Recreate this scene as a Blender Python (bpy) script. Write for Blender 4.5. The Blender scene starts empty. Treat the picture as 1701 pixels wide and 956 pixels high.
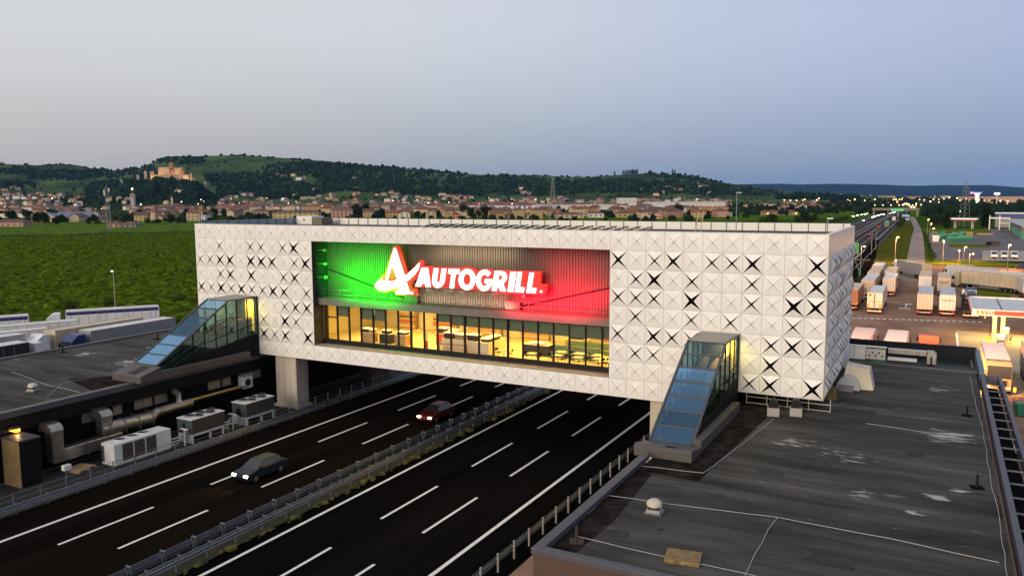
import bpy, bmesh, math, random
import numpy as np
from mathutils import Vector, Matrix
random.seed(7)
rng = np.random.default_rng(11)
sc = bpy.context.scene
col = sc.collection
PI = math.pi

# ------------------------------------------------------------------ camera
YAW, PITCH, ROLL, FPX, PW_, PH_ = 0.492, 0.1132, -0.0044, 1327.5, 1701, 956
CAM = np.array([71.3766, -60.352, 21.764])
_cy, _sy, _cp, _sp = math.cos(YAW), math.sin(YAW), math.cos(PITCH), math.sin(PITCH)
_f = np.array([-_sy*_cp, _cy*_cp, -_sp]); _r0 = np.array([_cy, _sy, 0.]); _u0 = np.cross(_r0, _f)
_r = math.cos(ROLL)*_r0 + math.sin(ROLL)*_u0
_u = -math.sin(ROLL)*_r0 + math.cos(ROLL)*_u0
cd = bpy.data.cameras.new('camera'); cam = bpy.data.objects.new('camera', cd); col.objects.link(cam)
cd.sensor_width = 36; cd.lens = FPX/PW_*36; cd.clip_start = 0.5; cd.clip_end = 60000
M = Matrix.Identity(4)
for i in range(3):
    M[i][0] = _r[i]; M[i][1] = _u[i]; M[i][2] = -_f[i]; M[i][3] = CAM[i]
cam.matrix_world = M
sc.camera = cam

def ray(px, py):
    return _r*((px-PW_/2)/FPX) - _u*((py-PH_/2)/FPX) + _f
def P(px, py, z=0.):
    """point of the horizontal plane z seen at a photo pixel"""
    d = ray(px, py); t = (z-CAM[2])/d[2]; p = CAM+t*d; return Vector(p)
def PD(px, py, w):
    """point at depth w along the view"""
    return Vector(CAM+w*ray(px, py))
def PG(px, w, z=0.):
    """point at depth w and height z in the column px"""
    u = (px-PW_/2)/FPX
    v = ((z-CAM[2])/w - _r[2]*u - _f[2])/_u[2]
    return Vector(CAM+w*(_r*u+_u*v+_f))

# ------------------------------------------------------------------ world, sun, exposure
SUN_EL, SUN_AZ = math.radians(13), math.radians(-97)    # direction towards the sun (az from +X)
world = bpy.data.worlds.new('World'); sc.world = world; world.use_nodes = True
nt = world.node_tree; nt.nodes.clear(); N = nt.nodes.new; L = nt.links.new
out = N('ShaderNodeOutputWorld'); bg = N('ShaderNodeBackground'); L(bg.outputs[0], out.inputs[0])
sky = N('ShaderNodeTexSky'); sky.sky_type = 'NISHITA'; sky.sun_disc = False
sky.sun_elevation = SUN_EL; sky.sun_rotation = math.radians(90)-SUN_AZ
sky.air_density = 1.2; sky.dust_density = 2.5; sky.ozone_density = 1.5
bg2 = N('ShaderNodeBackground'); add = N('ShaderNodeAddShader')
L(sky.outputs[0], bg.inputs[0]); bg.inputs[1].default_value = 0.012
tc = N('ShaderNodeTexCoord')
dot = N('ShaderNodeVectorMath'); dot.operation = 'DOT_PRODUCT'; L(tc.outputs['Generated'], dot.inputs[0])
dot.inputs[1].default_value = (-_cy, -_sy, 0)
mr = N('ShaderNodeMapRange'); L(dot.outputs['Value'], mr.inputs[0])
mr.inputs[1].default_value = -1; mr.inputs[2].default_value = 1
def ramp(stops):
    r = N('ShaderNodeValToRGB'); e = r.color_ramp.elements
    while len(e) < len(stops): e.new(0.5)
    for k, (p_, c_) in enumerate(stops): e[k].position = p_; e[k].color = (*c_, 1)
    L(mr.outputs[0], r.inputs[0]); return r
hor = ramp([(0.0, (.30, .35, .47)), (.24, (.22, .315, .49)), (.38, (.245, .325, .465)), (.5, (.30, .36, .46)), (.62, (.40, .40, .42)), (.76, (.50, .46, .46)), (1, (.56, .50, .46))])
zen = ramp([(0.0, (.42, .47, .57)), (.24, (.43, .49, .70)), (.38, (.52, .57, .72)), (.5, (.61, .64, .72)), (.62, (.66, .675, .71)), (.76, (.69, .70, .715)), (1, (.66, .63, .62))])
sep = N('ShaderNodeSeparateXYZ'); L(tc.outputs['Generated'], sep.inputs[0])
mz = N('ShaderNodeMapRange'); mz.interpolation_type = 'SMOOTHSTEP'; L(sep.outputs[2], mz.inputs[0])
mz.inputs[1].default_value = -0.02; mz.inputs[2].default_value = 0.21
mix = N('ShaderNodeMix'); mix.data_type = 'RGBA'
L(mz.outputs[0], mix.inputs[0]); L(hor.outputs[0], mix.inputs[6]); L(zen.outputs[0], mix.inputs[7])
# faint uneven cloud veil
cn = N('ShaderNodeTexNoise'); cn.inputs['Scale'].default_value = 2.2; cn.inputs['Detail'].default_value = 5
cmap = N('ShaderNodeMapping'); cmap.inputs['Scale'].default_value = (1, 1, 5); L(tc.outputs['Generated'], cmap.inputs[0]); L(cmap.outputs[0], cn.inputs[0])
cm = N('ShaderNodeMapRange'); L(cn.outputs[0], cm.inputs[0]); cm.inputs[1].default_value = .3; cm.inputs[2].default_value = .7; cm.inputs[3].default_value = .985; cm.inputs[4].default_value = 1.02
mul = N('ShaderNodeMix'); mul.data_type = 'RGBA'; mul.blend_type = 'MULTIPLY'; mul.inputs[0].default_value = 1
L(mix.outputs[2], mul.inputs[6]); L(cm.outputs[0], mul.inputs[7])
L(mul.outputs[2], bg2.inputs[0]); bg2.inputs[1].default_value = 0.965
L(bg.outputs[0], add.inputs[0]); L(bg2.outputs[0], add.inputs[1]); L(add.outputs[0], out.inputs[0])

sl = bpy.data.lights.new('sun', 'SUN'); so = bpy.data.objects.new('sun', sl); col.objects.link(so)
sl.energy = 2.75; sl.angle = math.radians(35); sl.color = (1, .85, .68)
sd = Vector((math.cos(SUN_EL)*math.cos(SUN_AZ), math.cos(SUN_EL)*math.sin(SUN_AZ), math.sin(SUN_EL)))
so.rotation_euler = sd.to_track_quat('Z', 'Y').to_euler(); so.location = (60, -120, 80)

vs = sc.view_settings; vs.view_transform = 'Standard'; vs.look = 'None'; vs.exposure = 0; vs.gamma = 1
sc.render.engine = 'CYCLES'
cy = sc.cycles
cy.use_denoising = True; cy.use_adaptive_sampling = True; cy.adaptive_threshold = 0.02
cy.max_bounces = 6; cy.diffuse_bounces = 3; cy.glossy_bounces = 3; cy.transmission_bounces = 4; cy.transparent_max_bounces = 12; cy.volume_bounces = 0
cy.sample_clamp_indirect = 4; cy.caustics_reflective = False; cy.caustics_refractive = False

# ------------------------------------------------------------------ helpers
def tag(o, label=None, cat=None, group=None, kind=None):
    if label: o['label'] = label
    if cat: o['category'] = cat
    if group: o['group'] = group
    if kind: o['kind'] = kind
    return o
def empty(name, loc, rz=0, label=None, cat=None, group=None):
    o = bpy.data.objects.new(name, None); col.objects.link(o)
    o.location = loc; o.rotation_euler = (0, 0, rz); o.empty_display_size = .3
    return tag(o, label, cat, group)
def copy_tree(o, parent=None):
    c = o.copy(); col.objects.link(c); c.parent = parent
    for ch in list(o.children): copy_tree(ch, c)
    return c
class MB:
    """collects faces for ONE mesh"""
    def __init__(s): s.v = []; s.f = []; s.m = []
    def add(s, vs, fs, m=0, X=None):
        n = len(s.v)
        s.v += [tuple(X @ Vector(p)) if X is not None else tuple(p) for p in vs]
        s.f += [tuple(i+n for i in f) for f in fs]; s.m += [m]*len(fs); return s
    def quad(s, a, b, c, d, m=0): return s.add([a, b, c, d], [(0, 1, 2, 3)], m)
    def box(s, x0, x1, y0, y1, z0, z1, m=0, X=None, top=None):
        vs = [(x0, y0, z0), (x1, y0, z0), (x1, y1, z0), (x0, y1, z0), (x0, y0, z1), (x1, y0, z1), (x1, y1, z1), (x0, y1, z1)]
        s.add(vs, [(0, 3, 2, 1), (0, 1, 5, 4), (1, 2, 6, 5), (2, 3, 7, 6), (3, 0, 4, 7)], m, X)
        n = len(s.v)-8; s.f.append((n+4, n+5, n+6, n+7)); s.m.append(m if top is None else top); return s
    def prism(s, poly, axis, a, b, m=0, X=None):
        """poly in the two other axes (order xy / xz / yz), extruded along axis from a to b"""
        def p3(p, t):
            return {'x': (t, p[0], p[1]), 'y': (p[0], t, p[1]), 'z': (p[0], p[1], t)}[axis]
        n = len(poly); vs = [p3(p, a) for p in poly]+[p3(p, b) for p in poly]
        fs = [tuple(range(n))[::-1], tuple(range(n, 2*n))]+[(i, (i+1) % n, n+(i+1) % n, n+i) for i in range(n)]
        return s.add(vs, fs, m, X)
    def tube(s, pts, r, seg=8, m=0, cap=True):
        pts = [Vector(p) for p in pts]; rs = r if isinstance(r, (list, tuple)) else [r]*len(pts)
        n0 = len(s.v); up0 = None
        for i, p in enumerate(pts):
            d = (pts[min(i+1, len(pts)-1)]-pts[max(i-1, 0)]).normalized()
            a = d.cross(Vector((0, 0, 1)))
            if a.length < .05: a = Vector((1, 0, 0))
            a.normalize(); b = d.cross(a).normalized()
            for k in range(seg):
                t = 2*PI*k/seg; s.v.append(tuple(p+(a*math.cos(t)+b*math.sin(t))*rs[i]))
        for i in range(len(pts)-1):
            for k in range(seg):
                A = n0+i*seg+k; B = n0+i*seg+(k+1) % seg
                s.f.append((A, B, B+seg, A+seg)); s.m.append(m)
        if cap:
            s.f.append(tuple(range(n0, n0+seg))); s.m.append(m)
            e = n0+(len(pts)-1)*seg; s.f.append(tuple(range(e, e+seg))[::-1]); s.m.append(m)
        return s
    def disc(s, c, r, axis='x', w=.1, seg=20, m=0, r2=None):
        c = Vector(c); d = {'x': Vector((1, 0, 0)), 'y': Vector((0, 1, 0)), 'z': Vector((0, 0, 1))}[axis]
        return s.tube([c-d*w/2, c+d*w/2], [r, r if r2 is None else r2], seg, m)
    def blob(s, c, r, m=0, sub=1, jit=.25):
        vs, fs = ICO[sub]
        j = 1+(rng.random(len(vs))-.5)*2*jit
        V = vs*j[:, None]*np.array(r)+np.array(c)
        n = len(s.v); s.v += [tuple(p) for p in V]; s.f += [tuple(int(i)+n for i in f) for f in fs]; s.m += [m]*len(fs)
        return s
    def build(s, name, mats, parent=None, smooth=False, bevel=0, fix=True):
        me = bpy.data.meshes.new(name); me.from_pydata(s.v, [], s.f); me.update()
        if not isinstance(mats, (list, tuple)): mats = [mats]
        for m in mats: me.materials.append(m)
        me.polygons.foreach_set('material_index', s.m)
        if fix and len(s.f) < 60000:
            b = bmesh.new(); b.from_mesh(me); bmesh.ops.recalc_face_normals(b, faces=b.faces); b.to_mesh(me); b.free()
        if smooth: me.polygons.foreach_set('use_smooth', [True]*len(me.polygons))
        o = bpy.data.objects.new(name, me); col.objects.link(o); o.parent = parent
        if bevel:
            mo = o.modifiers.new('bevel', 'BEVEL'); mo.width = bevel; mo.segments = 2; mo.limit_method = 'ANGLE'
        return o
def _ico(sub):
    b = bmesh.new(); bmesh.ops.create_icosphere(b, subdivisions=sub, radius=1)
    b.verts.ensure_lookup_table()
    r = (np.array([tuple(v.co) for v in b.verts]), np.array([[v.index for v in f.verts] for f in b.faces])); b.free(); return r
ICO = {1: _ico(1), 2: _ico(2), 3: _ico(3)}

MATS = {}
HAZE = 2.2e-5
def mat(name, c, rough=.7, metal=0., var=0., scale=1., c2=None, bump=0., bscale=None, spec=.5, emit=None, es=0., coord='Object', stretch=None):
    if name in MATS: return MATS[name]
    m = bpy.data.materials.new(name); m.use_nodes = True; t = m.node_tree; b = t.nodes['Principled BSDF']
    b.inputs['Base Color'].default_value = (*c, 1); b.inputs['Roughness'].default_value = rough; b.inputs['Metallic'].default_value = metal
    b.inputs['Specular IOR Level'].default_value = spec
    if emit: b.inputs['Emission Color'].default_value = (*emit, 1); b.inputs['Emission Strength'].default_value = es
    if var or c2 or bump:
        tc = t.nodes.new('ShaderNodeTexCoord'); src = tc.outputs['Object']
        if coord == 'World':
            g = t.nodes.new('ShaderNodeNewGeometry'); src = g.outputs['Position']
        if stretch:
            mp = t.nodes.new('ShaderNodeMapping'); mp.inputs['Scale'].default_value = stretch; t.links.new(src, mp.inputs[0]); src = mp.outputs[0]
        n = t.nodes.new('ShaderNodeTexNoise'); n.inputs['Scale'].default_value = scale; n.inputs['Detail'].default_value = 6; n.inputs['Roughness'].default_value = .65
        t.links.new(src, n.inputs['Vector'])
        if var or c2:
            r = t.nodes.new('ShaderNodeValToRGB'); e = r.color_ramp.elements
            ca = tuple(max(0, x*(1-var)) for x in c); cb = c2 if c2 else tuple(min(1, x*(1+var)) for x in c)
            e[0].position = .32; e[0].color = (*ca, 1); e[1].position = .68; e[1].color = (*cb, 1)
            t.links.new(n.outputs[0], r.inputs[0]); t.links.new(r.outputs[0], b.inputs['Base Color'])
        if bump:
            bm_ = t.nodes.new('ShaderNodeBump'); bm_.inputs['Strength'].default_value = bump; bm_.inputs['Distance'].default_value = .05
            if bscale:
                n2 = t.nodes.new('ShaderNodeTexNoise'); n2.inputs['Scale'].default_value = bscale; n2.inputs['Detail'].default_value = 5; t.links.new(src, n2.inputs['Vector'])
                t.links.new(n2.outputs[0], bm_.inputs['Height'])
            else: t.links.new(n.outputs[0], bm_.inputs['Height'])
            t.links.new(bm_.outputs[0], b.inputs['Normal'])
    MATS[name] = m; return m
def emis(name, c, s):
    return mat(name, tuple(min(1, x) for x in c), .5, emit=c, es=s)
def glass(name, tint, refl=.12, gcol=(1, 1, 1), rough=.02):
    if name in MATS: return MATS[name]
    m = bpy.data.materials.new(name); m.use_nodes = True; t = m.node_tree; t.nodes.clear()
    o = t.nodes.new('ShaderNodeOutputMaterial'); mx = t.nodes.new('ShaderNodeMixShader'); tr = t.nodes.new('ShaderNodeBsdfTransparent'); gl = t.nodes.new('ShaderNodeBsdfGlossy')
    tr.inputs[0].default_value = (*tint, 1); gl.inputs[0].default_value = (*gcol, 1); gl.inputs['Roughness'].default_value = rough
    lw = t.nodes.new('ShaderNodeLayerWeight'); lw.inputs[0].default_value = .25
    mr = t.nodes.new('ShaderNodeMapRange'); mr.inputs[3].default_value = refl; mr.inputs[4].default_value = min(1, refl+.5)
    t.links.new(lw.outputs['Fresnel'], mr.inputs[0]); t.links.new(mr.outputs[0], mx.inputs[0])
    t.links.new(tr.outputs[0], mx.inputs[1]); t.links.new(gl.outputs[0], mx.inputs[2]); t.links.new(mx.outputs[0], o.inputs[0])
    MATS[name] = m; return m
def lamp(kind, loc, energy, color, parent=None, size=.3, target=None, spot=1.6, blend=.6, sy=None, name='lamp_light'):
    l = bpy.data.lights.new(name, kind); l.energy = energy; l.color = color
    if kind == 'AREA':
        l.size = size
        if sy: l.shape = 'RECTANGLE'; l.size_y = sy
    else: l.shadow_soft_size = size
    if kind == 'SPOT': l.spot_size = spot; l.spot_blend = blend
    o = bpy.data.objects.new(name, l); col.objects.link(o); o.parent = parent; o.location = loc
    if target is not None: o.rotation_euler = (Vector(loc)-Vector(target)).to_track_quat('Z', 'Y').to_euler()
    return o

# ------------------------------------------------------------------ materials
ASPH = mat('asphalt_dark', (.0045, .0038, .0033), .85, var=.3, c2=(.0125, .0085, .0058), scale=.55, coord='World', stretch=(1, .03, 1), bump=.15, bscale=14, spec=.0)
ASPH2 = mat('asphalt_grey', (.0040, .0036, .0033), .85, var=.3, c2=(.0085, .0070, .0060), scale=.5, coord='World', stretch=(1, .035, 1), bump=.15, bscale=14, spec=.0)
ASPH3 = mat('asphalt_sheen', (.036, .028, .027), .85, var=.35, scale=.5, coord='World', stretch=(1, .04, 1), spec=.05)  # far road: sky sheen at grazing angles put into a paler colour
LOT = mat('asphalt_lot', (.27, .17, .12), .85, var=.28, scale=.16, coord='World', bump=.1, bscale=6, spec=.0)
PAVE = mat('paving_lot', (.16, .15, .155), .85, var=.2, scale=.12, coord='World', spec=.0)
CONC = mat('concrete_pad', (.36, .32, .28), .85, var=.2, scale=.2, coord='World', spec=.0)
PAINT = mat('road_paint', (.72, .70, .66), .7, var=.14, scale=3, coord='World')
VERGE = mat('verge_grass', (.075, .078, .010), .95, var=.45, scale=.22, coord='World', bump=.4, bscale=2, spec=.0)
LAWN = mat('lawn_grass', (.10, .125, .014), .95, var=.3, scale=.25, coord='World', bump=.3, bscale=2, spec=.0)
FIELD = mat('field_green', (.036, .068, .007), .95, var=.32, scale=.035, coord='World', bump=.5, bscale=.6, spec=.0)
FIELD2 = mat('field_bright', (.062, .115, .007), .95, var=.22, scale=.02, coord='World', bump=.4, bscale=.4, spec=.0)
PLAIN = mat('plain_green', (.022, .036, .011), .95, var=.5, scale=.004, coord='World', c2=(.045, .062, .016), spec=.0)
WHITE = mat('cladding_white', (.74, .70, .655), .42, coord='World', var=.055, scale=.9, c2=(.80, .77, .73), stretch=(1.3, 1.3, .22), spec=.4)
DARKB = mat('void_dark', (.006, .006, .0065), .9, spec=.02)
BLACK = mat('black_frame', (.009, .009, .010), .5, spec=.2)
ROOFM = mat('roof_membrane', (.095, .093, .088), .8, var=.3, scale=.25, coord='World', stretch=(.35, 1.6, 1), bump=.12, bscale=5, spec=.25)
GALV = mat('galvanised_steel', (.15, .165, .19), .45, metal=.6, var=.2, scale=2)
STEEL = mat('dark_steel', (.085, .085, .09), .5, metal=.4)
CONCR = mat('pier_concrete', (.46, .40, .32), .85, var=.28, scale=.8, stretch=(1.6, 1.6, .14), bump=.15, bscale=5)
WALLB = mat('black_cladding', (.007, .0075, .009), .6, spec=.12, var=.2, scale=.6)
GREYM = mat('grey_metal', (.16, .17, .18), .5, metal=.3)
RUBBER = mat('rubber', (.010, .010, .010), .8, spec=.1)
GLAZ = glass('clear_glass', (.93, .93, .90), .03)
# ================================================================== SETTING
def off(y):
    t = max(0., y-160); return -.0165*t*t/(t+60)
def strip(mb, x0, x1, ys, z, m=0):
    for a, b in zip(ys[:-1], ys[1:]):
        mb.quad((x0+off(a), a, z), (x1+off(a), a, z), (x1+off(b), b, z), (x0+off(b), b, z), m)
YS = [-130, 0, 100]+[160+20*k for k in range(0, 40)]+[1000, 1150, 1400]
g = MB(); nseg = 96
g.add([(17500*math.cos(2*PI*k/nseg), 17500*math.sin(2*PI*k/nseg), -.08) for k in range(nseg)], [tuple(range(nseg))])
tag(g.build('ground', PLAIN), kind='structure')
YN = [-130, 0, 40]; YF = [40]+YS[2:]
m = MB(); strip(m, 15.2, 31.2, YN, 0); tag(m.build('motorway_road', ASPH), kind='structure')
m = MB(); strip(m, 33.2, 50.2, YN, 0); tag(m.build('motorway_road', ASPH2), kind='structure')
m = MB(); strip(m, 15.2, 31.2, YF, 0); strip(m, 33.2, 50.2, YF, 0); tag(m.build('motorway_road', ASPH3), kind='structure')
m = MB(); m.box(8.8, 14.7, -90, 26, -.011, .0); tag(m.build('plant_yard_ground', mat('yard_dark', (.014, .013, .012), .9, var=.4, scale=.6, coord='World')), kind='structure')
m = MB(); strip(m, 31.2, 33.2, YS, .004); tag(m.build('median_strip', mat('median_soil', (.03, .028, .015), .95, var=.5, scale=.8, coord='World', c2=(.045, .040, .010))), kind='structure')
m = MB()
for x, w in ((19.3, .28), (30.75, .2), (34.45, .26), (46.3, .28)): strip(m, x-w/2, x+w/2, YS, .008)
def dashes(x, y0):
    y = y0-12.05*9
    while y < 700:
        if y > -130: strip(m, x-.11, x+.11, [y, y+7.0], .008)
        y += 12.05
dashes(23.0, -31.2); dashes(26.9, -29.8); dashes(38.65, -18.4); dashes(42.5, -19.)
tag(m.build('lane_markings', PAINT), kind='structure')
# far stretch of the exit lane beside the motorway
m = MB()
pts = [(50.2, 60), (53.6, 60), (54., 150), (50.5, 245), (46.5, 340), (41, 541)]
m.add([(50.2, 60, .012), (55.5, 60, .012), (55.2, 165, .012), (51.5, 250, .012), (45.2, 370, .012), (42.3, 370, .012), (46.2, 250, .012), (49.6, 165, .012)], [(0, 1, 2, 7), (7, 2, 3, 6), (6, 3, 4, 5)])
tag(m.build('exit_lane_road', ASPH), kind='structure')
# verges, service road, truck park, yards
m = MB(); m.add([(55.5, 60, -.02), (69.5, 60, -.02), (69.5, 226, -.02), (58., 530, -.02), (33, 1000, -.02), (31, 1000, -.02), (38.5, 600, -.02), (45.5, 370, -.02), (51.5, 250, -.02), (55.3, 165, -.02)], [tuple(range(10))])
tag(m.build('verge_ground', VERGE), kind='structure')
m = MB(); m.add([(61.4, 165, .0), (68.4, 165, .0), (67.3, 240, .0), (63.2, 423, .0), (60, 527, 0), (47, 860, 0), (42, 860, 0), (56.0, 527, 0), (58.3, 396, .0), (61.6, 248, .0)], [(0, 1, 2, 9), (9, 2, 3, 8), (8, 3, 4, 7), (7, 4, 5, 6)])
tag(m.build('service_road', mat('asphalt_service', (.20, .165, .14), .85, var=.25, scale=.12, coord='World', stretch=(.3, 1, 1))), kind='structure')
m = MB(); m.add([(50.3, -120, -.012), (140, -120, -.012), (140, 222, -.012), (70, 222, -.012), (57.5, 196, -.012), (55.6, 160, -.012), (50.3, 60, -.012)], [tuple(range(7))])
tag(m.build('truck_park_pavement', LOT), kind='structure')
m = MB(); m.add([(70, 246, .0), (140, 258, .0), (180, 560, .0), (98, 540, .0), (96.5, 462, 0), (66, 468, 0), (66, 420, 0), (69, 300, 0)], [tuple(range(8))])
tag(m.build('yard_pavement', PAVE), kind='structure')
m = MB(); m.add([(69.5, 224, .02), (140, 233, .02), (140, 240, .02), (94, 237, .02), (84, 249, .02), (69.5, 246, .02)], [(0, 1, 2, 3, 4, 5)])
m.add([(75, 322, .03), (89, 328, .03), (90.5, 340, .03), (89, 353, .03), (75, 350, .03)], [(0, 1, 2, 3, 4)])
m.add([(64, 468, .03), (96, 457, .03), (97, 540, .03), (60, 527, .03)], [(0, 1, 2, 3)])
m.add([tuple(P(a, b_, .01)) for a, b_ in ((1624, 476), (1684, 486), (1676, 494), (1618, 490))], [(0, 1, 2, 3)])
tag(m.build('lawn_ground', LAWN), kind='structure')
m = MB(); m.add([(84.2, 250, .03), (86.2, 304, .03), (140, 316, .03), (140, 258, .03)], [(0, 1, 2, 3)])
tag(m.build('van_parking_pavement', CONC), kind='structure')
m = MB()     # warm concrete apron at the pumps
m.add([(74.4, 40, .0), (110, 40, .0), (110, 86, .0), (74.4, 86, .0)], [(0, 1, 2, 3)])
tag(m.build('forecourt_pavement', mat('forecourt_concrete', (.33, .27, .18), .8, var=.2, scale=.25, coord='World')), kind='structure')
m = MB()
for k in range(21):
    t = k/20; a = Vector((58.4, 93.2, .006)).lerp(Vector((78.2, 97.9, .006)), t)
    m.quad(a+Vector((-.28, -.45, 0)), a+Vector((.3, -.38, 0)), a+Vector((.22, .5, 0)), a+Vector((-.36, .43, 0)))
m.box(74.25, 74.55, 55, 84, .001, .006)
# turn arrow and parking word on the lot
for i in range(5): m.box(65.0+.42*i, 65.28+.42*i, 110.0, 111.6, .0, .006)
m.box(65.9, 66.15, 113, 118.5, .0, .006); m.box(66.15, 67.0, 117.3, 118.3, .0, .006)
tag(m.build('parking_markings', PAINT), kind='structure')
m = MB(); m.add([(-62, -90, -.012), (15.2, -90, -.012), (15.2, 130, -.012), (10, 130, -.012), (-31, 47, -.012), (-64, 5, -.012), (-110, -55, -.012)], [tuple(range(7))])
tag(m.build('lorry_yard_pavement', mat('asphalt_yard', (.05, .046, .043), .85, var=.3, scale=.2, coord='World')), kind='structure')
m = MB(); m.box(14.7, 15.25, -130, 160, -.02, .1)
tag(m.build('kerb', mat('dirty_kerb', (.05, .042, .034), .9, var=.5, scale=.9, coord='World')), kind='structure')
# fields left of the motorway
A0 = P(0, 396); A1 = P(325, 388); fd = (A1-A0).normalized(); fn = Vector((fd.y, -fd.x, 0))
def fp(s, k): p = A0+fd*s+fn*k; return Vector((p.x, p.y, -.04))
m = MB(); m.add([fp(-500, 470), fp(900, 300), fp(900, 0), fp(-900, 0)], [(0, 1, 2, 3)]); tag(m.build('vineyard_ground', FIELD), kind='structure')
m = MB(); m.add([fp(-900, 0), fp(900, 0), fp(1500, -235), fp(-900, -315)], [(0, 1, 2, 3)]); tag(m.build('meadow_ground', FIELD2), kind='structure')
# ------------------------------------------------------------------ vine rows (nobody could count the vines)
def rows(name, k0, k1, step, h, wd, material, seg, sfun):
    vs = []; fs = []
    for k in np.arange(k0, k1, step):
        s0, s1 = sfun(k)
        if s1-s0 < 5: continue
        ss = np.arange(s0, s1, seg); n = len(ss)
        if n < 3: continue
        prof = [(-.5, 0.), (-.42, .7), (0, 1.0), (.42, .7), (.5, 0.)]
        b = len(vs)
        hh = h*(.62+.55*rng.random(n)); ww = wd*(.65+.7*rng.random(n)); sh = (rng.random(n)-.5)*.9
        for i, s in enumerate(ss):
            for (a, z) in prof:
                p = A0+fd*(s+(rng.random()-.5)*seg*.8)+fn*(k+sh[i]+a*ww[i]+(rng.random()-.5)*.35)
                vs.append((p.x, p.y, -.05+z*hh[i]*(.75+.5*rng.random())))
        for i in range(n-1):
            for j in range(4):
                q = b+i*5+j; fs.append((q, q+1, q+6, q+5))
    me = bpy.data.meshes.new(name); me.from_pydata(vs, [], fs); me.materials.append(material); me.update()
    o = bpy.data.objects.new(name, me); col.objects.link(o); return o
def vis(k, px0=-40, px1=345):
    def s_at(px):
        d = _r*((px-PW_/2)/FPX)+_f; d = Vector((d[0], d[1])).normalized()
        o = Vector((A0.x+fn.x*k-CAM[0], A0.y+fn.y*k-CAM[1])); f2 = Vector((fd.x, fd.y))
        # o + f2*s = d*t
        det = f2.x*(-d.y)+d.x*f2.y
        return (-o.x*(-d.y)-d.x*o.y)/det
    a, b = s_at(px0), s_at(px1); return min(a, b), max(a, b)
VINE = mat('vine_leaves', (.022, .050, .002), .95, var=.7, scale=.55, coord='World', c2=(.088, .135, .006), spec=.03)
LP0 = Vector((-63, 6, 0)); LN = Vector((-37, 29, 0)).normalized()
def vis2(k):
    a, b = vis(k); ss = [s for s in np.arange(a, b, 2.) if (A0+fd*s+fn*k-LP0).dot(LN) > 3.5]
    return (min(ss), max(ss)) if ss else (0, 0)
tag(rows('vineyard', 3, 440, 2.3, 1.25, 1.9, VINE, 1.15, vis2), 'dense green vine rows filling the field behind the lorries', 'vineyard', kind='stuff')
HEDGE = mat('hedge_leaves', (.010, .020, .005), .95, var=.5, scale=.5, coord='World')
tag(rows('ditch_scrub', -2.4, .5, 1.2, 1.7, 1.7, HEDGE, 1.4, vis), 'dark strip of scrub crossing the green fields', 'scrub', kind='stuff')
MEADOW = mat('meadow_leaves', (.062, .112, .004), .95, var=.4, scale=.12, coord='World', spec=.1)
tag(rows('crop_rows', -300, -6, 4.2, .9, 3., MEADOW, 3., lambda k: vis(k, -40, 500)), 'bright green crop rows in the flat field before the town', 'crop', kind='stuff')

# ------------------------------------------------------------------ hills
def lin(tab, x):
    return float(np.interp(x, [a for a, b in tab], [b for a, b in tab]))
CREST = [(-400, 270), (-120, 260), (0, 266), (60, 269), (100, 266.5), (130, 269), (150, 274), (190, 278), (215, 277), (235, 273), (250, 267), (265, 259), (280, 255), (330, 255), (400, 253), (450, 257), (500, 261), (560, 266), (600, 270), (650, 275), (700, 279), (750, 284), (800, 288), (850, 288), (900, 289), (950, 292), (985, 292), (1010, 290), (1060, 287), (1100, 287), (1130, 290), (1160, 294), (1190, 300), (1230, 307), (1270, 313), (1320, 318), (1400, 321.5), (1460, 325)]
W0, WR = 1900., 3300.
_nx = rng.random((40, 14))
def vnoise(a, b):
    i = int(math.floor(a)) % 39; j = int(math.floor(b)) % 13; u = a-math.floor(a); v = b-math.floor(b)
    u = u*u*(3-2*u); v = v*v*(3-2*v)
    return (_nx[i, j]*(1-u)+_nx[i+1, j]*u)*(1-v)+(_nx[i, j+1]*(1-u)+_nx[i+1, j+1]*u)*v
def hz(px, w):
    zc = max(0, 21.8+WR*(324.5-lin(CREST, px))/FPX)
    if px > 1440: zc *= max(0, 1-(px-1440)/80)
    s = (w-W0)/(WR-W0)
    if s <= 0: return -1.
    if s <= 1: b = .75*s+.25*s*s
    else: b = max(0, 1-(s-1)*.9)
    bump = (vnoise(px/55+20, s*5)-.5)*.16*min(1, zc/90)*math.sin(min(1, s)*PI)
    ter = .018*math.sin(s*38+px*.012)*min(1, zc/60)*math.sin(min(1, s)*PI)
    return zc*(b+bump+ter)-1*(1-min(1, s*8))
HM = bpy.data.materials.new('hillside'); HM.use_nodes = True
t = HM.node_tree; b = t.nodes['Principled BSDF']; b.inputs['Roughness'].default_value = .95; b.inputs['Specular IOR Level'].default_value = .05
gn = t.nodes.new('ShaderNodeNewGeometry')
n1 = t.nodes.new('ShaderNodeTexNoise'); n1.inputs['Scale'].default_value = .0045; n1.inputs['Detail'].default_value = 4
n2 = t.nodes.new('ShaderNodeTexNoise'); n2.inputs['Scale'].default_value = .04; n2.inputs['Detail'].default_value = 5
mp = t.nodes.new('ShaderNodeMapping'); mp.inputs['Scale'].default_value = (.25, .25, 3.2); wv = t.nodes.new('ShaderNodeTexWave'); wv.bands_direction = 'Z'; wv.inputs['Scale'].default_value = .045; wv.inputs['Distortion'].default_value = 3; wv.inputs['Detail'].default_value = 3
for x_ in (n1, n2): t.links.new(gn.outputs['Position'], x_.inputs['Vector'])
t.links.new(gn.outputs['Position'], mp.inputs[0]); t.links.new(mp.outputs[0], wv.inputs[0])
r1 = t.nodes.new('ShaderNodeValToRGB'); e = r1.color_ramp.elements
e[0].position = .36; e[0].color = (.022, .046, .012, 1); e[1].position = .6; e[1].color = (.085, .135, .030, 1)
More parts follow.
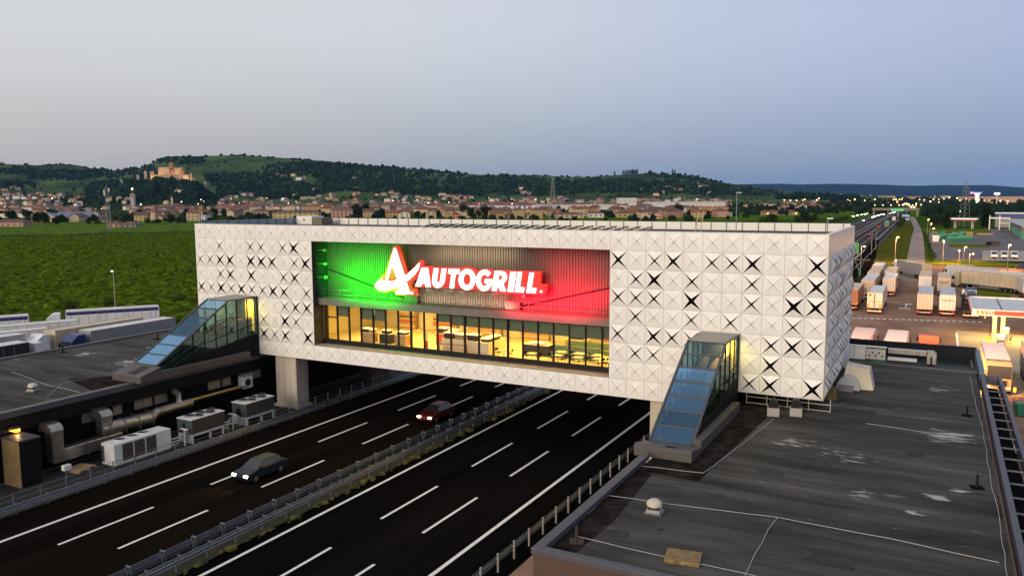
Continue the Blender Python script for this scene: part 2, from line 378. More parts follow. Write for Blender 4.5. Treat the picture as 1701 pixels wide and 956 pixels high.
t.links.new(n1.outputs[0], r1.inputs[0])
m1 = t.nodes.new('ShaderNodeMix'); m1.data_type = 'RGBA'; m1.blend_type = 'MULTIPLY'; m1.inputs[0].default_value = .6
r2 = t.nodes.new('ShaderNodeValToRGB'); r2.color_ramp.elements[0].color = (.45, .5, .45, 1); r2.color_ramp.elements[1].color = (1.15, 1.1, 1.0, 1)
t.links.new(wv.outputs[0], r2.inputs[0]); t.links.new(r1.outputs[0], m1.inputs[6]); t.links.new(r2.outputs[0], m1.inputs[7])
m2 = t.nodes.new('ShaderNodeMix'); m2.data_type = 'RGBA'; m2.blend_type = 'MULTIPLY'; m2.inputs[0].default_value = .5
r3 = t.nodes.new('ShaderNodeValToRGB'); r3.color_ramp.elements[0].position = .3; r3.color_ramp.elements[0].color = (.4, .45, .4, 1); r3.color_ramp.elements[1].position = .7
t.links.new(n2.outputs[0], r3.inputs[0]); t.links.new(m1.outputs[2], m2.inputs[6]); t.links.new(r3.outputs[0], m2.inputs[7]); t.links.new(m2.outputs[2], b.inputs['Base Color'])
def terrain(name, pxs, ws, fz, material):
    vs = [tuple(PG(px, w, fz(px, w))) for w in ws for px in pxs]; n = len(pxs)
    fs = [(j*n+i, j*n+i+1, (j+1)*n+i+1, (j+1)*n+i) for j in range(len(ws)-1) for i in range(n-1)]
    me = bpy.data.meshes.new(name); me.from_pydata(vs, [], fs); me.materials.append(material); me.polygons.foreach_set('use_smooth', [True]*len(fs)); me.update()
    o = bpy.data.objects.new(name, me); col.objects.link(o); return tag(o, kind='structure')
terrain('hills', list(np.arange(-400, 1560, 8)), [W0-2, W0]+list(np.linspace(W0+30, WR, 46))+[3450, 3700, 4000, 4400, 4800], hz, HM)
# the wooded knoll below the castle
KN = [(60, 330), (150, 321), (180, 312), (200, 304), (230, 298), (255, 293), (290, 292), (322, 295), (335, 303), (350, 313), (362, 322), (385, 331), (430, 336)]
def kz(px, w):
    zc = max(0, 21.8+1850*(324.5-lin(KN, px))/FPX); s = (w-1640)/210
    b = max(0, min(1, s)) if s < 1.0 else max(0, 1-(s-1.08)*.9 if s > 1.08 else 1)
    return zc*b*(.93+.14*vnoise(px/14, s*3))-(2 if b == 0 else 0) if 40 < px < 450 else -2
KM = mat('knoll_wood', (.014, .028, .010), .95, var=.6, scale=.03, coord='World', spec=0.)
terrain('castle_hill', list(np.arange(60, 434, 5)), list(np.linspace(1630, 2080, 34)), kz, KM)
MT = [(-600, 318), (900, 316), (1150, 309), (1240, 305), (1300, 304.5), (1330, 306), (1380, 305), (1420, 305.5), (1470, 307), (1520, 309), (1560, 308), (1600, 308.5), (1640, 308), (1701, 313), (1800, 309), (1950, 304), (2300, 300)]
def mz_(px, w):
    zc = 21.8+13500*(324.5-lin(MT, px))/FPX; s = (w-10000)/3500
    return (zc*(.25*s+.75*s*s) if s <= 1 else zc*max(0, 1-(s-1)*1.5))*(1+.22*(vnoise(px/38, s*4)-.5)*(s < .97))-2*(s <= 0)
terrain('mountains', list(np.arange(1000, 2300, 12)), list(np.linspace(10000, 13500, 16))+[14200, 15000, 15900], mz_, mat('mountain_wood', (.010, .022, .026), .95, var=.5, scale=.0015, spec=0., coord='World'))

def ground_at(px, w):
    return max(0, hz(px, w), kz(px, w) if 1630 < w < 2080 else 0)
def on_slope(px, py):
    """world point where the photo pixel meets the hills (marching away from the camera)"""
    w = 500.
    last = None
    while w < 3350:
        p = PD(px, py, w)
        if p.z <= ground_at(px, w): return w, Vector((p.x, p.y, ground_at(px, w)))
        w += 12
    return None
# ------------------------------------------------------------------ woods on the slopes: one mass
def inel(px, py, els):
    return any(((px-a)/ra)**2+((py-b_-(px-a)*sk)/rb)**2 < 1 for a, b_, ra, rb, sk in els)
DARKW = [(590, 290, 120, 16, .10), (480, 283, 45, 10, .05), (700, 285, 75, 9, .06), (350, 312, 60, 20, 0), (420, 306, 75, 18, .05), (470, 318, 70, 14, 0), (620, 308, 90, 13, .05), (560, 314, 40, 6, 0),
         (700, 312, 80, 13, 0), (800, 310, 90, 15, 0), (900, 312, 80, 14, 0), (1000, 310, 80, 12, 0), (1090, 312, 90, 11, 0), (1180, 316, 70, 9, 0), (860, 299, 60, 5, .05), (1250, 321, 60, 5, 0),
         (200, 318, 60, 18, 0), (100, 292, 60, 9, 0), (30, 285, 40, 6, 0), (180, 288, 40, 9, 0), (240, 285, 30, 10, 0), (20, 308, 40, 7, 0), (300, 268, 40, 6, 0), (940, 291, 18, 3, 0), (270, 305, 60, 14, 0), (1105, 292, 35, 5, .1), (1160, 300, 40, 6, .2)]
LIGHT = [(420, 272, 110, 9, .05), (130, 312, 60, 9, 0), (600, 324, 110, 6, 0), (960, 299, 120, 5, -.03), (1080, 296, 60, 5, 0), (390, 285, 60, 6, 0), (60, 300, 50, 5, 0)]
wm = MB(); cnt = 0
while cnt < 6000:
    px = rng.uniform(-20, 1300); py = rng.uniform(256, 332) if rng.random() < .93 else rng.uniform(330, 341)
    if py < lin(CREST, px)-.5: continue
    d_ = inel(px, py, DARKW); l_ = inel(px, py, LIGHT)
    pr = .95 if d_ else (.02 if l_ else .085)
    if 60 < px < 400 and py > lin(KN, px)+3: pr = .95 if py < 333 else .6
    if 318 < px < 362 and abs(py-(286+(px-320)*1.03)) < 11: continue
    if rng.random() > pr: continue
    q = on_slope(px, py)
    if not q: continue
    w, p = q; r = rng.uniform(3.0, 6.5)*(1.15 if d_ else .75)
    wm.blob((p.x, p.y, p.z+r*.5), (r, r, r*rng.uniform(.9, 1.5)), int(rng.random() < .4), 1, .3); cnt += 1
for i in range(230):   # bushes along the crest
    px = rng.uniform(-20, 1260)
    if 1010 < px < 1125: continue
    w = WR-rng.uniform(0, 60); z = hz(px, w); r = rng.uniform(2, 5.5)*(1.5 if rng.random() < .1 else 1); p = PG(px, w, z)
    wm.blob((p.x, p.y, z+r*.4), (r*1.5, r*1.5, r), 0, 1, .3)
WOOD = mat('wood_dark', (.009, .020, .012), 1., var=.5, scale=.02, coord='World', spec=.03); WOOD2 = mat('wood_green', (.016, .032, .015), 1., var=.5, scale=.02, coord='World', spec=.03)
tag(wm.build('hillside_woods', [WOOD, WOOD2], fix=False), 'dark woods and hedges spread over the vineyard hills', 'woods', kind='stuff')
# ================================================================== BRIDGE BUILDING
PZ = 1.4955
ZT = 19.0
zr = lambda r: ZT-PZ*r
B = empty('bridge_restaurant', (0, 0, 0), 0, 'white bridge building clad in folded star cut panels spanning the motorway', 'building')
OPEN_L = {1: '..m..mm.ms.', 2: 'mmss.sss.ms', 3: '..ms.s..ms.', 4: 'smsmsmmss.m', 5: '.m......mss', 6: '......m.sm.', 7: '......sms.s', 8: '...........'}
OPEN_R = {1: 's.ms.mms..s', 2: '.ms.m..m.ms', 3: 'mmm.s..m.ss', 4: '.m..m.m..m.', 5: 'm.smm...msm', 6: '.mm.....s..', 7: '.......ms.s', 8: '...........'}
def cell(mb, c, r, kind, side=False):
    x0, x1, z1, z0 = c*1.5+.008, (c+1)*1.5-.008, zr(r)-.008, zr(r+1)+.008
    cx, cz = (x0+x1)/2, (z0+z1)/2
    a, p = {'.': (.020, .055), 'm': (.092, .115), 's': (.165, .15)}[kind]
    if side: p *= 1.7; a *= 1.0
    a *= rng.uniform(.85, 1.15); p *= rng.uniform(.85, 1.15)
    T = (lambda x, z, d: (x, -d, z)) if not side else (lambda x, z, d: (64.5+d, x, z))
    for (u, v, w_) in (((x0, z1), (x1, z1), (cx, cz+a)), ((x1, z1), (x1, z0), (cx+a, cz)), ((x1, z0), (x0, z0), (cx, cz-a)), ((x0, z0), (x0, z1), (cx-a, cz))):
        # each facet stops in a short blunt lip and is a folded sheet with a returned edge
        mb.add([T(*u, 0), T(*v, 0), T(*w_, p)], [(0, 1, 2)])
        mx = ((u[0]*.04+w_[0]*.96), (u[1]*.04+w_[1]*.96))
cf = MB()
for c in range(43):
    for r in range(9):
        if 11 <= c < 32 and 1 <= r < 8: continue
        if c >= 36 and r == 8: continue
        k = '.'
        if r and c < 11: k = OPEN_L[r][c]
        elif r and c >= 32: k = OPEN_R[r][c-32]
        cell(cf, c, r, k)
cf.build('front_cladding', WHITE, B)
cs = MB()
for c in range(12):
    for r in range(1, 8):
        cell(cs, c, r, rng.choice(['m', 's', 's', '.'] if rng.random() < .8 else ['.']), True)
cs.box(64.5, 64.53, 0, 18.1, zr(1)+.02, ZT-.1)
cs.build('side_cladding', WHITE, B)
# dark backing behind the slits, underside and rear
m = MB()
yb = .32
for (x0, x1, z0, z1) in ((.1, 16.45, zr(9)+.05, ZT-.1), (48.05, 54, zr(9)+.05, ZT-.1), (54, 64.2, zr(8)+.05, ZT-.1), (16.45, 48.05, zr(1)+.06, ZT-.1), (16.45, 48.05, zr(9)+.05, zr(8)-.06)):
    m.box(x0, x1, yb, yb+.12, z0, z1)
m.box(64.1, 64.2, .44, 18, zr(8)+.05, ZT-.1)
m.build('sheathing', DARKB, B)
m = MB(); m.box(.1, 54, .44, 18, zr(9)+.02, zr(9)+.4); m.box(54, 64.1, .44, 18, zr(8)+.02, zr(8)+.4); m.build('floor_slab', mat('soffit_grey', (.05, .05, .05), .8), B)
m = MB(); m.box(.1, 64.1, .44, 18, 18.3, 18.5); m.build('roof', mat('roof_black', (.035, .033, .032), .85, var=.3, scale=.3, coord='World'), B)
m = MB(); m.box(0, 64.5, 18.0, 18.12, zr(9), ZT); m.box(-.02, .1, 0.02, 18, zr(9), ZT); m.build('rear_cladding', WHITE, B)
m = MB(); m.box(-.03, 64.53, -.03, .34, ZT-.012, ZT+.05); m.box(64.2, 64.53, .34, 18.1, ZT-.1, ZT+.05); m.build('parapet_cap', mat('cap_cream', (.72, .68, .62), .5), B)
m = MB(); m.box(64.47, 64.54, -.02, .05, zr(8), ZT-.02); m.build('corner_trim', mat('corner_bronze', (.30, .22, .17), .5), B)
# screen round the roof edge with posts
SCR = mat('screen_white', (.70, .68, .62), .5); SCRG = mat('screen_grey', (.30, .34, .38), .45)
m = MB(); m.box(.2, 64.2, 17.75, 17.8, 18.5, 19.24); m.build('roof_screen', SCR, B)
m = MB(); m.box(.2, .25, .5, 17.75, 18.5, 19.3); m.build('roof_screen', SCRG, B)
mp_ = MB(); mp_.box(-.03, .03, -.05, 0, 18.5, 19.38)
p0 = mp_.build('screen_post', STEEL, B)
for k in range(43):
    o = p0 if k == 0 else p0.copy()
    if k: col.objects.link(o)
    o.location = (.6+1.5*k, 17.72, 0)
for k in range(11):
    o = p0.copy(); col.objects.link(o); o.location = (.32, 1.4+1.5*k, 0)
m = MB(); m.box(.4, 2.9, 15.2, 17.4, 18.5, 19.5); h = m.build('roof_hut', SCR, B, bevel=.03)
m = MB(); m.box(1.55, 1.75, 15.15, 15.2, 19.0, 19.2); m.build('vent_grille', BLACK, h)
m = MB(); m.box(3.4, 5.0, 14.6, 16.6, 18.5, 19.35); m.build('roof_plant_box', mat('brown_metal', (.14, .11, .09), .6), B, bevel=.03)
# tilted solar panels on the roof
PVM = mat('solar_cell', (.015, .018, .026), .18, spec=.6); PVW = mat('solar_frame', (.30, .31, .30), .4, metal=.4)
sp = empty('solar_panel', (0, 0, 0), 0, 'small tilted solar panel on a steel stand on the flat roof behind the parapet', 'solar panel', 'row of solar panels on the bridge roof')
m = MB(); Rt = Matrix.Rotation(math.radians(-14), 4, 'Y'); m.box(-.72, .72, -.9, .9, -.03, .03, 0, Matrix.Translation((0, 0, .34)) @ Rt); m.build('panel', [PVM], sp)
m = MB(); m.box(-.76, .76, -.96, -.9, -.05, .06, 0, Matrix.Translation((0, 0, .34)) @ Rt); m.build('frame', PVW, sp)
for sx in (-.55, .55):
    for sy in (-.7, .7):
        m = MB(); m.box(sx-.05, sx+.05, sy-.05, sy+.05, 0, .32+.13*(sx > 0)); m.build('leg', mat('vent_curb', (.34, .31, .27), .7), sp)
xs_ = np.linspace(P(690, 372, 18.9).x+3, 47.5, 21)
for k, x in enumerate(xs_):
    o = sp if k == 0 else copy_tree(sp)
    o.location = (x, 9.5, 18.5)
# masts on the roof
for i, (px, py0, py1, lab) in enumerate(((1209, 340, 388, 'thin steel mast rising from the bridge roof near the ladder hoops'), (1377, 366, 391, 'thin mast with a small camera arm at the corner of the bridge roof'))):
    p = P(px, py1, 19)
    o = empty('roof_mast', (p.x if i == 0 else 64.3, 2. if i == 0 else .2, 18.5), 0, lab, 'mast')
    m = MB(); m.tube([(0, 0, 0), (0, 0, 3.6 if i == 0 else 1.7)], .035, 6); m.build('pole', GALV, o)
    m = MB(); m.box(-.05, .35, -.03, .03, (3.5 if i == 0 else 1.62), (3.54 if i == 0 else 1.7)); m.build('arm', SCR, o)
# ladder hoops
lad = empty('roof_ladder', (51.6, 13, 18.5), 0, 'pale ladder handrails standing at the roof edge', 'ladder')
for x in (-.25, .25):
    m = MB(); m.tube([(x, 0, 0), (x+.25, 0, 1.9)], .04, 6); m.build('rail', mat('ladder_wood', (.45, .36, .24), .6), lad)
m = MB()
for k in range(6): m.tube([(-.22+.04*k, 0, .3+.28*k), (.28+.04*k, 0, .3+.28*k)], .02, 5)
m.build('rungs', MATS['ladder_wood'], lad)

# ------------------------------------------------------------------ the recess with sign wall and glazing
GY, CY = 1.5, 2.2      # glass plane, corrugated wall plane
XL, XR, ZB, ZTOP = 16.5, 48.0, zr(8), zr(1)
ZL0, ZL1 = 11.12, 11.78   # ledge
m = MB(); x = XL; 
CORR = mat('corrugated_metal', (.065, .056, .046), .45, metal=.1, var=.06, scale=.6, spec=.4)
pts = []
while x < XR-.01:
    for (dx, dy) in ((0, 0), (.10, 0), (.135, -.07), (.235, -.07), (.27, 0)): pts.append((x+dx, CY+dy))
    x += .27
for a, b_ in zip(pts[:-1], pts[1:]):
    if b_[0] > XR: break
    m.quad((a[0], a[1], ZL1-.02), (b_[0], b_[1], ZL1-.02), (b_[0], b_[1], ZTOP), (a[0], a[1], ZTOP))
m.build('corrugated_wall', CORR, B)
m = MB(); m.box(XL, XR, CY+.1, CY+.2, ZL0, 18.3); m.build('recess_backing', DARKB, B)
m = MB(); m.box(XL-.05, XL+.02, .02, CY, ZB, ZTOP+.05); m.box(XR-.02, XR+.05, .02, CY, ZB, ZTOP+.05); m.box(XL+.02, XR-.02, .02, CY, ZTOP, ZTOP+.05); m.build('recess_reveal', mat('reveal_dark', (.03, .028, .027), .6), B)
m = MB(); m.box(XL+.02, XR-.02, .02, 13, ZB-.05, ZB+.06); m.build('sill', mat('sill_grey', (.20, .20, .19), .7, var=.2, scale=1, coord='World'), B)
m = MB(); m.box(XL+.02, XR-.02, .75, CY, ZL0, ZL1); m.build('ledge', mat('ledge_brown', (.13, .115, .10), .6, var=.12, scale=.5), B)
m = MB()    # maintenance railing in front of the sign wall
for z in (ZL1+.45, ZL1+.9): m.tube([(XL+.1, .9, z), (XR-.1, .9, z)], .02, 5)
k = XL+.6
while k < XR:
    m.tube([(k, .9, ZL1), (k, .9, ZL1+.9)], .018, 5); k += 2.1
m.build('maintenance_railing', GALV, B)
m = MB(); m.tube([(XL+.3, CY-.2, 14.6), (24.3, CY-.2, 12.6), (27.3, CY-.2, 12.0)], .06, 6); m.build('tie_rod', BLACK, B)
m = MB(); m.tube([(XR-.3, CY-.2, 14.3), (40.8, CY-.2, 12.6), (38.2, CY-.2, 12.0)], .06, 6); m.build('tie_rod', BLACK, B)
for x in (27.6, 38.6):
    m = MB(); m.box(x-1.2, x+.3, CY-.5, CY-.1, ZL1, ZL1+.75); m.build('switch_cabinet', mat('cabinet_dark', (.035, .033, .03), .6), B)
# glazing
m = MB()
xm = [XL+.3+1.5*k for k in range(21)]
for i, x in enumerate(xm):
    w = .12 if i not in (7, 11, 14) else .17
    m.box(x-w/2, x+w/2, GY-.1, GY+.1, ZB+.06, ZL0)
m.box(XL, XR, GY-.09, GY+.09, ZB+.06, ZB+.52); m.box(XL, XR, GY-.08, GY+.08, ZL0-.1, ZL0)
m.box(XL+.3, XL+1.8, GY-.08, GY+.08, 9.75, 9.85)
m.build('window_frame', BLACK, B)
for i, (a, b_) in enumerate(zip([XL]+xm, xm+[XR])):
    m = MB(); m.quad((a+.045, GY, ZB+.52), (b_-.045, GY, ZB+.52), (b_-.045, GY, ZL0-.1), (a+.045, GY, ZL0-.1)); m.build('window_pane', GLAZ, B)
BL = mat('blind_green', (.105, .135, .085), .8)
for i in range(1, 21):
    if i in (1, 3, 6, 7, 8, 9): continue
    a, b_ = xm[i-1]+.06, (xm[i] if i < 21 else XR)-.06
    zb = {2: 9.95, 4: 9.85, 5: 9.8, 10: 10.2}.get(i, 10.0-.02*(i-11))
    m = MB(); m.box(a, b_, GY+.12, GY+.14, zb, ZL0-.1); m.build('roller_blind', BL, B)
m = MB(); m.box(xm[20]+.06, XR-.05, GY+.12, GY+.14, 9.9, ZL0-.1); m.build('roller_blind', BL, B)
# the lit dining room
ZF = ZB+.08
FLOORM = mat('dining_floor', (.62, .55, .40), .45, var=.10, scale=.4, coord='World'); WALLC = mat('dining_wall', (.60, .55, .40), .7, var=.1, scale=.3, coord='World')
m = MB(); m.box(XL-3, XR+3, CY, 13, ZF-.06, ZF); m.build('dining_floor', FLOORM, B)
m = MB(); m.box(XL-3, XR+3, GY+.3, 13, ZL0+.02, ZL0+.15); m.build('dining_ceiling', mat('dining_ceiling', (.38, .33, .26), .8), B)
m = MB(); m.box(XL-3, XR+3, 13, 13.15, ZF, ZL0); m.box(XL-3.1, XL-3, GY+.2, 13, ZF, ZL0); m.box(XR+3, XR+3.1, GY+.2, 13, ZF, ZL0); m.build('dining_wall', WALLC, B)
WARM = (1, .57, .09)
for x in (20, 26, 32, 38, 44.5):
    lamp('AREA', (x, 6.2, ZL0-.06), 1020, WARM, B, size=4.5, sy=6, name='dining_light')
m = MB()
for x in np.arange(18, 48, 2.2):
    for y in (3.2, 6, 9): m.box(x-.25, x+.25, y-.12, y+.12, ZL0-.05, ZL0+.01)
m.build('ceiling_downlights', emis('downlight', (1, .72, .34), 6), B)
# furniture of the dining room, near the glass
WOODM = mat('counter_wood', (.42, .27, .13), .5, var=.2, scale=2); CREAM = mat('counter_cream', (.62, .55, .42), .5); DKM = mat('counter_dark', (.035, .03, .028), .4); REDM = mat('counter_red', (.45, .05, .03), .5)
def counter(x, y, w, d, h, front, lab, extras=()):
    o = empty('service_counter', (x, y, ZF), 0, lab, 'counter')
    m = MB(); m.box(-w/2, w/2, -d/2, d/2, 0, h-.05); m.build('base', front, o)
    m = MB(); m.box(-w/2-.04, w/2+.04, -d/2-.04, d/2+.04, h-.05, h); m.build('worktop', CREAM, o)
    for i, (ex, ew, eh) in enumerate(extras):
        m = MB(); m.box(ex-ew/2, ex+ew/2, -d*.35, d*.3, h, h+eh); m.build('display_case', DKM if i % 2 == 0 else mat('case_glass', (.30, .22, .12), .15), o)
        m = MB(); m.box(ex-ew/2-.03, ex+ew/2+.03, -d*.4, d*.35, h+eh, h+eh+.05); m.build('case_lid', emis('case_light', (1, .75, .35), 1.6), o)
    return o
counter(20.3, 4.0, 1.5, .9, 1.0, WOODM, 'wooden food counter with dark case behind the third window', [(-.3, .7, .35), (.45, .5, .3)])
counter(22.4, 4.2, 1.4, .9, 1.0, DKM, 'dark food counter with lit tray behind the round lamp window', [(0, .9, .3)])
counter(24.6, 3.9, 1.3, 1.1, 1.1, WOODM, 'rounded wooden display barrel near the middle of the glass wall', [(0, 1., .25)])
counter(28.6, 6.2, 2.6, 1.0, 1.15, REDM, 'counter with a red front under the sign', [(-.6, .9, .5), (.6, .9, .4)])
counter(31.4, 4.2, 4.2, 1.1, 1.1, CREAM, 'long cream service counter with glass display cases below the sign lettering', [(-1.4, 1.0, .55), (-.1, 1.1, .5), (1.3, 1.1, .55)])
counter(34.2, 4.8, 1.3, 3.4, 1.15, CREAM, 'cream counter end with small square drawers beside the empty floor', [(0, .8, .3)])
counter(38.8, 5.6, 2.6, 1.1, 1.05, DKM, 'dark waste and tray station striped with slats in the seating area', [(0, 1.5, .1)])
counter(41.2, 9.2, 2.4, .9, 1.1, WOODM, 'wooden cupboard against the rear wall of the seating area', [(0, 1.2, .3)])
for i, (x, y, w, h) in enumerate(((19, 12.2, 2.4, 2.4), (24, 12.4, 3, 2.2), (29, 12.3, 4, 2.5), (35, 12.4, 3.2, 2.3), (44.5, 12.4, 4, 1.7))):
    o = empty('wall_shelving', (x, y, ZF), 0, ['tall shelving left of the food counters', 'shelving full of bottles behind the dark counter', 'broad lit menu shelving behind the red counter', 'shelving behind the cream counter end', 'low wide shelving behind the green benches'][i], 'shelving')
    m = MB(); m.box(-w/2, w/2, 0, .4, 0, h); m.build('carcass', WOODM, o)
    for k in range(4):
        m = MB(); m.box(-w/2+.05, w/2-.05, -.06, 0, .3+k*h*.22, .42+k*h*.22); m.build('shelf', [CREAM, REDM, DKM, CREAM][k], o)
bar = empty('barrier_rail', (31.2, 2.7, ZF), 0, 'brown timber queue barrier with red post in front of the counters', 'barrier')
m = MB(); m.box(-1.5, 1.5, -.03, .03, .75, .87); m.box(-1.5, 1.5, -.03, .03, .4, .46); m.build('rail', WOODM, bar)
for x in (-1.5, 1.5):
    m = MB(); m.box(x-.07, x+.07, -.07, .07, 0, .9); m.build('post', WOODM if x < 0 else REDM, bar)
pst = empty('menu_post', (28.1, 2.9, ZF), 0, 'red and white menu post standing on the dining floor', 'sign post')
m = MB(); m.box(-.1, .1, -.08, .08, 0, .9); m.build('post', REDM, pst)
m = MB(); m.box(-.07, .07, -.06, .06, .9, 1.7); m.build('board', CREAM, pst)
GRN = mat('bench_green', (.10, .16, .11), .6); 
for i, (x, y, w) in enumerate(((42.2, 5.6, 5.2), (43.2, 8.2, 5.6), (47.8, 5.4, 2.2))):
    o = empty('bench_seat', (x, y, ZF), 0, ['long green upholstered bench facing the glass in the seating area', 'green upholstered bench in the second row of the seating area', 'short green bench at the last window of the restaurant'][i], 'bench')
    m = MB(); m.box(-w/2, w/2, -.3, .3, 0, .45); m.build('seat', GRN, o, bevel=.04)
    m = MB(); m.box(-w/2, w/2, .3, .45, 0, 1.05); m.build('backrest', GRN, o, bevel=.04)
def dtable():
    o = empty('dining_table', (0, 0, 0), 0, 'small square pale table with a black leg beside the glass wall', 'table', 'tables along the restaurant glass')
    m = MB(); m.box(-.42, .42, -.38, .38, .70, .74); m.build('tabletop', CREAM, o)
    m = MB(); m.tube([(0, 0, .03), (0, 0, .7)], .03, 6); m.build('leg', BLACK, o)
    m = MB(); m.disc((0, 0, .015), .22, 'z', .03, 12); m.build('foot', BLACK, o)
    return o
def dchair():
    o = empty('dining_chair', (0, 0, 0), 0, 'black dining chair pulled up to a table beside the glass wall', 'chair', 'chairs along the restaurant glass')
    m = MB(); m.box(-.21, .21, -.2, .2, .44, .47); m.build('seat', BLACK, o)
    m = MB(); m.box(-.21, .21, .2, .23, .66, .86); m.build('backrest', BLACK, o)
    for x in (-.19, .19):
        m = MB(); m.tube([(x, -.18, 0), (x, -.18, .44)], .016, 5); m.build('leg', BLACK, o)
        m = MB(); m.tube([(x, .22, 0), (x, .2, .84)], .016, 5); m.build('leg', BLACK, o)
    return o
tb, ch = None, None
for i, (x, y) in enumerate(((36.6, 2.9), (39.6, 2.7), (42, 3.0), (44.0, 2.9), (45.8, 3.1), (47.2, 2.8), (41.6, 4.6), (43.4, 4.6), (45.2, 4.6))):
    if tb is None: tb = dtable(); o = tb
    else: o = copy_tree(tb)
    o.location = (x, y, ZF)
    for dx, rz in ((-.62, PI/2), (.62, -PI/2)):
        if y > 4 and dx > 0: continue
        if ch is None: ch = dchair(); c = ch
        else: c = copy_tree(ch)
        c.location = (x+dx, y+.05, ZF); c.rotation_euler = (0, 0, rz+rng.uniform(-.3, .3))
pl = empty('pendant_lamp', (21.6, 3.2, 10.3), 0, 'round glowing pendant lamp hanging behind the fourth window', 'lamp')
m = MB(); m.blob((0, 0, 0), (.34, .34, .24), 0, 2, 0); m.build('shade', emis('pendant', (1, .55, .3), 3), pl, smooth=True)
m = MB(); m.tube([(0, 0, .2), (0, 0, .85)], .012, 5); m.build('cord', BLACK, pl)

# ------------------------------------------------------------------ the sign
SY = 1.0
def S(cx, cy, yy=SY):
    """sign artwork coordinate to the sign plane (x, z)"""
    d = ray(620+cx*300/1701, 400+cy*100/567); t = (yy-CAM[1])/d[1]; p = CAM+t*d; return (p[0], p[2])
def flat(name, loops, y0, y1, material, parent):
    cu = bpy.data.curves.new(name, 'CURVE'); cu.dimensions = '2D'; cu.fill_mode = 'BOTH'; cu.extrude = abs(y1-y0)/2
    for lp in loops:
        s = cu.splines.new('POLY'); s.points.add(len(lp)-1); s.use_cyclic_u = True
        for q, (x, z) in zip(s.points, lp): q.co = (x, z, 0, 1)
    o = bpy.data.objects.new(name, cu); col.objects.link(o)
    me = bpy.data.meshes.new_from_object(o.evaluated_get(bpy.context.evaluated_depsgraph_get()))
    me.name = name; me.materials.clear(); me.materials.append(material)
    bpy.data.objects.remove(o); bpy.data.curves.remove(cu)
    me.transform(Matrix.Translation((0, (y0+y1)/2, 0)) @ Matrix.Rotation(PI/2, 4, 'X'))
    r = bpy.data.objects.new(name, me); col.objects.link(r); r.parent = parent; return r
def arc(cx, cy, rx, ry, a0, a1, n=14):
    return [(cx+rx*math.cos(math.radians(a0+(a1-a0)*i/n)), cy+ry*math.sin(math.radians(a0+(a1-a0)*i/n))) for i in range(n+1)]
GL = {'A': [[(0, 0), (.30, 1), (.70, 1), (1, 0), (.68, 0), (.635, .16), (.365, .16), (.32, 0)], [(.42, .36), (.58, .36), (.5, .72)]],
 'U': [[(0, 1)]+arc(.5, .42, .5, .44, 180, 360)+[(1, 1), (.66, 1)]+arc(.5, .42, .16, .18, 360, 180)+[(.34, 1)]],
 'T': [[(0, 1), (1, 1), (1, .76), (.68, .76), (.68, 0), (.32, 0), (.32, .76), (0, .76)]],
 'O': [arc(.5, .5, .5, .54, 0, 350, 27), arc(.5, .5, .245, .30, 0, 350, 27)],
 'G': [arc(.5, .5, .5, .54, 42, 352, 24)+[(.99, .57), (.54, .57), (.54, .37), (.69, .37)]+arc(.5, .5, .245, .30, -35, -318, 20)],
 'R': [[(0, 0), (0, 1), (.5, 1)]+arc(.5, .68, .42, .32, 80, -60, 10)+[(1, 0), (.62, 0), (.33, .37), (.33, 0)], [(.33, .55), (.33, .81), (.50, .81)]+arc(.50, .68, .12, .13, 70, -70, 5)+[(.50, .55)]],
 'I': [[(0, 0), (0, 1), (1, 1), (1, 0)]], 'L': [[(0, 0), (0, 1), (.45, 1), (.45, .25), (1, .25), (1, 0)]]}
SG = empty('illuminated_sign', (0, 0, 0), 0, 'big illuminated red and white lettering with a swooping logo on the coloured wall', 'sign')
SRED = mat('sign_red', (.22, .006, .003), .5, emit=(1.0, .03, .010), es=.5); SWHT = emis('sign_white', (1, .97, .95), 1.7)
LET = [('A', 405, 548), ('U', 553, 690), ('T', 693, 815), ('O', 806, 968), ('G', 970, 1130), ('R', 1122, 1280), ('I', 1270, 1348), ('L', 1338, 1447), ('L', 1448, 1560)]
sh = .30
for chx, a, b_ in LET:
    zb, zt = 13.52, 15.28
    xa = S(a, 430)[0]; xb = S(b_, 300)[0]
    w = xb-xa-(sh if chx not in 'AOG' else .12 if chx != 'A' else 0.0)
    s_ = sh if chx not in 'AOG' else .12 if chx != 'A' else .22
    if chx == 'A': w -= .08
    flat('letter', [[(xa+x*w+s_*z, zb+z*(zt-zb)) for x, z in lp] for lp in GL[chx]], SY-.12, SY, SWHT, SG)
px2 = lambda pts, yy=SY: [S(a, b_, yy) for a, b_ in pts]
flat('backing', [px2([(383, 436), (462, 235), (548, 232), (565, 246), (830, 250), (880, 240), (945, 256), (985, 285), (1040, 262), (1095, 264), (1135, 284), (1160, 270), (1582, 287), (1574, 402), (1640, 410), (1622, 505), (1590, 512), (1200, 495), (1135, 470), (1080, 474), (1000, 475), (940, 462), (880, 470), (820, 452)])], SY+.03, SY+.25, SRED, SG)
flat('logo_backing', [px2([(108, 300), (183, 60), (208, 42), (238, 48), (256, 78), (322, 300), (368, 262), (428, 190), (452, 180), (474, 198), (470, 236), (440, 300), (398, 360), (352, 398), (366, 444), (412, 452), (408, 518), (212, 512), (200, 492), (196, 470), (120, 486), (52, 478), (8, 436), (14, 404), (62, 350), (92, 312)])], SY+.03, SY+.25, SRED, SG)
flat('logo_letter', [px2([(196, 70), (206, 64), (217, 76), (296, 322), (312, 380), (346, 478), (376, 480), (375, 500), (208, 497), (212, 476), (246, 462), (232, 366), (180, 226), (138, 374), (114, 372)])], SY-.06, SY, SWHT, SG)
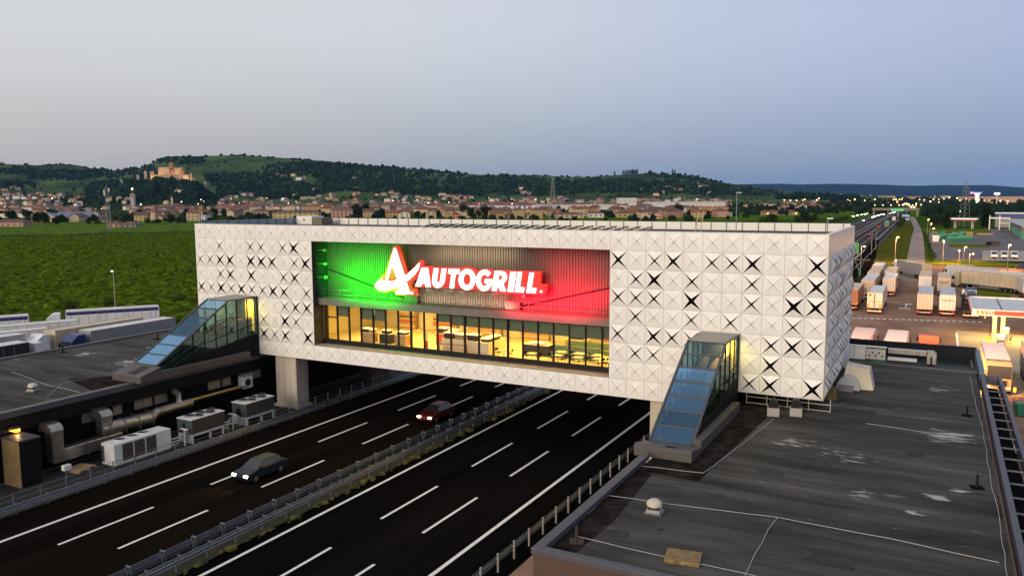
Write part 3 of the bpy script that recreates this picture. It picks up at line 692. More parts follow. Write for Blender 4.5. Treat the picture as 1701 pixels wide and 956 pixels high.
flat('logo_swoosh', [px2([(72, 358), (108, 378), (178, 380), (260, 352), (330, 312), (392, 254), (440, 206), (428, 262), (392, 316), (330, 372), (262, 416), (192, 450), (120, 468), (60, 462), (24, 432), (22, 412), (46, 382)], SY-.08)], SY-.2, SY-.08, SWHT, SG)
flat('registered_mark', [px2([(1582+11*math.cos(k*.5), 476+11*math.sin(k*.5)) for k in range(12)])], SY-.05, SY+.02, SWHT, SG)
m = MB()
for x in (29.5, 31.5, 33, 36.5, 39.6): m.box(x-.12, x+.12, SY+.05, CY, 13.05, 13.35)
m.box(25, 41, SY+.25, SY+.4, 13.6, 13.8); m.build('bracket', GREYM, SG)
# floodlights on arms: green at one end of the recess, red at the other
for zz in (16.55, 15.2, 13.85):
    o = empty('floodlight', (XL+.02, .8, zz), 0, {16.55: 'green floodlight on the top arm of the recess edge', 15.2: 'green floodlight on the middle arm of the recess edge', 13.85: 'green floodlight on the lowest arm of the recess edge'}[zz], 'floodlight')
    m = MB(); m.tube([(0, 0, 0), (1.0, 0, .08)], .035, 6); m.build('arm', mat('arm_green', (.08, .35, .10), .5), o)
    m = MB(); m.box(.9, 1.12, -.14, .14, -.1, .18); m.build('housing', mat('arm_green', (0, 0, 0)), o)
for x_, z_, e_, sx_, sy_ in ((XL+5.1, 13.2, 1500, 4.2, 1.5), (XL+2.6, 14.4, 360, 2.2, 2.0), (XL+8.4, 12.7, 620, 2.6, .8), (XL+7.0, 15.2, 380, 4, 1.4)):
    lamp('AREA', (x_, .12, z_), e_, (.0, 1, .0), B, sx_, sy=sy_, target=(x_+.2, CY, z_+.2), name='green_flood')
for x_, z_, e_, sx_, sy_ in ((XR-4.8, 12.9, 1350, 4.2, 1.3), (XR-1.9, 13.1, 330, 2.0, 1.6), (XR-8.6, 12.7, 780, 2.8, .9), (XR-4.6, 15.4, 170, 5, 1.2)):
    lamp('AREA', (x_, .12, z_), e_, (1, .0, .028), B, sx_, sy=sy_, target=(x_, CY, z_+.2), name='red_flood')
for x_ in (29.8, 33.2, 36.6):
    lamp('AREA', (x_, 1.32, ZL1+.12), 150, (1, .74, .46), B, size=3.2, sy=.25, target=(x_, CY+.15, 15.4), name='wall_wash')
lamp('AREA', (33.4, .12, 16.5), 330, (1, .74, .44), B, size=8.5, sy=.6, target=(33.4, CY, 17.0), name='wall_wash')  # added lamp without a fitting, lightens the wall above the sign

# ------------------------------------------------------------------ piers
for i, (x0, x1, lab) in enumerate(((10.4, 13.25, 'stained concrete pier carrying the bridge beside the rooftop plant'), (51.3, 54.2, 'pale concrete pier carrying the bridge next to the low roof'))):
    for y0 in (.7, 14.6):
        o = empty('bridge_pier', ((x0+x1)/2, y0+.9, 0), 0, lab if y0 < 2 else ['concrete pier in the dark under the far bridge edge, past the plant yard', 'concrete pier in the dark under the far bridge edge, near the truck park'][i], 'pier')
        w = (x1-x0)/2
        m = MB(); m.prism([(-w, -.9), (w, -.9), (w+.0, .9), (-w, .9)], 'z', 0, zr(9)+.02); m.build('shaft', CONCR if y0 < 2 else mat('pier_shaded', (.06, .055, .05), .9, var=.3, scale=.8), o, bevel=.06)  # far piers get darkened concrete, the bridge's shade put into the colour
        m = MB(); m.box(-w-.25, w+.25, -1.1, 1.1, -.02, .25); m.build('footing', CONCR if y0 < 2 else MATS['pier_shaded'], o)
# ================================================================== ESCALATOR TUBES
BRN = mat('apron_brown', (.07, .060, .055), .55, var=.12, scale=.7); TUBEG = glass('tube_roof_glass', (.16, .34, .44), .16, (.34, .62, .95), .06); SIDEG = glass('tube_side_glass', (.42, .58, .50), .10, (.6, .8, .8), .04)
CLEARG = glass('tube_clear_glass', (.50, .60, .62), .10, (.4, .65, .9), .05); TROOF = mat('tube_roof', (.27, .25, .21), .5, var=.1, scale=.8)
YEL = mat('tube_yellow_wall', (.82, .56, .14), .6)
def tube(name, x0, x1, zt, zb, yt, yb, base, lab, yel_side, refl):
    o = empty(name, ((x0+x1)/2, 0, base), 0, lab, 'escalator tube')
    X = Matrix.Translation((-(x0+x1)/2, 0, -base))
    def bld(mb, nm, mt, par=o, **k):
        mb.v = [tuple(X @ Vector(p)) for p in mb.v]; return mb.build(nm, mt, par, **k)
    yb2, zb2 = yb-2.2, base+.0
    m = MB(); m.box(x0-.05, x1+.05, yt-.05, -.02, zt-.06, zt+.06); bld(m, 'flat_roof', TROOF)
    n = 7; fr = MB()
    for i in range(n):
        a, c = i/n, (i+1)/n
        ya, za, yc, zc = yt+(yb-yt)*a, zt+(zb-zt)*a, yt+(yb-yt)*c, zt+(zb-zt)*c
        m = MB(); m.quad((x0+.08, ya-.03, za-.02), (x1-.08, ya-.03, za-.02), (x1-.08, yc+.03, zc+.02), (x0+.08, yc+.03, zc+.02)); bld(m, 'roof_pane', TUBEG if i > 1 else CLEARG)
        fr.box(x0, x1, yc-.06, yc+.06, zc-.08, zc+.05)
    fr.box(x0, x1, yt-.06, yt+.06, zt-.1, zt+.03)
    for x in (x0, x1): fr.tube([(x, yt, zt), (x, yb, zb)], .1, 6); fr.tube([(x, yt, zt), (x, -.03, zt)], .08, 6)
    bld(fr, 'roof_frame', STEEL)
    # sides: glass above a dark spandrel
    for x in (x0, x1):
        zs0, zs1 = base+.6, base+2.2
        def ztop(y): return zt if y > yt else zt+(zb-zt)*(yt-y)/(yt-yb)
        def zsp(y): return min(ztop(y), zs0+(zs1-zs0)*max(0, min(1, (y-yb)/(yt-yb+2))))
        ys = list(np.linspace(yb, -.1, 10)); fr = MB(); sp_ = MB()
        for a, c in zip(ys[:-1], ys[1:]):
            m = MB(); m.quad((x, a+.03, zsp(a)), (x, c-.03, zsp(c)), (x, c-.03, ztop(c)-.05), (x, a+.03, ztop(a)-.05)); bld(m, 'side_pane', SIDEG)
            sp_.quad((x, a, base), (x, c, base), (x, c, zsp(c)), (x, a, zsp(a)))
            fr.box(x-.05, x+.05, c-.045, c+.045, base, ztop(c))
        fr.tube([(x, yb+3.4, base+2.1), (x, -.05, base+3.4)], .05, 5)
        bld(fr, 'side_frame', BLACK); bld(sp_, 'spandrel', WALLB)
    m = MB(); m.box(x0+.1, x1-.1, -.35, -.30, base, zt-.1); bld(m, 'portal_wall', mat('portal_wall', (.06, .075, .07), .7))
    a0, a1 = (x0+1.7, x1-.15)
    m = MB(); m.box(a0, a1, -.45, -.40, base+2.6, zt-.2); bld(m, 'glow_panel', emis('panel_glow', (1, .58, .13), .85))  # yellow wall panel given its own glow in place of lamplight
    # two escalator balustrades and the stair between them
    for k, x in enumerate((x0+.55, x0+1.45, x1-.45)):
        m = MB(); m.prism([(yb+.6, base+.1), (yt+.6, base+3.7), (-.5, base+3.9), (-.5, base+2.7), (yt+1, base+2.5), (yb+1.8, base+.05)], 'x', x-.05, x+.05); bld(m, 'balustrade', mat('balustrade_grey', (.22, .24, .23), .3, metal=.4))
        m = MB(); m.tube([(x, yb+.5, base+.25), (x, yt+.6, base+3.85), (x, -.6, base+4.0)], .06, 6); bld(m, 'handrail', RUBBER)
    m = MB(); m.prism([(yb+1.5, base+.05), (yt+.8, base+2.6), (-.5, base+2.8), (-.5, base+2.2), (yt+1.4, base+2.0), (yb+2.6, base+.02)], 'x', x0+.62, x1-.52); bld(m, 'steps', GREYM)
    m = MB(); m.box(x0+.1, x1-.1, yb+.2, -.4, base+.01, base+.04); bld(m, 'tube_floor', mat('tube_floor', (.25, .22, .18), .6))
    lamp('AREA', ((x1-x0)/2-.6, -1.3, zt-.25-base), 300, (1, .62, .22), o, .8, name='tube_light')
    # sloping brown apron at the foot
    m = MB(); w0, w1 = x0-.3, x1+.6
    m.prism([(yb-.02, zb-.03), (yb-.02, base), (yb2, base), (yb2, base+.62), (yb2+.25, base+.7)], 'x', w0, w1); bld(m, 'apron', BRN, bevel=.03)
    m = MB(); m.add([(x0+1.5, yb-.3, zb-.09), (x1-.5, yb-.3, zb-.09), (x1-.5, yb2+.3, base+.76), (x0+1.5, yb2+.3, base+.76)], [(0, 1, 2, 3)]); bld(m, 'apron_slot', BLACK)
    m = MB(); m.box(x1+.05, w1, yb, -1.8, base, base+.72); bld(m, 'upstand', BRN, bevel=.04)
    return o
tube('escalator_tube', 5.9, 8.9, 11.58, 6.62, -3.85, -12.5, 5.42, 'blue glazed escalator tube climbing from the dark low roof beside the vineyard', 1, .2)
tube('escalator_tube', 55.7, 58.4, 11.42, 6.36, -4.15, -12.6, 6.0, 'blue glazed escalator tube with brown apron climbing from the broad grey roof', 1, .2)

# ================================================================== RIGHT LOW BUILDING
RB = empty('service_building', (65, 0, 0), 0, 'flat roofed building with a wide weathered grey roof and brown wall', 'building')
RX = Matrix.Translation((-65, 0, 0))
def rb(mb, nm, mt, **k):
    mb.v = [tuple(RX @ Vector(p)) for p in mb.v]; return mb.build(nm, mt, RB, **k)
# weathered membrane with pale stains
rmat = bpy.data.materials.new('weathered_roof'); rmat.use_nodes = True
t = rmat.node_tree; b = t.nodes['Principled BSDF']; b.inputs['Roughness'].default_value = .75; b.inputs['Specular IOR Level'].default_value = .08
gp = t.nodes.new('ShaderNodeNewGeometry')
def tn(scale, st, det=6):
    mp = t.nodes.new('ShaderNodeMapping'); mp.inputs['Scale'].default_value = st; n = t.nodes.new('ShaderNodeTexNoise'); n.inputs['Scale'].default_value = scale; n.inputs['Detail'].default_value = det; n.inputs['Roughness'].default_value = .62
    t.links.new(gp.outputs['Position'], mp.inputs[0]); t.links.new(mp.outputs[0], n.inputs[0]); return n
def tr(src, p0, c0, p1, c1):
    r = t.nodes.new('ShaderNodeValToRGB'); r.color_ramp.elements[0].position = p0; r.color_ramp.elements[0].color = (*c0, 1); r.color_ramp.elements[1].position = p1; r.color_ramp.elements[1].color = (*c1, 1); t.links.new(src.outputs[0], r.inputs[0]); return r
def tm(a, b_, f, blend='MIX'):
    m_ = t.nodes.new('ShaderNodeMix'); m_.data_type = 'RGBA'; m_.blend_type = blend; t.links.new(a, m_.inputs[6]); t.links.new(b_, m_.inputs[7])
    if isinstance(f, float): m_.inputs[0].default_value = f
    else: t.links.new(f, m_.inputs[0])
    return m_.outputs[2]
base_ = tr(tn(.22, (.5, 1.6, 1)), .3, (.030, .0285, .026), .72, (.104, .096, .085))
streak = tr(tn(1.1, (.22, 1.5, 1), 7), .35, (.55, .55, .55), .66, (1.25, 1.25, 1.25))
c1 = tm(base_.outputs[0], streak.outputs[0], .75, 'MULTIPLY')
# overlapping strips of felt
sx_ = t.nodes.new('ShaderNodeSeparateXYZ'); t.links.new(gp.outputs['Position'], sx_.inputs[0])
def mth(op, a, v=None):
    q = t.nodes.new('ShaderNodeMath'); q.operation = op
    t.links.new(a, q.inputs[0])
    if v is not None: q.inputs[1].default_value = v
    return q.outputs[0]
wob = mth('MULTIPLY', tn(.5, (1, .3, 1), 2).outputs[0], .22); yw = t.nodes.new('ShaderNodeMath'); yw.operation = 'ADD'; t.links.new(sx_.outputs[1], yw.inputs[0]); t.links.new(wob, yw.inputs[1])
yy = mth('MULTIPLY', yw.outputs[0], 1/1.05); fl = mth('FLOOR', yy); fr_ = mth('FRACT', yy)
wn = t.nodes.new('ShaderNodeTexWhiteNoise'); wn.noise_dimensions = '1D'; t.links.new(fl, wn.inputs['W'])
strip_ = t.nodes.new('ShaderNodeValToRGB'); strip_.color_ramp.elements[0].color = (.74, .74, .74, 1); strip_.color_ramp.elements[1].color = (1.2, 1.18, 1.14, 1); t.links.new(wn.outputs[0], strip_.inputs[0])
c1 = tm(c1, strip_.outputs[0], .8, 'MULTIPLY')
lap = t.nodes.new('ShaderNodeValToRGB'); lap.color_ramp.elements[0].position = .0; lap.color_ramp.elements[0].color = (.42, .42, .42, 1); lap.color_ramp.elements[1].position = .07; lap.color_ramp.elements[1].color = (1, 1, 1, 1); t.links.new(fr_, lap.inputs[0])
c1 = tm(c1, lap.outputs[0], .7, 'MULTIPLY')
pud = tr(tn(.33, (.55, 1.5, 1), 8), .64, (0, 0, 0), .72, (1, 1, 1)); wc = t.nodes.new('ShaderNodeRGB'); wc.outputs[0].default_value = (.21, .205, .195, 1)
pf = t.nodes.new('ShaderNodeMath'); pf.operation = 'MULTIPLY'; pf.inputs[1].default_value = .6; t.links.new(pud.outputs[0], pf.inputs[0])
c2 = tm(c1, wc.outputs[0], pf.outputs[0])
spk = tr(tn(1.6, (.6, 1.3, 1), 5), .735, (0, 0, 0), .765, (1, 1, 1)); wc2 = t.nodes.new('ShaderNodeRGB'); wc2.outputs[0].default_value = (.5, .48, .46, 1)
c3 = tm(c2, wc2.outputs[0], spk.outputs[0])
mask = None
for (sx, sy, sr, st) in ((72.6, -1.6, 2.6, .50), (68.4, -15.6, 1.7, .56), (70.8, -17.0, 1.3, .56), (63.6, -7.5, 2.6, .57), (71.8, -14.2, 1.6, .56), (72.0, 12.5, 2.6, .58), (67, -9.0, 3.5, .60), (73.0, -12.5, 1.0, .5), (64.5, 4, 3.0, .6), (0., -9., 4., .55), (-4, -1, 4, .54), (-8, -8, 3, .56)):
    vd = t.nodes.new('ShaderNodeVectorMath'); vd.operation = 'DISTANCE'; t.links.new(gp.outputs['Position'], vd.inputs[0]); vd.inputs[1].default_value = (sx, sy, 6 if sx > 20 else 5.4)
    a_ = t.nodes.new('ShaderNodeMapRange'); t.links.new(vd.outputs['Value'], a_.inputs[0]); a_.inputs[1].default_value = 0; a_.inputs[2].default_value = sr; a_.inputs[3].default_value = .20; a_.inputs[4].default_value = -.12
    if mask is None: snz = tn(1.5, (.45, 1.7, 1), 7)
    ad = t.nodes.new('ShaderNodeMath'); ad.operation = 'ADD'; t.links.new(snz.outputs[0], ad.inputs[0]); t.links.new(a_.outputs[0], ad.inputs[1])
    b2 = t.nodes.new('ShaderNodeMapRange'); t.links.new(ad.outputs[0], b2.inputs[0]); b2.inputs[1].default_value = st+.06; b2.inputs[2].default_value = st+.14
    if mask is None: mask = b2.outputs[0]
    else:
        mxm = t.nodes.new('ShaderNodeMath'); mxm.operation = 'MAXIMUM'; t.links.new(mask, mxm.inputs[0]); t.links.new(b2.outputs[0], mxm.inputs[1]); mask = mxm.outputs[0]
wc3 = t.nodes.new('ShaderNodeRGB'); wc3.outputs[0].default_value = (.42, .41, .40, 1)
mf = t.nodes.new('ShaderNodeMath'); mf.operation = 'MULTIPLY'; mf.inputs[1].default_value = .85; t.links.new(mask, mf.inputs[0])
c3 = tm(c3, wc3.outputs[0], mf.outputs[0]); t.links.new(c3, b.inputs['Base Color'])
bn = tn(6, (1, 1, 1), 4); bp = t.nodes.new('ShaderNodeBump'); bp.inputs['Strength'].default_value = .25; bp.inputs['Distance'].default_value = .03; t.links.new(bn.outputs[0], bp.inputs['Height']); t.links.new(bp.outputs[0], b.inputs['Normal'])
RZ = 6.0
x0, x1, y0, y1 = 56.1, 74.9, -30.2, 23.4
m = MB(); m.box(x0+.5, x1-.1, y0+.45, y1, RZ-.3, RZ); rb(m, 'roof', rmat)
CAPG = mat('cap_grey', (.065, .063, .075), .5, var=.1, scale=1)
m = MB(); m.box(x0, x0+.5, y0, -15.4, RZ+.1, RZ+.38); m.box(x0+.5, x1+.1, y0, y0+.45, RZ+.1, RZ+.38); m.box(x0+1.2, x1, 20.6, 20.75, RZ, RZ+.16)
m.box(x0, x0+.5, -10, y1, RZ-.5, RZ+.3); rb(m, 'parapet', CAPG, bevel=.02)
BRW = mat('wall_brown', (.075, .042, .027), .75, var=.25, scale=.4)
m = MB(); m.box(x0+.06, x1, y0+.1, y0+.3, 0, RZ+.1); rb(m, 'front_wall', BRW)
m = MB(); m.box(x0+.04, x1, y0+.06, y0+.1, 4.6, 4.66); m.box(x0+.04, x1, y0+.06, y0+.1, 3.2, 3.26); rb(m, 'wall_joint', BLACK)
m = MB(); m.box(x0+.1, x0+.3, y0+.3, -15.4, RZ-.5, RZ+.1); m.box(x0+.1, x0+.3, y0+.3, y1+8, 0, RZ-.5); m.box(x1-.3, x1-.1, y0+.3, y1+8, 0, RZ-.5); m.box(x0+.3, x1-.3, y1+7.8, y1+8, 0, RZ-.5); rb(m, 'side_wall', mat('wall_grey', (.14, .12, .10), .8, var=.2, scale=.4))
# darker damp strip of membrane round the tube and along the parapet
DAMP = mat('membrane_damp', (.012, .010, .009), .7, var=.45, scale=1.2, coord='World', c2=(.040, .031, .025), spec=.0)
m = MB(); m.add([(56.6, -17.4, RZ+.004), (60.2, -17.6, RZ+.004), (60.3, -14.5, RZ+.004), (61.1, -2.2, RZ+.004), (61.1, 14, RZ+.004), (56.6, 14, RZ+.004)], [tuple(range(6))])
m.add([(56.6, -29.7, RZ+.004), (57.7, -29.7, RZ+.004), (58., -25, RZ+.004), (57.5, -17.5, RZ+.004), (56.6, -17.4, RZ+.004)], [tuple(range(5))]); rb(m, 'damp_membrane', DAMP)
PATCH = mat('felt_patch', (.030, .029, .029), .7, var=.35, scale=1.5, coord='World', c2=(.06, .057, .053), spec=.1)
for i, (px_, py_, w_, d_, a_) in enumerate(((63.4, -14.2, 1.5, .9, .1), (67.8, -24.6, 2.1, 1.0, -.05), (70.6, -6.5, 1.1, 1.6, .2), (61.6, -19.4, .8, .7, .5), (66.6, 2.2, 2.6, 1.1, .03), (72.2, 8.8, 1.4, .8, -.2), (58.6, -26.2, 1.2, .8, .3))):
    m = MB(); m.box(-w_/2, w_/2, -d_/2, d_/2, RZ+.004, RZ+.014, 0, Matrix.Translation((px_, py_, 0)) @ Matrix.Rotation(a_, 4, 'Z')); rb(m, 'felt_patch', PATCH)
for (px_, py_) in ((64.2, -1.9), (66.2, -12.4), (69.2, 3.5), (71.5, -19), (60.3, -24.8), (65.5, 17), (73.2, 14)):
    m = MB(); m.tube([(px_, py_, RZ+.002), (px_, py_, RZ+.03)], [.16, .13], 9); rb(m, 'roof_drain', BLACK)
# light well with cross bars along the far side
m = MB(); m.box(75.0, 75.3, -34, 18.2, RZ-.4, RZ+.45); m.box(76.3, 76.55, -34, 18.2, RZ-.4, RZ+.4); m.box(75.3, 76.3, 18.0, 18.2, RZ-.3, RZ+.42); rb(m, 'lightwell_beam', CAPG, bevel=.02)
for k in range(22):
    m = MB(); m.box(75.3, 76.3, 15.4-2.35*k, 15.46-2.35*k, RZ+.1, RZ+.18); rb(m, 'lightwell_bar', GALV)
m = MB(); m.box(75.3, 76.3, -34, 18, RZ-.75, RZ-.65); rb(m, 'lightwell_shade', DARKB)  # black sheet just below the bars, standing for the shaded depth
# rear gutter, upstand and parapet
TEAL = mat('upstand_teal', (.022, .034, .038), .5, spec=.2)
m = MB(); m.box(x0+.5, x1, y1, 30.2, RZ-1.0, RZ-.8); rb(m, 'rear_gutter', TEAL)
m = MB(); m.box(x0, x1+.2, 30.0, 30.3, 0, RZ+.75); rb(m, 'rear_parapet', mat('parapet_black', (.010, .011, .014), .6, spec=.15))
m = MB(); m.box(x1+.05, x1+.45, 18.4, 30.3, RZ-1, RZ+.55); rb(m, 'corner_parapet', mat('parapet_blue', (.10, .14, .16), .5), bevel=.02)
def prop(name, p, rz, lab, cat, group=None): return empty(name, p, rz, lab, cat, group)
# rooftop odds and ends
def fan(p, lab, s=1., rz=.1):
    o = prop('roof_vent', p, rz, lab, 'roof vent')
    m = MB(); m.box(-.42*s, .42*s, -.42*s, .42*s, 0, .3*s); m.build('curb', mat('vent_curb', (.34, .31, .27), .7), o, bevel=.02)
    m = MB(); m.box(-.55*s, .55*s, -.55*s, .55*s, .02, .08); m.build('flashing', GALV, o)
    m = MB()
    for a in (-1, 1):
        for c in (-1, 1): m.box(a*.3*s-.03, a*.3*s+.03, c*.3*s-.03, c*.3*s+.03, .3*s, .5*s)
    m.box(-.25*s, .25*s, -.25*s, .25*s, .3*s, .48*s); m.build('vent_neck', BLACK, o)
    m = MB(); n = 12
    prof = [(.46, .46), (.50, .55), (.46, .72), (.30, .86), (.05, .9)]
    vs = []; 
    for r, z in prof: vs += [(r*s*math.cos(2*PI*k/n), r*s*math.sin(2*PI*k/n), z*s) for k in range(n)]
    fs = [(j*n+k, j*n+(k+1) % n, (j+1)*n+(k+1) % n, (j+1)*n+k) for j in range(len(prof)-1) for k in range(n)]+[tuple(range(n))[::-1], tuple(range((len(prof)-1)*n, len(prof)*n))]
    m.add(vs, fs); m.build('cowl', mat('cowl_cream', (.50, .45, .35), .5, var=.1, scale=3), o)
    return o
fan((59.4, -23.0, RZ), 'cream domed vent on the grey roof in front of the brown apron', .8)
hb = prop('roof_hatch', (62.15, -27.4, RZ), .15, 'low rusty yellow box lying on the grey roof near the front edge', 'hatch')
m = MB(); m.box(-.75, .75, -.62, .62, 0, .16); m.build('body', mat('rust', (.25, .13, .04), .8, var=.5, scale=3, c2=(.42, .30, .12)), hb, bevel=.02)
m = MB(); m.box(-.68, .68, -.55, .55, .16, .2); m.build('cover', mat('rust_cover', (.40, .28, .11), .7, var=.4, scale=4, c2=(.16, .08, .03)), hb, bevel=.01)
for i, (x, y, lab) in enumerate(((73.7, 4.5, 'short black pipe on a square base beside the barred light well'), (73.8, -11.6, 'short black pipe on a square base near the conductor wire bend'), (57.3, -27.9, 'rusty pipe stub on a dark base at the front corner of the grey roof'), (71.2, 22.6, 'black pipe stub at the rear gutter of the grey roof'))):
    o = prop('vent_pipe', (x, y, RZ), .2*i, lab, 'vent pipe')
    m = MB(); m.box(-.32, .32, -.32, .32, 0, .04); m.build('base_plate', DARKB if i != 2 else mat('rust_dark', (.05, .03, .02), .8), o)
    m = MB(); m.tube([(0, 0, .04), (0, 0, .75)], .07, 8); m.build('pipe', BLACK if i != 2 else MATS['rust_dark'], o)
for i, (x, y) in enumerate(((61.35, -1.7), (62.8, -1.0))):
    o = prop('chimney_cowl', (x, y, RZ), .15, ['hooded black cowl on a pale box under the bridge edge, nearer the tube', 'hooded black cowl on a pale box under the bridge edge, farther from the tube'][i], 'chimney')
    m = MB(); m.box(-.42, .42, -.38, .38, 0, .62); m.build('box', mat('vent_curb', (0, 0, 0)), o, bevel=.02)
    m = MB(); m.tube([(0, -.3, .62), (0, -.3, .95)], .01, 4); m.prism(arc(0, .62, .36, .62, 0, 180, 10), 'y', -.34, .34); m.build('hood', BLACK, o)
sk = prop('roof_skylight', (65.7, 10.4, RZ), 0, 'cream wedge shaped hood with a clear half round cover beside the bridge corner', 'skylight')
m = MB(); m.prism([(-1.0, 0), (1.5, 0), (1.15, 1.7), (-.6, 1.9)], 'y', -.9, .9); m.build('hood', mat('hood_cream', (.62, .54, .40), .5, var=.1, scale=1), sk, bevel=.03)
m = MB(); m.prism(arc(-.35, .1, .9, 1.1, 0, 180, 12), 'y', -1.9, -.9); m.build('cover', mat('cover_grey', (.40, .42, .43), .2), sk)
m = MB(); m.box(-1.0, .1, -2.2, -1.9, 0, .5); m.build('motor_box', GREYM, sk)
br = prop('plastic_drum', (66.2, 14.8, RZ), 0, 'dark blue plastic drum leaning by the bridge side on the grey roof', 'drum')
m = MB(); m.tube([(0, 0, 0), (0, 0, .1), (0, 0, .5), (0, 0, .9), (0, 0, 1.0)], [.3, .36, .38, .36, .28], 14); m.build('barrel', mat('drum_blue', (.012, .05, .19), .4), br)
m = MB(); m.box(-.62, -.3, -.25, .25, 0, 1.15); m.build('bracket', BLACK, br)
hs = prop('garden_hose', (66.8, 21.0, RZ), 0, 'heap of green hose lying by the silver duct', 'hose')
m = MB()
for k in range(3): m.tube([(.7*math.cos(a*.5)*(1-.15*k), .3*math.sin(a*.5)*(1-.15*k), .08+.1*k) for a in range(13)], .07, 6)
m.build('coil', mat('hose_green', (.02, .10, .05), .5), hs)
# rear plant: white panels and a silver duct
pp = prop('plant_screen', (64.0, 22.9, RZ), 0, 'white metal panels with a control board behind the bridge corner', 'plant screen')
for k in range(4):
    m = MB(); m.box(-2.6+1.05*k, -1.6+1.05*k, 0, .08, 0, 1.25); m.build('panel', SCR, pp)
m = MB(); m.box(1.6, 3.3, -.05, .15, .1, 1.1); m.build('control_board', mat('board_cream', (.55, .52, .45), .6), pp)
for k in range(5):
    m = MB(); m.disc((1.9+.28*k, -.08, .45+.3*(k % 2)), .09, 'y', .05, 8); m.build('gauge', BLACK, pp)
m = MB(); m.box(-2.7, 3.4, -.1, .2, 1.25, 1.36); m.build('coping', SCR, pp)
DUCT = mat('duct_silver', (.34, .32, .29), .3, metal=.9, var=.25, scale=1.2, bump=.3, bscale=2.2)
dd = prop('air_duct', (67.9, 23.0, RZ), 0, 'shiny silver air duct with a bent end behind the grey roof', 'duct')
m = MB(); m.box(-.4, 2.9, -.1, .5, .75, 1.25); m.build('run', DUCT, dd, bevel=.05)
m = MB(); m.prism([(2.9, 0), (2.9, 1.28), (3.5, 1.28), (3.75, 1.0), (3.75, 0)], 'y', -.15, .55); m.build('elbow', DUCT, dd, bevel=.05)
m = MB(); m.box(-.4, 2.1, -.12, .4, .12, .4); m.build('lower_run', mat('duct_white', (.6, .58, .55), .4), dd, bevel=.04)
# conductor wires with small holders
def wire(pts, z, lab, r=.015):
    o = MB(); pp_ = []
    for (a, b_) in zip(pts[:-1], pts[1:]):
        L_ = math.dist(a, b_); n = max(2, int(L_/1.2))
        for k in range(n): pp_.append((a[0]+(b_[0]-a[0])*k/n+rng.uniform(-.05, .05), a[1]+(b_[1]-a[1])*k/n+rng.uniform(-.05, .05), z+.05+rng.uniform(-.01, .02)))
    pp_.append((*pts[-1], z+.05)); o.tube(pp_, r, 5)
    return tag(o.build('conductor_wire', mat('wire_alu', (.45, .44, .42), .5), None), lab, 'wire')
wire([(56.52, -21.97), (59.4, -21.7), (64.94, -20.84), (70.06, -21.07), (74.3, -21.5)], RZ, 'thin pale conductor wire crossing the grey roof from side to side past the cream vent')
wire([(56.55, -24.8), (56.52, -21.97), (56.3, -16.75), (60.12, -16.3), (60.6, -12), (61.6, -3)], RZ, 'pale conductor wire looping round the brown apron of the tube')
wire([(64.94, -20.84), (64.86, -24.16), (64.9, -29.6)], RZ, 'short conductor wire running from the cross wire to the front parapet')
wire([(57.04, -27.51), (62.1, -27.67), (64.91, -27.59), (70, -28.2)], RZ, 'conductor wire passing under the rusty yellow box')
wire([(74.25, 19), (74.3, 12.64), (74.55, -.17), (74.5, -9.29), (74.6, -16.74), (74.5, -29)], RZ, 'long conductor wire running beside the barred light well')
wire([(67.5, -1.1), (70.9, -1.47), (73.9, -1.2)], RZ, 'faint conductor wire across the rear half of the grey roof')
# railing in the gap below the bridge
rl = prop('gap_railing', (58.9, .9, RZ), 0, 'thin pale railing in the gap between the grey roof and the bridge', 'railing')
m = MB(); m.tube([(0, 0, .55), (6, 0, .55)], .03, 5); m.tube([(0, 0, .08), (6, 0, .08)], .03, 5); m.build('rail', mat('rail_pale', (.5, .46, .36), .5), rl)
for k in range(5):
    m = MB(); m.tube([(1.5*k, 0, 0), (1.5*k, 0, 1.0)], .03, 5); m.build('post', MATS['rail_pale'], rl)
m = MB(); m.box(0, 6, 4, 4.2, 0, 1.04); m.build('inner_wall', mat('gap_yellow', (.12, .10, .035), .8, var=.5, scale=.8), rl)

# ================================================================== LEFT LOW BUILDING
LB = empty('service_building', (-2, 0, 0), 0, 'flat roofed building with black side wall and dusty dark roof beside the plant yard', 'building')
LX = Matrix.Translation((2, 0, 0))
def lb(mb, nm, mt, **k):
    mb.v = [tuple(LX @ Vector(p)) for p in mb.v]; return mb.build(nm, mt, LB, **k)
LZ = 5.4
m = MB(); m.box(-12.6, 8.2, -60, 24, LZ-.3, LZ); lb(m, 'roof', rmat)
m = MB(); m.box(8.1, 8.75, -60, 24, LZ-.4, LZ+.1); lb(m, 'parapet', CAPG, bevel=.02)
m = MB(); m.box(-12.95, -12.6, -60, 24, LZ-.4, LZ+.22); lb(m, 'parapet', mat('cap_dark', (.10, .10, .10), .5), bevel=.02)
m = MB(); m.box(8.45, 8.65, -60, 24, 3.85, LZ-.4); lb(m, 'fascia', WALLB)
m = MB(); m.box(8.1, 8.3, -60, 24, 0, 3.85); lb(m, 'side_wall', mat('wall_black', (.006, .006, .007), .8, spec=.05))
m = MB(); m.box(-12.8, -12.6, -60, 24, 0, LZ-.4); m.box(-12.6, 8.1, 23.8, 24, 0, LZ-.4); lb(m, 'rear_wall', mat('wall_grey', (0, 0, 0)))
WPAN = mat('window_beige', (.20, .17, .12), .35, var=.25, scale=1.5); WFR = mat('window_alu', (.16, .16, .15), .4, metal=.4)
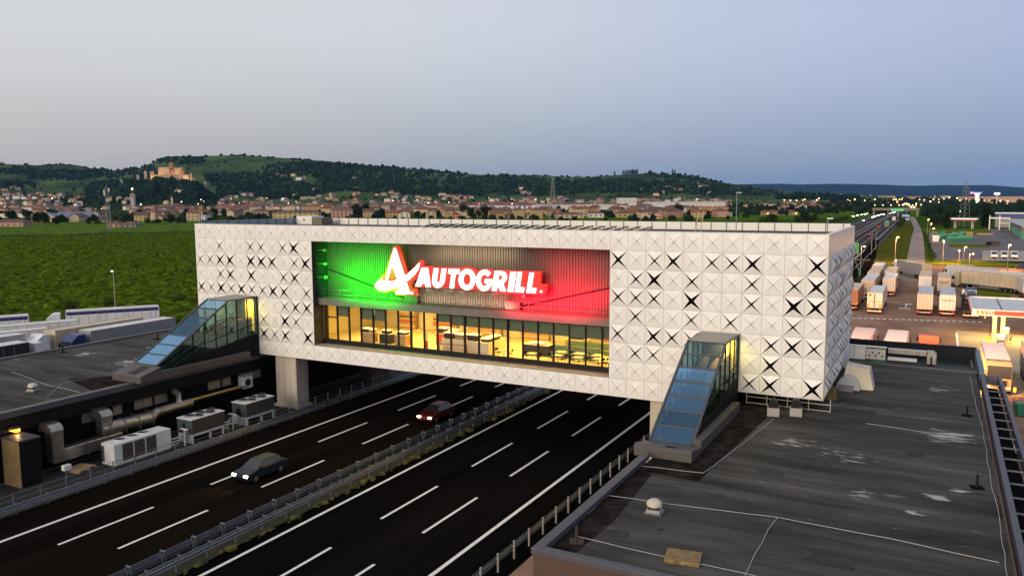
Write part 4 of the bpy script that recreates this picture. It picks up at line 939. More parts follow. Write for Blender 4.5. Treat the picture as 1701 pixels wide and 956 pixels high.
for i, (ya, yb_, n) in enumerate(((-19.6, -17.7, 2), (-16.7, -15.9, 1), (-14.6, -12.8, 2), (-12.5, -11.2, 1), (-6.4, -4.9, 1), (-4.6, -3.6, 1), (-1.6, -.6, 1), (-.5, .5, 1))):
    m = MB(); m.box(8.3, 8.36, ya, yb_, 3.0, 3.72); w = lb(m, 'window', WPAN)
    m = MB(); m.box(8.34, 8.40, ya-.05, yb_+.05, 3.72, 3.78); m.box(8.34, 8.40, ya-.05, yb_+.05, 2.94, 3.0)
    for k in range(n+1):
        yy = ya+(yb_-ya)*k/n; m.box(8.34, 8.40, yy-.035, yy+.035, 3.0, 3.72)
    m.v = [tuple(LX @ Vector(p)) for p in m.v]; m.build('window_frame', WFR, w)
# damp patch in front of the apron
m = MB(); m.add([(1.5, -16.3, LZ+.004), (8., -18.2, LZ+.004), (8.1, -13.5, LZ+.004), (5., -12.8, LZ+.004)], [(0, 1, 2, 3)]); lb(m, 'damp_membrane', DAMP)
fan((3.4, -20.6, LZ), 'cream domed vent alone on the dark dusty roof', .8, .3)
for i, (px, py, lab) in enumerate(((104, 585, 'dark pipe stub at the far edge of the dusty roof behind the blue cab'), (262, 563, 'dark pipe stub near the middle of the dusty roof edge'))):
    p = P(px, py, LZ); o = prop('vent_pipe', (p.x, p.y, LZ), 0, lab, 'vent pipe')
    m = MB(); m.box(-.3, .3, -.3, .3, 0, .05); m.build('base_plate', DARKB, o)
    m = MB(); m.tube([(0, 0, .05), (0, 0, .7)], .09, 8); m.build('pipe', BLACK, o)
def pl2(px, py, z): p = P(px, py, z); return (p.x, p.y)
wire([pl2(20, 618, LZ), pl2(80, 640, LZ), pl2(132, 652, LZ)], LZ, 'pale conductor wire crossing the dusty roof beyond the cream vent')
wire([pl2(78, 660, LZ), pl2(104, 637, LZ), pl2(145, 628, LZ), pl2(205, 612, LZ)], LZ, 'pale conductor wire running to the foot of the far tube')

# ------------------------------------------------------------------ plant yard between the black wall and the motorway
CHW = mat('unit_white', (.60, .60, .60), .5, var=.08, scale=2); CHG = mat('unit_grey', (.055, .068, .075), .5, var=.1, scale=1.5); COIL = mat('coil_brown', (.045, .038, .032), .7, var=.3, scale=8)
def fans(mb, o, pts, z, r):
    for (x, y) in pts:
        m = MB(); m.tube([(x, y, z), (x, y, z+.12)], [r, r*.97], 16, cap=False); m.build('fan_ring', CHW if mb else GREYM, o)
        m = MB(); m.disc((x, y, z+.03), r*.95, 'z', .02, 16); m.disc((x, y, z+.08), r*.25, 'z', .06, 8)
        for k in range(5): m.box(-.04, .04, .1, r*.9, z+.06, z+.09, 0, Matrix.Translation((x, y, 0)) @ Matrix.Rotation(k*2*PI/5, 4, 'Z'))
        m.build('fan', BLACK, o)
wu = empty('cooling_unit', (12.4, -17.5, 0), 0, 'white rooftop cooling unit with three dark coil bays nearest the silver duct elbow', 'cooling unit')
m = MB(); m.box(-.8, .8, -2.7, 2.75, .18, 1.95); m.build('casing', CHW, wu, bevel=.03)
m = MB(); m.box(-.75, .75, -2.6, 2.6, 0, .18); m.build('plinth', GALV, wu)
for k in range(3):
    m = MB(); m.box(.8, .83, -1.95+1.12*k, -.98+1.12*k, .45, 1.8); m.build('coil', COIL, wu)
m = MB(); m.box(-.75, -.45, -2.74, -2.7, .4, 1.7); m.build('side_slot', COIL, wu)
fans(1, wu, [(-.1, -1.5), (-.1, -.4), (-.1, .7)], 1.95, .44)
for i, (y, lab, x) in enumerate(((-10.9, 'grey chiller on white legs with fan rings, between the white unit and the pier', 12.5), (-4.6, 'grey chiller with fan rings close beside the concrete pier', 12.55))):
    o = empty('chiller', (x, y, 0), 0, lab, 'chiller')
    m = MB(); m.box(-.95, .95, -1.85, 1.85, .85, 2.12); m.build('casing', CHG, o, bevel=.02)
    m = MB(); m.box(-.98, .98, -1.9, 1.9, 2.12, 2.2); m.build('top_tray', CHW, o, bevel=.02)
    m = MB(); m.box(.95, .97, -1.7, 1.75, .95, 2.05); m.build('coil', COIL, o)
    m = MB(); m.prism([(-.45, 1.0), (.35, 1.0), (-.05, 1.95)], 'y', -1.88, -1.86); m.build('end_recess', BLACK, o)
    m = MB(); m.box(-.9, .9, -1.8, -1.6, 0, .85); m.build('leg_panel', CHW, o)
    m = MB(); m.box(.75, .92, -1.6, 1.8, .62, .85); m.build('rail', CHW, o)
    for yy in (.2, 1.7):
        m = MB(); m.box(.78, .9, yy-.06, yy+.06, 0, .62); m.build('leg', CHW, o)
    fans(0, o, [(-.35, -1.0), (.35, -.55), (-.35, .25), (.35, .75), (-.35, 1.4)], 2.2, .42)
# silver ducts
d1 = empty('air_duct', (9.6, -22, 0), 0, 'square silver duct with a downturned elbow beside the ochre wall', 'duct')
def dbox(o, nm, *bx): m = MB(); m.box(*bx); return m.build(nm, DUCT, o, bevel=.08)
dbox(d1, 'riser', -.45, .55, -1.35, -.35, .85, 3.5)
m = MB(); m.prism(arc(-.35, 3.35, .9, .65, 0, 90, 8)+[(-1.2, 4.0), (-1.2, 3.3)], 'y', -1.37, -.33); m.build('elbow', DUCT, d1)
dbox(d1, 'run', -.42, .52, -1.3, 4.9, .8, 1.85); dbox(d1, 'flange', -.5, .6, 1.6, 1.68, .74, 1.92); dbox(d1, 'flange', -.5, .6, 3.5, 3.58, .74, 1.92)
d2 = empty('air_duct', (9.5, -16, 0), 0, 'round silver duct with a curved hood running above the white cooling unit', 'duct')
dbox(d2, 'riser', -.45, .5, -2.9, -1.9, 2.0, 3.6)
m = MB(); m.prism(arc(-.4, 3.45, .9, .6, 0, 90, 8)+[(-1.2, 4.05), (-1.2, 3.4)], 'y', -2.92, -1.88); m.build('elbow', DUCT, d2)
m = MB(); m.tube([(0, -2.8, 2.35), (0, 2.2, 2.2)], .58, 20); m.build('run', DUCT, d2, smooth=False)
m = MB(); m.tube([(0, 2.2, 2.2), (-.1, 2.8, 2.5), (-.1, 6.6, 2.55)], .44, 16); m.build('far_run', DUCT, d2)
m = MB(); m.tube([(0, 5.2, 2.9), (0, 5.2, 3.7), (-.6, 5.2, 3.9)], .28, 12); m.build('branch', DUCT, d2)
for k in range(4): dbox(d2, 'flange', -.62, .62, -2.2+1.4*k, -2.14+1.4*k, 1.62, 2.92)
cw = empty('cable_tray', (8.9, -6.5, 2.55), 0, 'narrow tray of brass coloured pipes along the black wall', 'pipe tray')
m = MB(); m.box(-.2, .3, -5.5, 4.5, -.05, 0); m.build('tray', STEEL, cw)
for k in range(4):
    m = MB(); m.tube([(-.15+.12*k, -5.4, .08), (-.15+.12*k, 4.4, .08)], .045, 6); m.build('pipe', mat('brass_pipe', (.42, .28, .10), .35, metal=.7), cw)
ac = empty('wall_condenser', (8.75, -1.9, 2.3), 0, 'small pale condenser box fixed on the black wall near the pier', 'condenser')
m = MB(); m.box(-.35, .35, -.7, .6, 0, 1.3); m.build('casing', CHW, ac, bevel=.02)
m = MB(); m.disc((.36, -.05, .6), .38, 'x', .04, 16); m.build('fan_grille', BLACK, ac)
m = MB(); m.prism([(-.35, 1.3), (.5, 1.3), (.3, 1.5), (-.35, 1.6)], 'y', -.75, .7); m.build('hood', GALV, ac)
# yard pipes
for i, (y0_, y1_, lab) in enumerate(((-8.7, -6.9, 'bundle of pale pipes between the two chillers'), (-14.2, -12.9, 'pale pipes between the white unit and the grey chiller'))):
    o = empty('pipe_run', (12.9, y0_, 0), 0, lab, 'pipes')
    for k in range(3):
        m = MB(); z = .3+.3*k; m.tube([(.1*k, -.4, z), (.1*k, .4, z), (.1*k, .6, z+.25), (.1*k, y1_-y0_-.2, z+.25), (.1*k, y1_-y0_+.1, z)], .06, 8); m.build('pipe', mat('pipe_lagging', (.5, .5, .48), .5, metal=.3), o)
    m = MB(); m.tube([(.35, .8, 0), (.35, .8, 1.5)], .06, 8); m.box(-.1, .8, .72, .88, 1.45, 1.56); m.build('stand', CHW, o)
# ochre block with a lit corner in front of the black wall
ob = empty('plant_house', (9.0, -26.4, 0), 0, 'ochre plant house against the black wall, lit by a small orange wall lamp', 'plant house')
m = MB(); m.box(-.25, 2.0, 0, 1.6, 0, 3.6); m.build('wall', mat('ochre_wall', (.20, .135, .055), .85, var=.25, scale=.7), ob)
m = MB(); m.box(-.3, 2.05, -.05, 1.65, 3.6, 3.68); m.build('roof', CAPG, ob)
m = MB(); m.box(2.0, 2.02, .02, 1.58, 0, 3.55); m.build('shaded_side', WALLB, ob)  # black sheet painting the unlit side of the block as shade
wl = empty('wall_lamp', (8.72, -25.4, 4.1), 0, 'small orange lit lamp on the black wall above the ochre plant house', 'lamp')
m = MB(); m.box(-.02, .1, -.5, .5, -.06, .18); m.build('housing', BLACK, wl)
m = MB(); m.prism([(-.45, -.05), (.45, -.05), (.45, -.35), (.1, -.35)], 'x', .0, .05); m.build('lens', emis('lens_orange', (1, .42, .05), 2.2), wl)
lamp('POINT', (.45, 0, -.25), 30, (1, .5, .12), wl, .1)
ju = empty('junction_box', (12.2, -23.6, 0), 0, 'small pale electric box on a post in the plant yard', 'electric box')
m = MB(); m.box(-.06, .06, -.06, .06, 0, .8); m.build('post', GALV, ju)
m = MB(); m.box(-.2, .2, -.3, .3, .8, 1.2); m.build('cabinet', SCR, ju, bevel=.02)
wp = empty('wood_pallet', (10.8, -21.6, 0), .2, 'brown board pallet lying on the yard floor below the silver duct', 'pallet')
m = MB()
for k in range(6): m.box(-.8+.27*k, -.58+.27*k, -.9, .9, .14, .17)
m.build('deck', WOODM, wp)
m = MB()
for k in range(3): m.box(-.8, .8, -.9+.82*k, -.75+.82*k, 0, .14)
m.build('bearer', WOODM, wp)
# ================================================================== GUARD RAILS, FENCES
def rail_thing(name, x, y0, y1, step, lab, zc=.62, side=1, heads=False, far_off=0):
    o = empty(name, (x, (y0+y1)/2, 0), 0, lab, 'guard rail'); ym = (y0+y1)/2
    m = MB(); m.prism([(0, zc-.16), (.05, zc-.10), (0, zc-.03), (0, zc+.03), (.05, zc+.10), (0, zc+.16), (-.02, zc+.16), (-.02, zc-.16)], 'y', y0-ym, y1-ym)
    m.v = [(p[0]*side, p[1], p[2]) for p in m.v]; m.build('beam', GALV, o)
    m = MB(); m.box(-.05-side*.12, .05-side*.12, -.05, .05, 0, zc+.2)
    p0 = m.build('post', GREYM, o); n = int((y1-y0)/step)
    for k in range(min(n, 99)):
        c = p0 if k == 0 else p0.copy()
        if k: col.objects.link(c)
        c.location = (0, y0-ym+.5+k*step, 0)
    return o
r = rail_thing('guard_rail', 15.75, -75, 120, 2.25, 'steel guard rail along the motorway edge in front of the plant yard', .62, 1)
m = MB(); m.box(-.04, .02, -97, 97, .12, .3); m.build('lower_beam', GALV, r)
yf = empty('yard_fence', (14.3, -5, 0), 0, 'low two rail fence between the plant yard and the guard rail', 'fence')
m = MB(); m.tube([(0, -40, 1.0), (0, 30, 1.0)], .022, 5); m.tube([(0, -40, .6), (0, 30, .6)], .022, 5); m.build('rail', GREYM, yf)
m = MB(); m.box(-.04, .04, -.04, .04, 0, 1.05); p0 = m.build('post', GREYM, yf)
for k in range(36):
    c = p0 if k == 0 else p0.copy()
    if k: col.objects.link(c)
    c.location = (0, -39.5+1.95*k, 0)
# central reservation: two rails, one carrying square headed posts
mr_ = rail_thing('median_rail', 32.95, -60, 130, 2.25, 'double beam guard rail of the central reservation on the side with yellow weeds', .60, 1)
m = MB(); m.box(-.1, -.04, -95, 95, .84, .9); m.build('top_rail', GALV, mr_)
m = MB(); m.prism([(-.62, .78), (0, .78), (0, .46)], 'y', -.04, .04); p0 = m.build('bracket', GALV, mr_)
for k in range(80):
    c = p0 if k == 0 else p0.copy()
    if k: col.objects.link(c)
    c.location = (0, -94+2.25*k, 0)
ml = rail_thing('median_rail', 31.75, -60, 130, 2.25, 'guard rail of the central reservation carrying square headed posts', .60, -1)
m = MB()
for z in (.92, 1.12): m.tube([(.12, -95, z), (.12, 95, z)], .022, 5)
m.tube([(.3, -95, 1.12), (.3, 95, 1.12)], .022, 5); m.tube([(.3, -95, .92), (.3, 95, .92)], .022, 5); m.build('top_rail', GALV, ml)
m = MB(); m.box(.08, .18, -.05, .05, .3, .85)
for (a, b_, c, d) in ((.0, .42, .84, .90), (.0, .42, 1.16, 1.22), (.0, .06, .90, 1.16), (.36, .42, .90, 1.16)): m.box(a, b_, -.05, .05, c, d)
p0 = m.build('square_head', GALV, ml)
for k in range(84):
    c = p0 if k == 0 else p0.copy()
    if k: col.objects.link(c)
    c.location = (0, -94.7+2.25*k, 0)
m = MB()
for k in range(330):
    y = rng.uniform(-45, 60); r_ = rng.uniform(.08, .26)*(1 if math.sin(y*1.4) > -.2 else .5)
    m.blob((33.35+rng.uniform(-.25, .2), y, r_*.4), (r_*1.1, r_*1.6, r_*.8), int(rng.random() < .5), 1, .4)
tag(m.build('median_weeds', [mat('weed_yellow', (.10, .078, .008), .95, var=.4, scale=3), mat('weed_green', (.035, .038, .008), .95, var=.4, scale=3)], fix=False), 'yellow green weeds growing along the central reservation', 'weeds', kind='stuff')
m = MB()
for k in range(300):
    y = rng.uniform(-50, 70); r_ = rng.uniform(.05, .2)
    m.blob((15.0+rng.uniform(-.3, .35), y, .05+r_*.2), (r_*1.2, r_*1.8, r_*.5), 0, 1, .4)
tag(m.build('roadside_litter', mat('dead_leaves', (.075, .058, .042), .95, var=.5, scale=3), fix=False), 'brown dead leaves and grit along the guard rail of the plant yard', 'leaves', kind='stuff')
rr = empty('post_fence', (49.55, 0, 0), 0, 'pale steel post fence on the motorway edge beside the grey roof', 'fence')
m = MB(); m.tube([(0, -60, 1.05), (0, 90, 1.05)], .022, 5); m.tube([(0, -60, .7), (0, 90, .7)], .018, 5); m.build('rail', GALV, rr)
m = MB(); m.box(-.05, .05, -.05, .05, 0, 1.15); p0 = m.build('post', mat('post_pale', (.30, .28, .24), .6), rr)
for k in range(75):
    c = p0 if k == 0 else p0.copy()
    if k: col.objects.link(c)
    c.location = (0, -59.5+2.0*k, 0)
m = MB(); m.box(-.35, -.3, -60, 90, .3, .6); m.build('low_beam', GREYM, rr)
# far guard rails that follow the bend
def bent_rail(name, x, y0, y1, lab, zc=.6):
    ys = list(np.arange(y0, y1, 15)); m = MB()
    for a, b_ in zip(ys[:-1], ys[1:]):
        m.add([(x+off(a), a, zc-.15), (x+off(b_), b_, zc-.15), (x+off(b_), b_, zc+.15), (x+off(a), a, zc+.15), (x+.08+off(a), a, zc-.15), (x+.08+off(b_), b_, zc-.15), (x+.08+off(b_), b_, zc+.15), (x+.08+off(a), a, zc+.15)], [(0, 1, 2, 3), (4, 5, 6, 7), (3, 2, 6, 7), (0, 1, 5, 4)])
    o = m.build(name, GALV); tag(o, lab, 'guard rail')
    for k, y in enumerate(ys[::1][:90]):
        if k == 0:
            q = MB(); q.box(-.05, .05, -.05, .05, 0, .7); p0 = q.build('post', GREYM, o); p0.location = (x+off(y)+.15, y, 0)
        else:
            c = p0.copy(); col.objects.link(c); c.location = (x+off(y)+.15, y, 0)
bent_rail('guard_rail', 49.8, 96, 840, 'long bright guard rail between the motorway and the truck park verge, bending into the distance')
bent_rail('guard_rail', 32.3, 131, 840, 'far stretch of the central guard rail beyond the bridge')
bent_rail('guard_rail', 15.3, 121, 840, 'far guard rail on the field side of the motorway')

# ================================================================== VEHICLES
def car(lab, loc, rz, paint, lights='head', group=None, name='car', beam=False):
    o = empty(name, loc, rz, lab, 'car', group)
    pm_ = mat('paint_'+paint[0], paint[1], .3, spec=.35)
    m = MB(); prof = [(-2.1, .35), (-2.12, .75), (-2.0, .95), (1.0, .95), (1.95, .78), (2.1, .6), (2.1, .32), (1.8, .25), (-1.9, .25)]
    n = len(prof); wz = lambda z: .88 if z < .8 else .82
    m.add([(-wz(z), y, z) for y, z in prof]+[(wz(z), y, z) for y, z in prof], [tuple(range(n)), tuple(range(n, 2*n))[::-1]]+[(i, (i+1) % n, n+(i+1) % n, n+i) for i in range(n)])
    m.build('body', pm_, o, bevel=.06)
    m = MB(); b_ = [(-1.75, .94), (1.05, .94), (.35, 1.40), (-1.35, 1.42)]
    m.add([(-.80, b_[0][0], .94), (.80, b_[0][0], .94), (.80, b_[1][0], .94), (-.80, b_[1][0], .94), (-.62, b_[3][0], 1.42), (.62, b_[3][0], 1.42), (.62, b_[2][0], 1.42), (-.62, b_[2][0], 1.42)], [(0, 1, 5, 4), (1, 2, 6, 5), (2, 3, 7, 6), (3, 0, 4, 7), (4, 5, 6, 7)])
    m.build('windows', mat('car_glass', (.012, .014, .018), .08, spec=.8), o)
    m = MB(); m.add([(-.63, -1.38, 1.425), (.63, -1.38, 1.425), (.63, .36, 1.425), (-.63, .36, 1.425), (-.55, -1.2, 1.46), (.55, -1.2, 1.46), (.55, .2, 1.46), (-.55, .2, 1.46)], [(0, 1, 5, 4), (1, 2, 6, 5), (2, 3, 7, 6), (3, 0, 4, 7), (4, 5, 6, 7)]); m.build('roof', pm_, o)
    for x in (-.82, .82):
        for y in (-1.3, 1.32):
            m = MB(); m.disc((x, y, .32), .32, 'x', .22, 18); m.disc((x+.115*(1 if x > 0 else -1), y, .32), .2, 'x', .02, 12, 1); m.build('wheel', [RUBBER, GALV], o)
        m = MB(); m.box(x*.76-.19, x*.76+.19, 2.02, 2.13, .56, .72); m.build('headlight', emis('headlamp', (1, .80, .55), 14) if lights == 'head' else emis('headlamp_far', (1, .84, .62), 120) if lights == 'far' else mat('lens_clear', (.6, .6, .6), .15), o)
        m = MB(); m.box(x*.78-.17, x*.78+.17, -2.14, -2.05, .66, .84); m.build('tail_light', emis('taillamp', (1, .04, .01), 5) if lights == 'tail' else mat('lens_red', (.35, .02, .015), .2), o)
        m = MB(); m.box(x*1.08-.08, x*1.08+.08, .6, .72, .93, 1.06); m.build('mirror', pm_, o)
    if beam:
        for x in (-.6, .6): lamp('SPOT', (x, 2.2, .62), 500, (1, .75, .45), o, .08, (x, 14, .0), 1.0, .8, name='headlamp_light')
    return o
car('dark red car with bright headlights driving under the bridge', (28.2, 4.2, 0), PI, ('red', (.085, .006, .006)), beam=True)
car('dark blue car with bright headlights coming down the near lane', (24.9, -15.9, 0), PI, ('blue', (.004, .009, .018)), beam=True)
fc = None
for (px, py) in ((1435, 366.5), (1450, 361.5), (1453.5, 360), (1457, 358.6), (1464, 356.7), (1469, 355.8), (1474, 354.8), (1479, 354.3), (1483, 353.6), (1424, 358), (1440, 355.3), (1446, 354.5), (1452, 354.8), (1431, 356.8), (1437, 356), (1460, 357.6), (1466, 356), (1486, 352.6), (1481, 353.2), (1418, 359.6)):
    p = P(px, py, .3)
    if fc is None: fc = car('car with lit headlights far down the motorway', (0, 0, 0), PI, ('silver', (.35, .36, .38)), 'far', group='headlit cars far down the motorway'); o = fc
    else: o = copy_tree(fc)
    o.location = (p.x, p.y, .0); o.rotation_euler = (0, 0, PI-.03)
car('red car with lit tail lights just behind the green backed truck', (34.0, 540, 0), .03, ('brightred', (.3, .02, .02)), 'tail')
car('dark blue car driving away below the first tall lamp on the motorway', (36.9, 419, 0), .02, ('nightblue', (.02, .03, .09)), 'tail')
p = P(1505, 344, .3); car('tail lit car near the far overpass', (p.x, p.y, 0), .05, ('black', (.02, .02, .02)), 'tail')
car('dark car parked beyond the long beige trailer at the lawn edge', (93.5, 218, 0), -1.45, ('black', (.02, .02, .02)), 'off')
car('dark blue car parked at the lawn edge behind the lorries', (98.5, 217.5, 0), -1.45, ('nightblue', (.02, .03, .09)), 'off')
car('pale blue car parked beside the barred light well', (79.2, 16.0, 0), 1.2, ('skyblue', (.16, .30, .36)), 'off')

TW = mat('trailer_white', (.62, .60, .58), .45, var=.07, scale=.8); TGREY = mat('trailer_grey', (.22, .22, .24), .5, var=.08, scale=.6); TBEI = mat('trailer_beige', (.50, .40, .27), .6, var=.12, scale=.5)
TORG = mat('trailer_sand', (.58, .44, .28), .6, var=.1, scale=.5); TDOOR = mat('door_cream', (.58, .52, .44), .5, var=.1, scale=1.2); TDK = mat('chassis_dark', (.012, .012, .0125), .7, spec=.1); TBLUE = mat('stripe_blue', (.012, .018, .14), .4); TRED = mat('bumper_red', (.42, .035, .02), .45); TNAVY = mat('trailer_navy', (.014, .016, .024), .5)
REFL = mat('bumper_white', (.62, .58, .5), .4); CABW = mat('cab_white', (.66, .66, .66), .3, var=.04, scale=1); CABB = mat('cab_blue', (.012, .03, .12), .3); CABR = mat('cab_red', (.24, .015, .012), .3); WSC = mat('windscreen_dark', (.014, .016, .02), .07, spec=.8); CABE = mat('cab_beige', (.42, .36, .26), .4)
GRP = None
_wheel = []
def truck(lab, loc, rz, L=13.6, side=TW, roof=TW, rear=TDOOR, cabm=CABW, cab_on=True, stripe=None, bar=TRED, marks=0, flat_bed=False, cab_h=3.7, name='lorry', H=4.0, blunt=False):
    o = empty(name, (loc[0], loc[1], 0), rz, lab, 'lorry')
    if not flat_bed:
        m = MB(); m.box(-1.275, 1.275, 0, L, 1.15, H, 0, None, 1); m.build('trailer_body', [side, roof], o)
        m = MB(); m.box(-1.29, -1.22, -.01, L+.01, H-.05, H+.03); m.box(1.22, 1.29, -.01, L+.01, H-.05, H+.03); m.box(-1.22, 1.22, -.03, .06, H-.06, H+.02); m.build('roof_rail', mat('rail_shade', (.30, .24, .2), .5), o)
        for s in (-1, 1):
            m = MB(); m.box(min(s*.02, s*1.25), max(s*.02, s*1.25), -.05, -.003, 1.2, H-.08); d = m.build('rear_door', rear, o)
            for q in (.35, .85):
                m = MB(); m.tube([(s*q, -.08, 1.25), (s*q, -.08, H-.15)], .018, 5); m.box(s*q-.05, s*q+.05, -.1, -.05, 1.9, 1.98); m.build('lock_bar', GALV, d)
        if stripe:
            for s in (-1, 1):
                m = MB(); m.box(min(s*1.277, s*1.285), max(s*1.277, s*1.285), .1, L-.1, H-.6, H-.12); m.build('side_stripe', stripe, o)
            for k in range(4):
                m = MB(); m.box(-1.288, -1.278, .5+k*4.1, .58+k*4.1, 1.2, H-.62); m.build('side_post', TGREY, o)
        m = MB()
        for s in (-1, 1):
            for k in range(1, int(L/1.3)): m.box(min(s*1.277, s*1.292), max(s*1.277, s*1.292), 1.3*k, 1.3*k+.05, 1.05, H-.14)
            m.box(min(s*1.277, s*1.30), max(s*1.277, s*1.30), .05, L-.05, 1.08, 1.2)
        m.build('curtain_strap', mat('strap_shade', (.20, .18, .16), .6), o)
        m = MB()
        for s in (-1, 1): m.box(min(s*1.15, s*1.24), max(s*1.15, s*1.24), -.062, -.052, 1.22, 1.75)
        m.box(-1.1, 1.1, -.062, -.052, 1.22, 1.29); m.build('marker_tape', mat('tape_amber', (.62, .30, .05), .4), o)
        for k in range(marks):
            m = MB(); m.box(-.85+.32*k, -.66+.32*k, -.06, -.052, H-1.15, H-.9); m.build('rear_mark', TNAVY, o)
    else:
        m = MB(); m.box(-1.27, 1.27, 0, L, 1.1, 1.32); m.build('flatbed', mat('bed_brown', (.06, .045, .04), .7, var=.3, scale=1), o)
        m = MB(); m.box(-1.27, 1.27, L-.1, L, 1.32, 2.2); m.build('headboard', mat('board_tan', (.22, .18, .12), .6), o)
    m = MB(); m.box(-.5, .5, .3, L+1.2, .75, 1.1); m.build('chassis', TDK, o)
    m = MB(); m.box(-1.2, 1.2, -.06, .04, .48, .72); m.build('underrun_bar', bar, o)
    m = MB(); m.box(-.85, .85, -.08, -.06, .52, .68); m.build('reflector', REFL, o)
    for s in (-1, 1):
        m = MB(); m.box(s*1.0-.16, s*1.0+.16, -.09, -.06, .74, .9); m.build('tail_light', mat('lamp_red', (.5, .05, .02), .3), o)
        m = MB(); m.box(s*1.2-.03, s*1.2+.03, 4.2, L-4.5, .5, 1.05); m.build('side_guard', GREYM, o)
    ys = [1.3, 2.6, 3.9]+([L-.6, L+2.2] if cab_on else [])
    for s in (-1, 1):
        for y in ys:
            m = MB(); m.disc((s*1.06, y, .5), .5, 'x', .34, 16); m.disc((s*1.24, y, .5), .27, 'x', .02, 10, 1); m.build('wheel', [RUBBER, GALV], o)
    if cab_on:
        y0 = L+.75; h = cab_h
        m = MB(); m.prism([(y0, .6), (y0, h), (y0+.9, h+.05), (y0+1.9, h-.75), (y0+2.2, 1.7), (y0+2.25, .45), (y0+.4, .45)] if not blunt else [(y0, .6), (y0, h), (y0+1.55, h), (y0+2.05, h-.3), (y0+2.22, 1.75), (y0+2.26, .45), (y0+.4, .45)], 'x', -1.22, 1.22); cb = m.build('cab', cabm, o, bevel=.06)
        if blunt:
            m = MB(); m.prism([(y0+2.09, 1.8), (y0+2.26, 1.8), (y0+2.14, h-.38), (y0+2.0, h-.38)], 'x', -1.12, 1.12); m.build('windscreen', WSC, cb)
        else: m = MB(); m.add([(-1.1, y0+2.16, 1.95), (1.1, y0+2.16, 1.95), (1.06, y0+1.95, h-.85), (-1.06, y0+1.95, h-.85), (-1.1, y0+2.24, 1.93), (1.1, y0+2.24, 1.93), (1.06, y0+2.0, h-.8), (-1.06, y0+2.0, h-.8)], [(0, 1, 2, 3), (4, 5, 6, 7), (0, 1, 5, 4), (2, 3, 7, 6), (0, 3, 7, 4), (1, 2, 6, 5)]); m.build('windscreen', WSC, cb)
        for s in (-1, 1):
            m = MB(); m.box(min(s*1.21, s*1.235), max(s*1.21, s*1.235), y0+1.0, y0+1.8, 1.95, 2.65); m.build('side_window', WSC, cb)
            m = MB(); m.box(s*1.42-.07, s*1.42+.07, y0+1.95, y0+2.1, 1.95, 2.65); m.build('mirror', TDK, cb)
            m = MB(); m.box(s*.95-.18, s*.95+.18, y0+2.22, y0+2.28, .7, .92); m.build('headlight', mat('lens_clear', (.6, .6, .6), .15), cb)
        m = MB(); m.box(-.8, .8, y0+2.2, y0+2.27, .95, 1.6); m.build('grille', TDK, cb)
    return o
t1_ = truck('lorry with open white and orange rear doors nearest the dashed line, behind the bridge corner', (61.3, 99.9), 0, rear=mat('door_white', (.66, .62, .55), .5, var=.08, scale=1), bar=REFL, side=TW)
for (xa, xb, za, zb_, mt_) in ((-1.05, -.55, 3.3, 3.8, mat('sticker_green', (.10, .25, .03), .5)), (.5, 1.0, 3.45, 3.7, REFL), (-1.2, 1.2, 2.3, 2.42, mat('tape_amber', (.62, .30, .05), .4)), (-1.22, -.8, 1.3, 1.95, mat('tape_amber', (0, 0, 0))), (.8, 1.22, 1.3, 1.95, mat('tape_amber', (0, 0, 0))), (-.12, .05, 1.3, 3.85, mat('door_gap', (.05, .035, .03), .7))):
    m = MB(); m.box(xa, xb, -.066, -.053, za, zb_); m.build('rear_panel', mt_, t1_)
truck('rust brown lorry mostly hidden by the bridge corner', (56.9, 103), 0, side=mat('trailer_rust', (.26, .11, .05), .6), roof=TORG, rear=MATS['trailer_rust'])
truck('sand coloured lorry half hidden behind the open doored one', (58.4, 122), 0, side=TORG, roof=TW, rear=TORG)
truck('orange lit lorry third in the row along the verge', (58.1, 141.8), 0, side=TORG, roof=TORG, rear=TW)
truck('white roofed lorry last in the row along the verge', (57.7, 161), 0, side=TW, roof=TW)
truck('cream lorry with a closed plain rear in the second row by the verge', (62.1, 129.3), 0, side=mat('trailer_ochre', (.55, .34, .08), .6), roof=TW, rear=TDOOR)
truck('peach roofed lorry directly ahead of the plain cream one', (61.4, 148.3), 0, side=MATS['trailer_ochre'], roof=TORG, rear=TDOOR)
truck('grey roofed lorry with a dull cream rear on the middle of the lot', (69.5, 102), 0, side=TBEI, roof=mat('roof_bluegrey', (.44, .45, .50), .5), rear=mat('door_dull', (.48, .45, .38), .6, var=.1, scale=.8))
truck('orange topped white lorry in front of the dull cream one', (68.9, 138), 0, side=TORG, roof=TORG, rear=TW)
truck('white lorry with dark lettering marks across its ribbed rear doors', (73.1, 102.2), 0, side=TW, roof=MATS['roof_bluegrey'], rear=TW, marks=6)
truck('pale peach lorry with slanted dark marks on its rear', (72.6, 135.4), 0, side=TW, roof=TORG, rear=TORG, marks=5)
truck('long grey lorry turned across the head of the lot with a white cab', (68.7, 172.0), math.radians(25.6), L=15.0, side=TGREY, roof=TORG, rear=TORG)
truck('long white lorry standing aslant by the lawn with a white cab', (83.3, 163.1), math.radians(34.8), L=14, side=TW, roof=TORG, rear=TW)
truck('long beige lorry standing aslant with its cab towards the row of trailers', (87.6, 147.6), math.radians(51), L=13.6, side=TBEI, roof=TORG, rear=TW, cabm=CABE)
truck('white roofed lorry behind the long beige one at the lot edge', (93.5, 152), math.radians(52), L=13.6, side=TW, roof=TW, rear=TW)
truck('white lorry with a pale rear beyond the pump canopy', (88.6, 138), .1, L=9, side=TW, roof=TORG, rear=TW)
truck('pale box lorry standing close behind the low building next to the bridge corner', (63.1, 44.2), 0, L=12.2, side=TGREY, roof=mat('roof_pink', (.58, .50, .48), .5), rear=TNAVY)
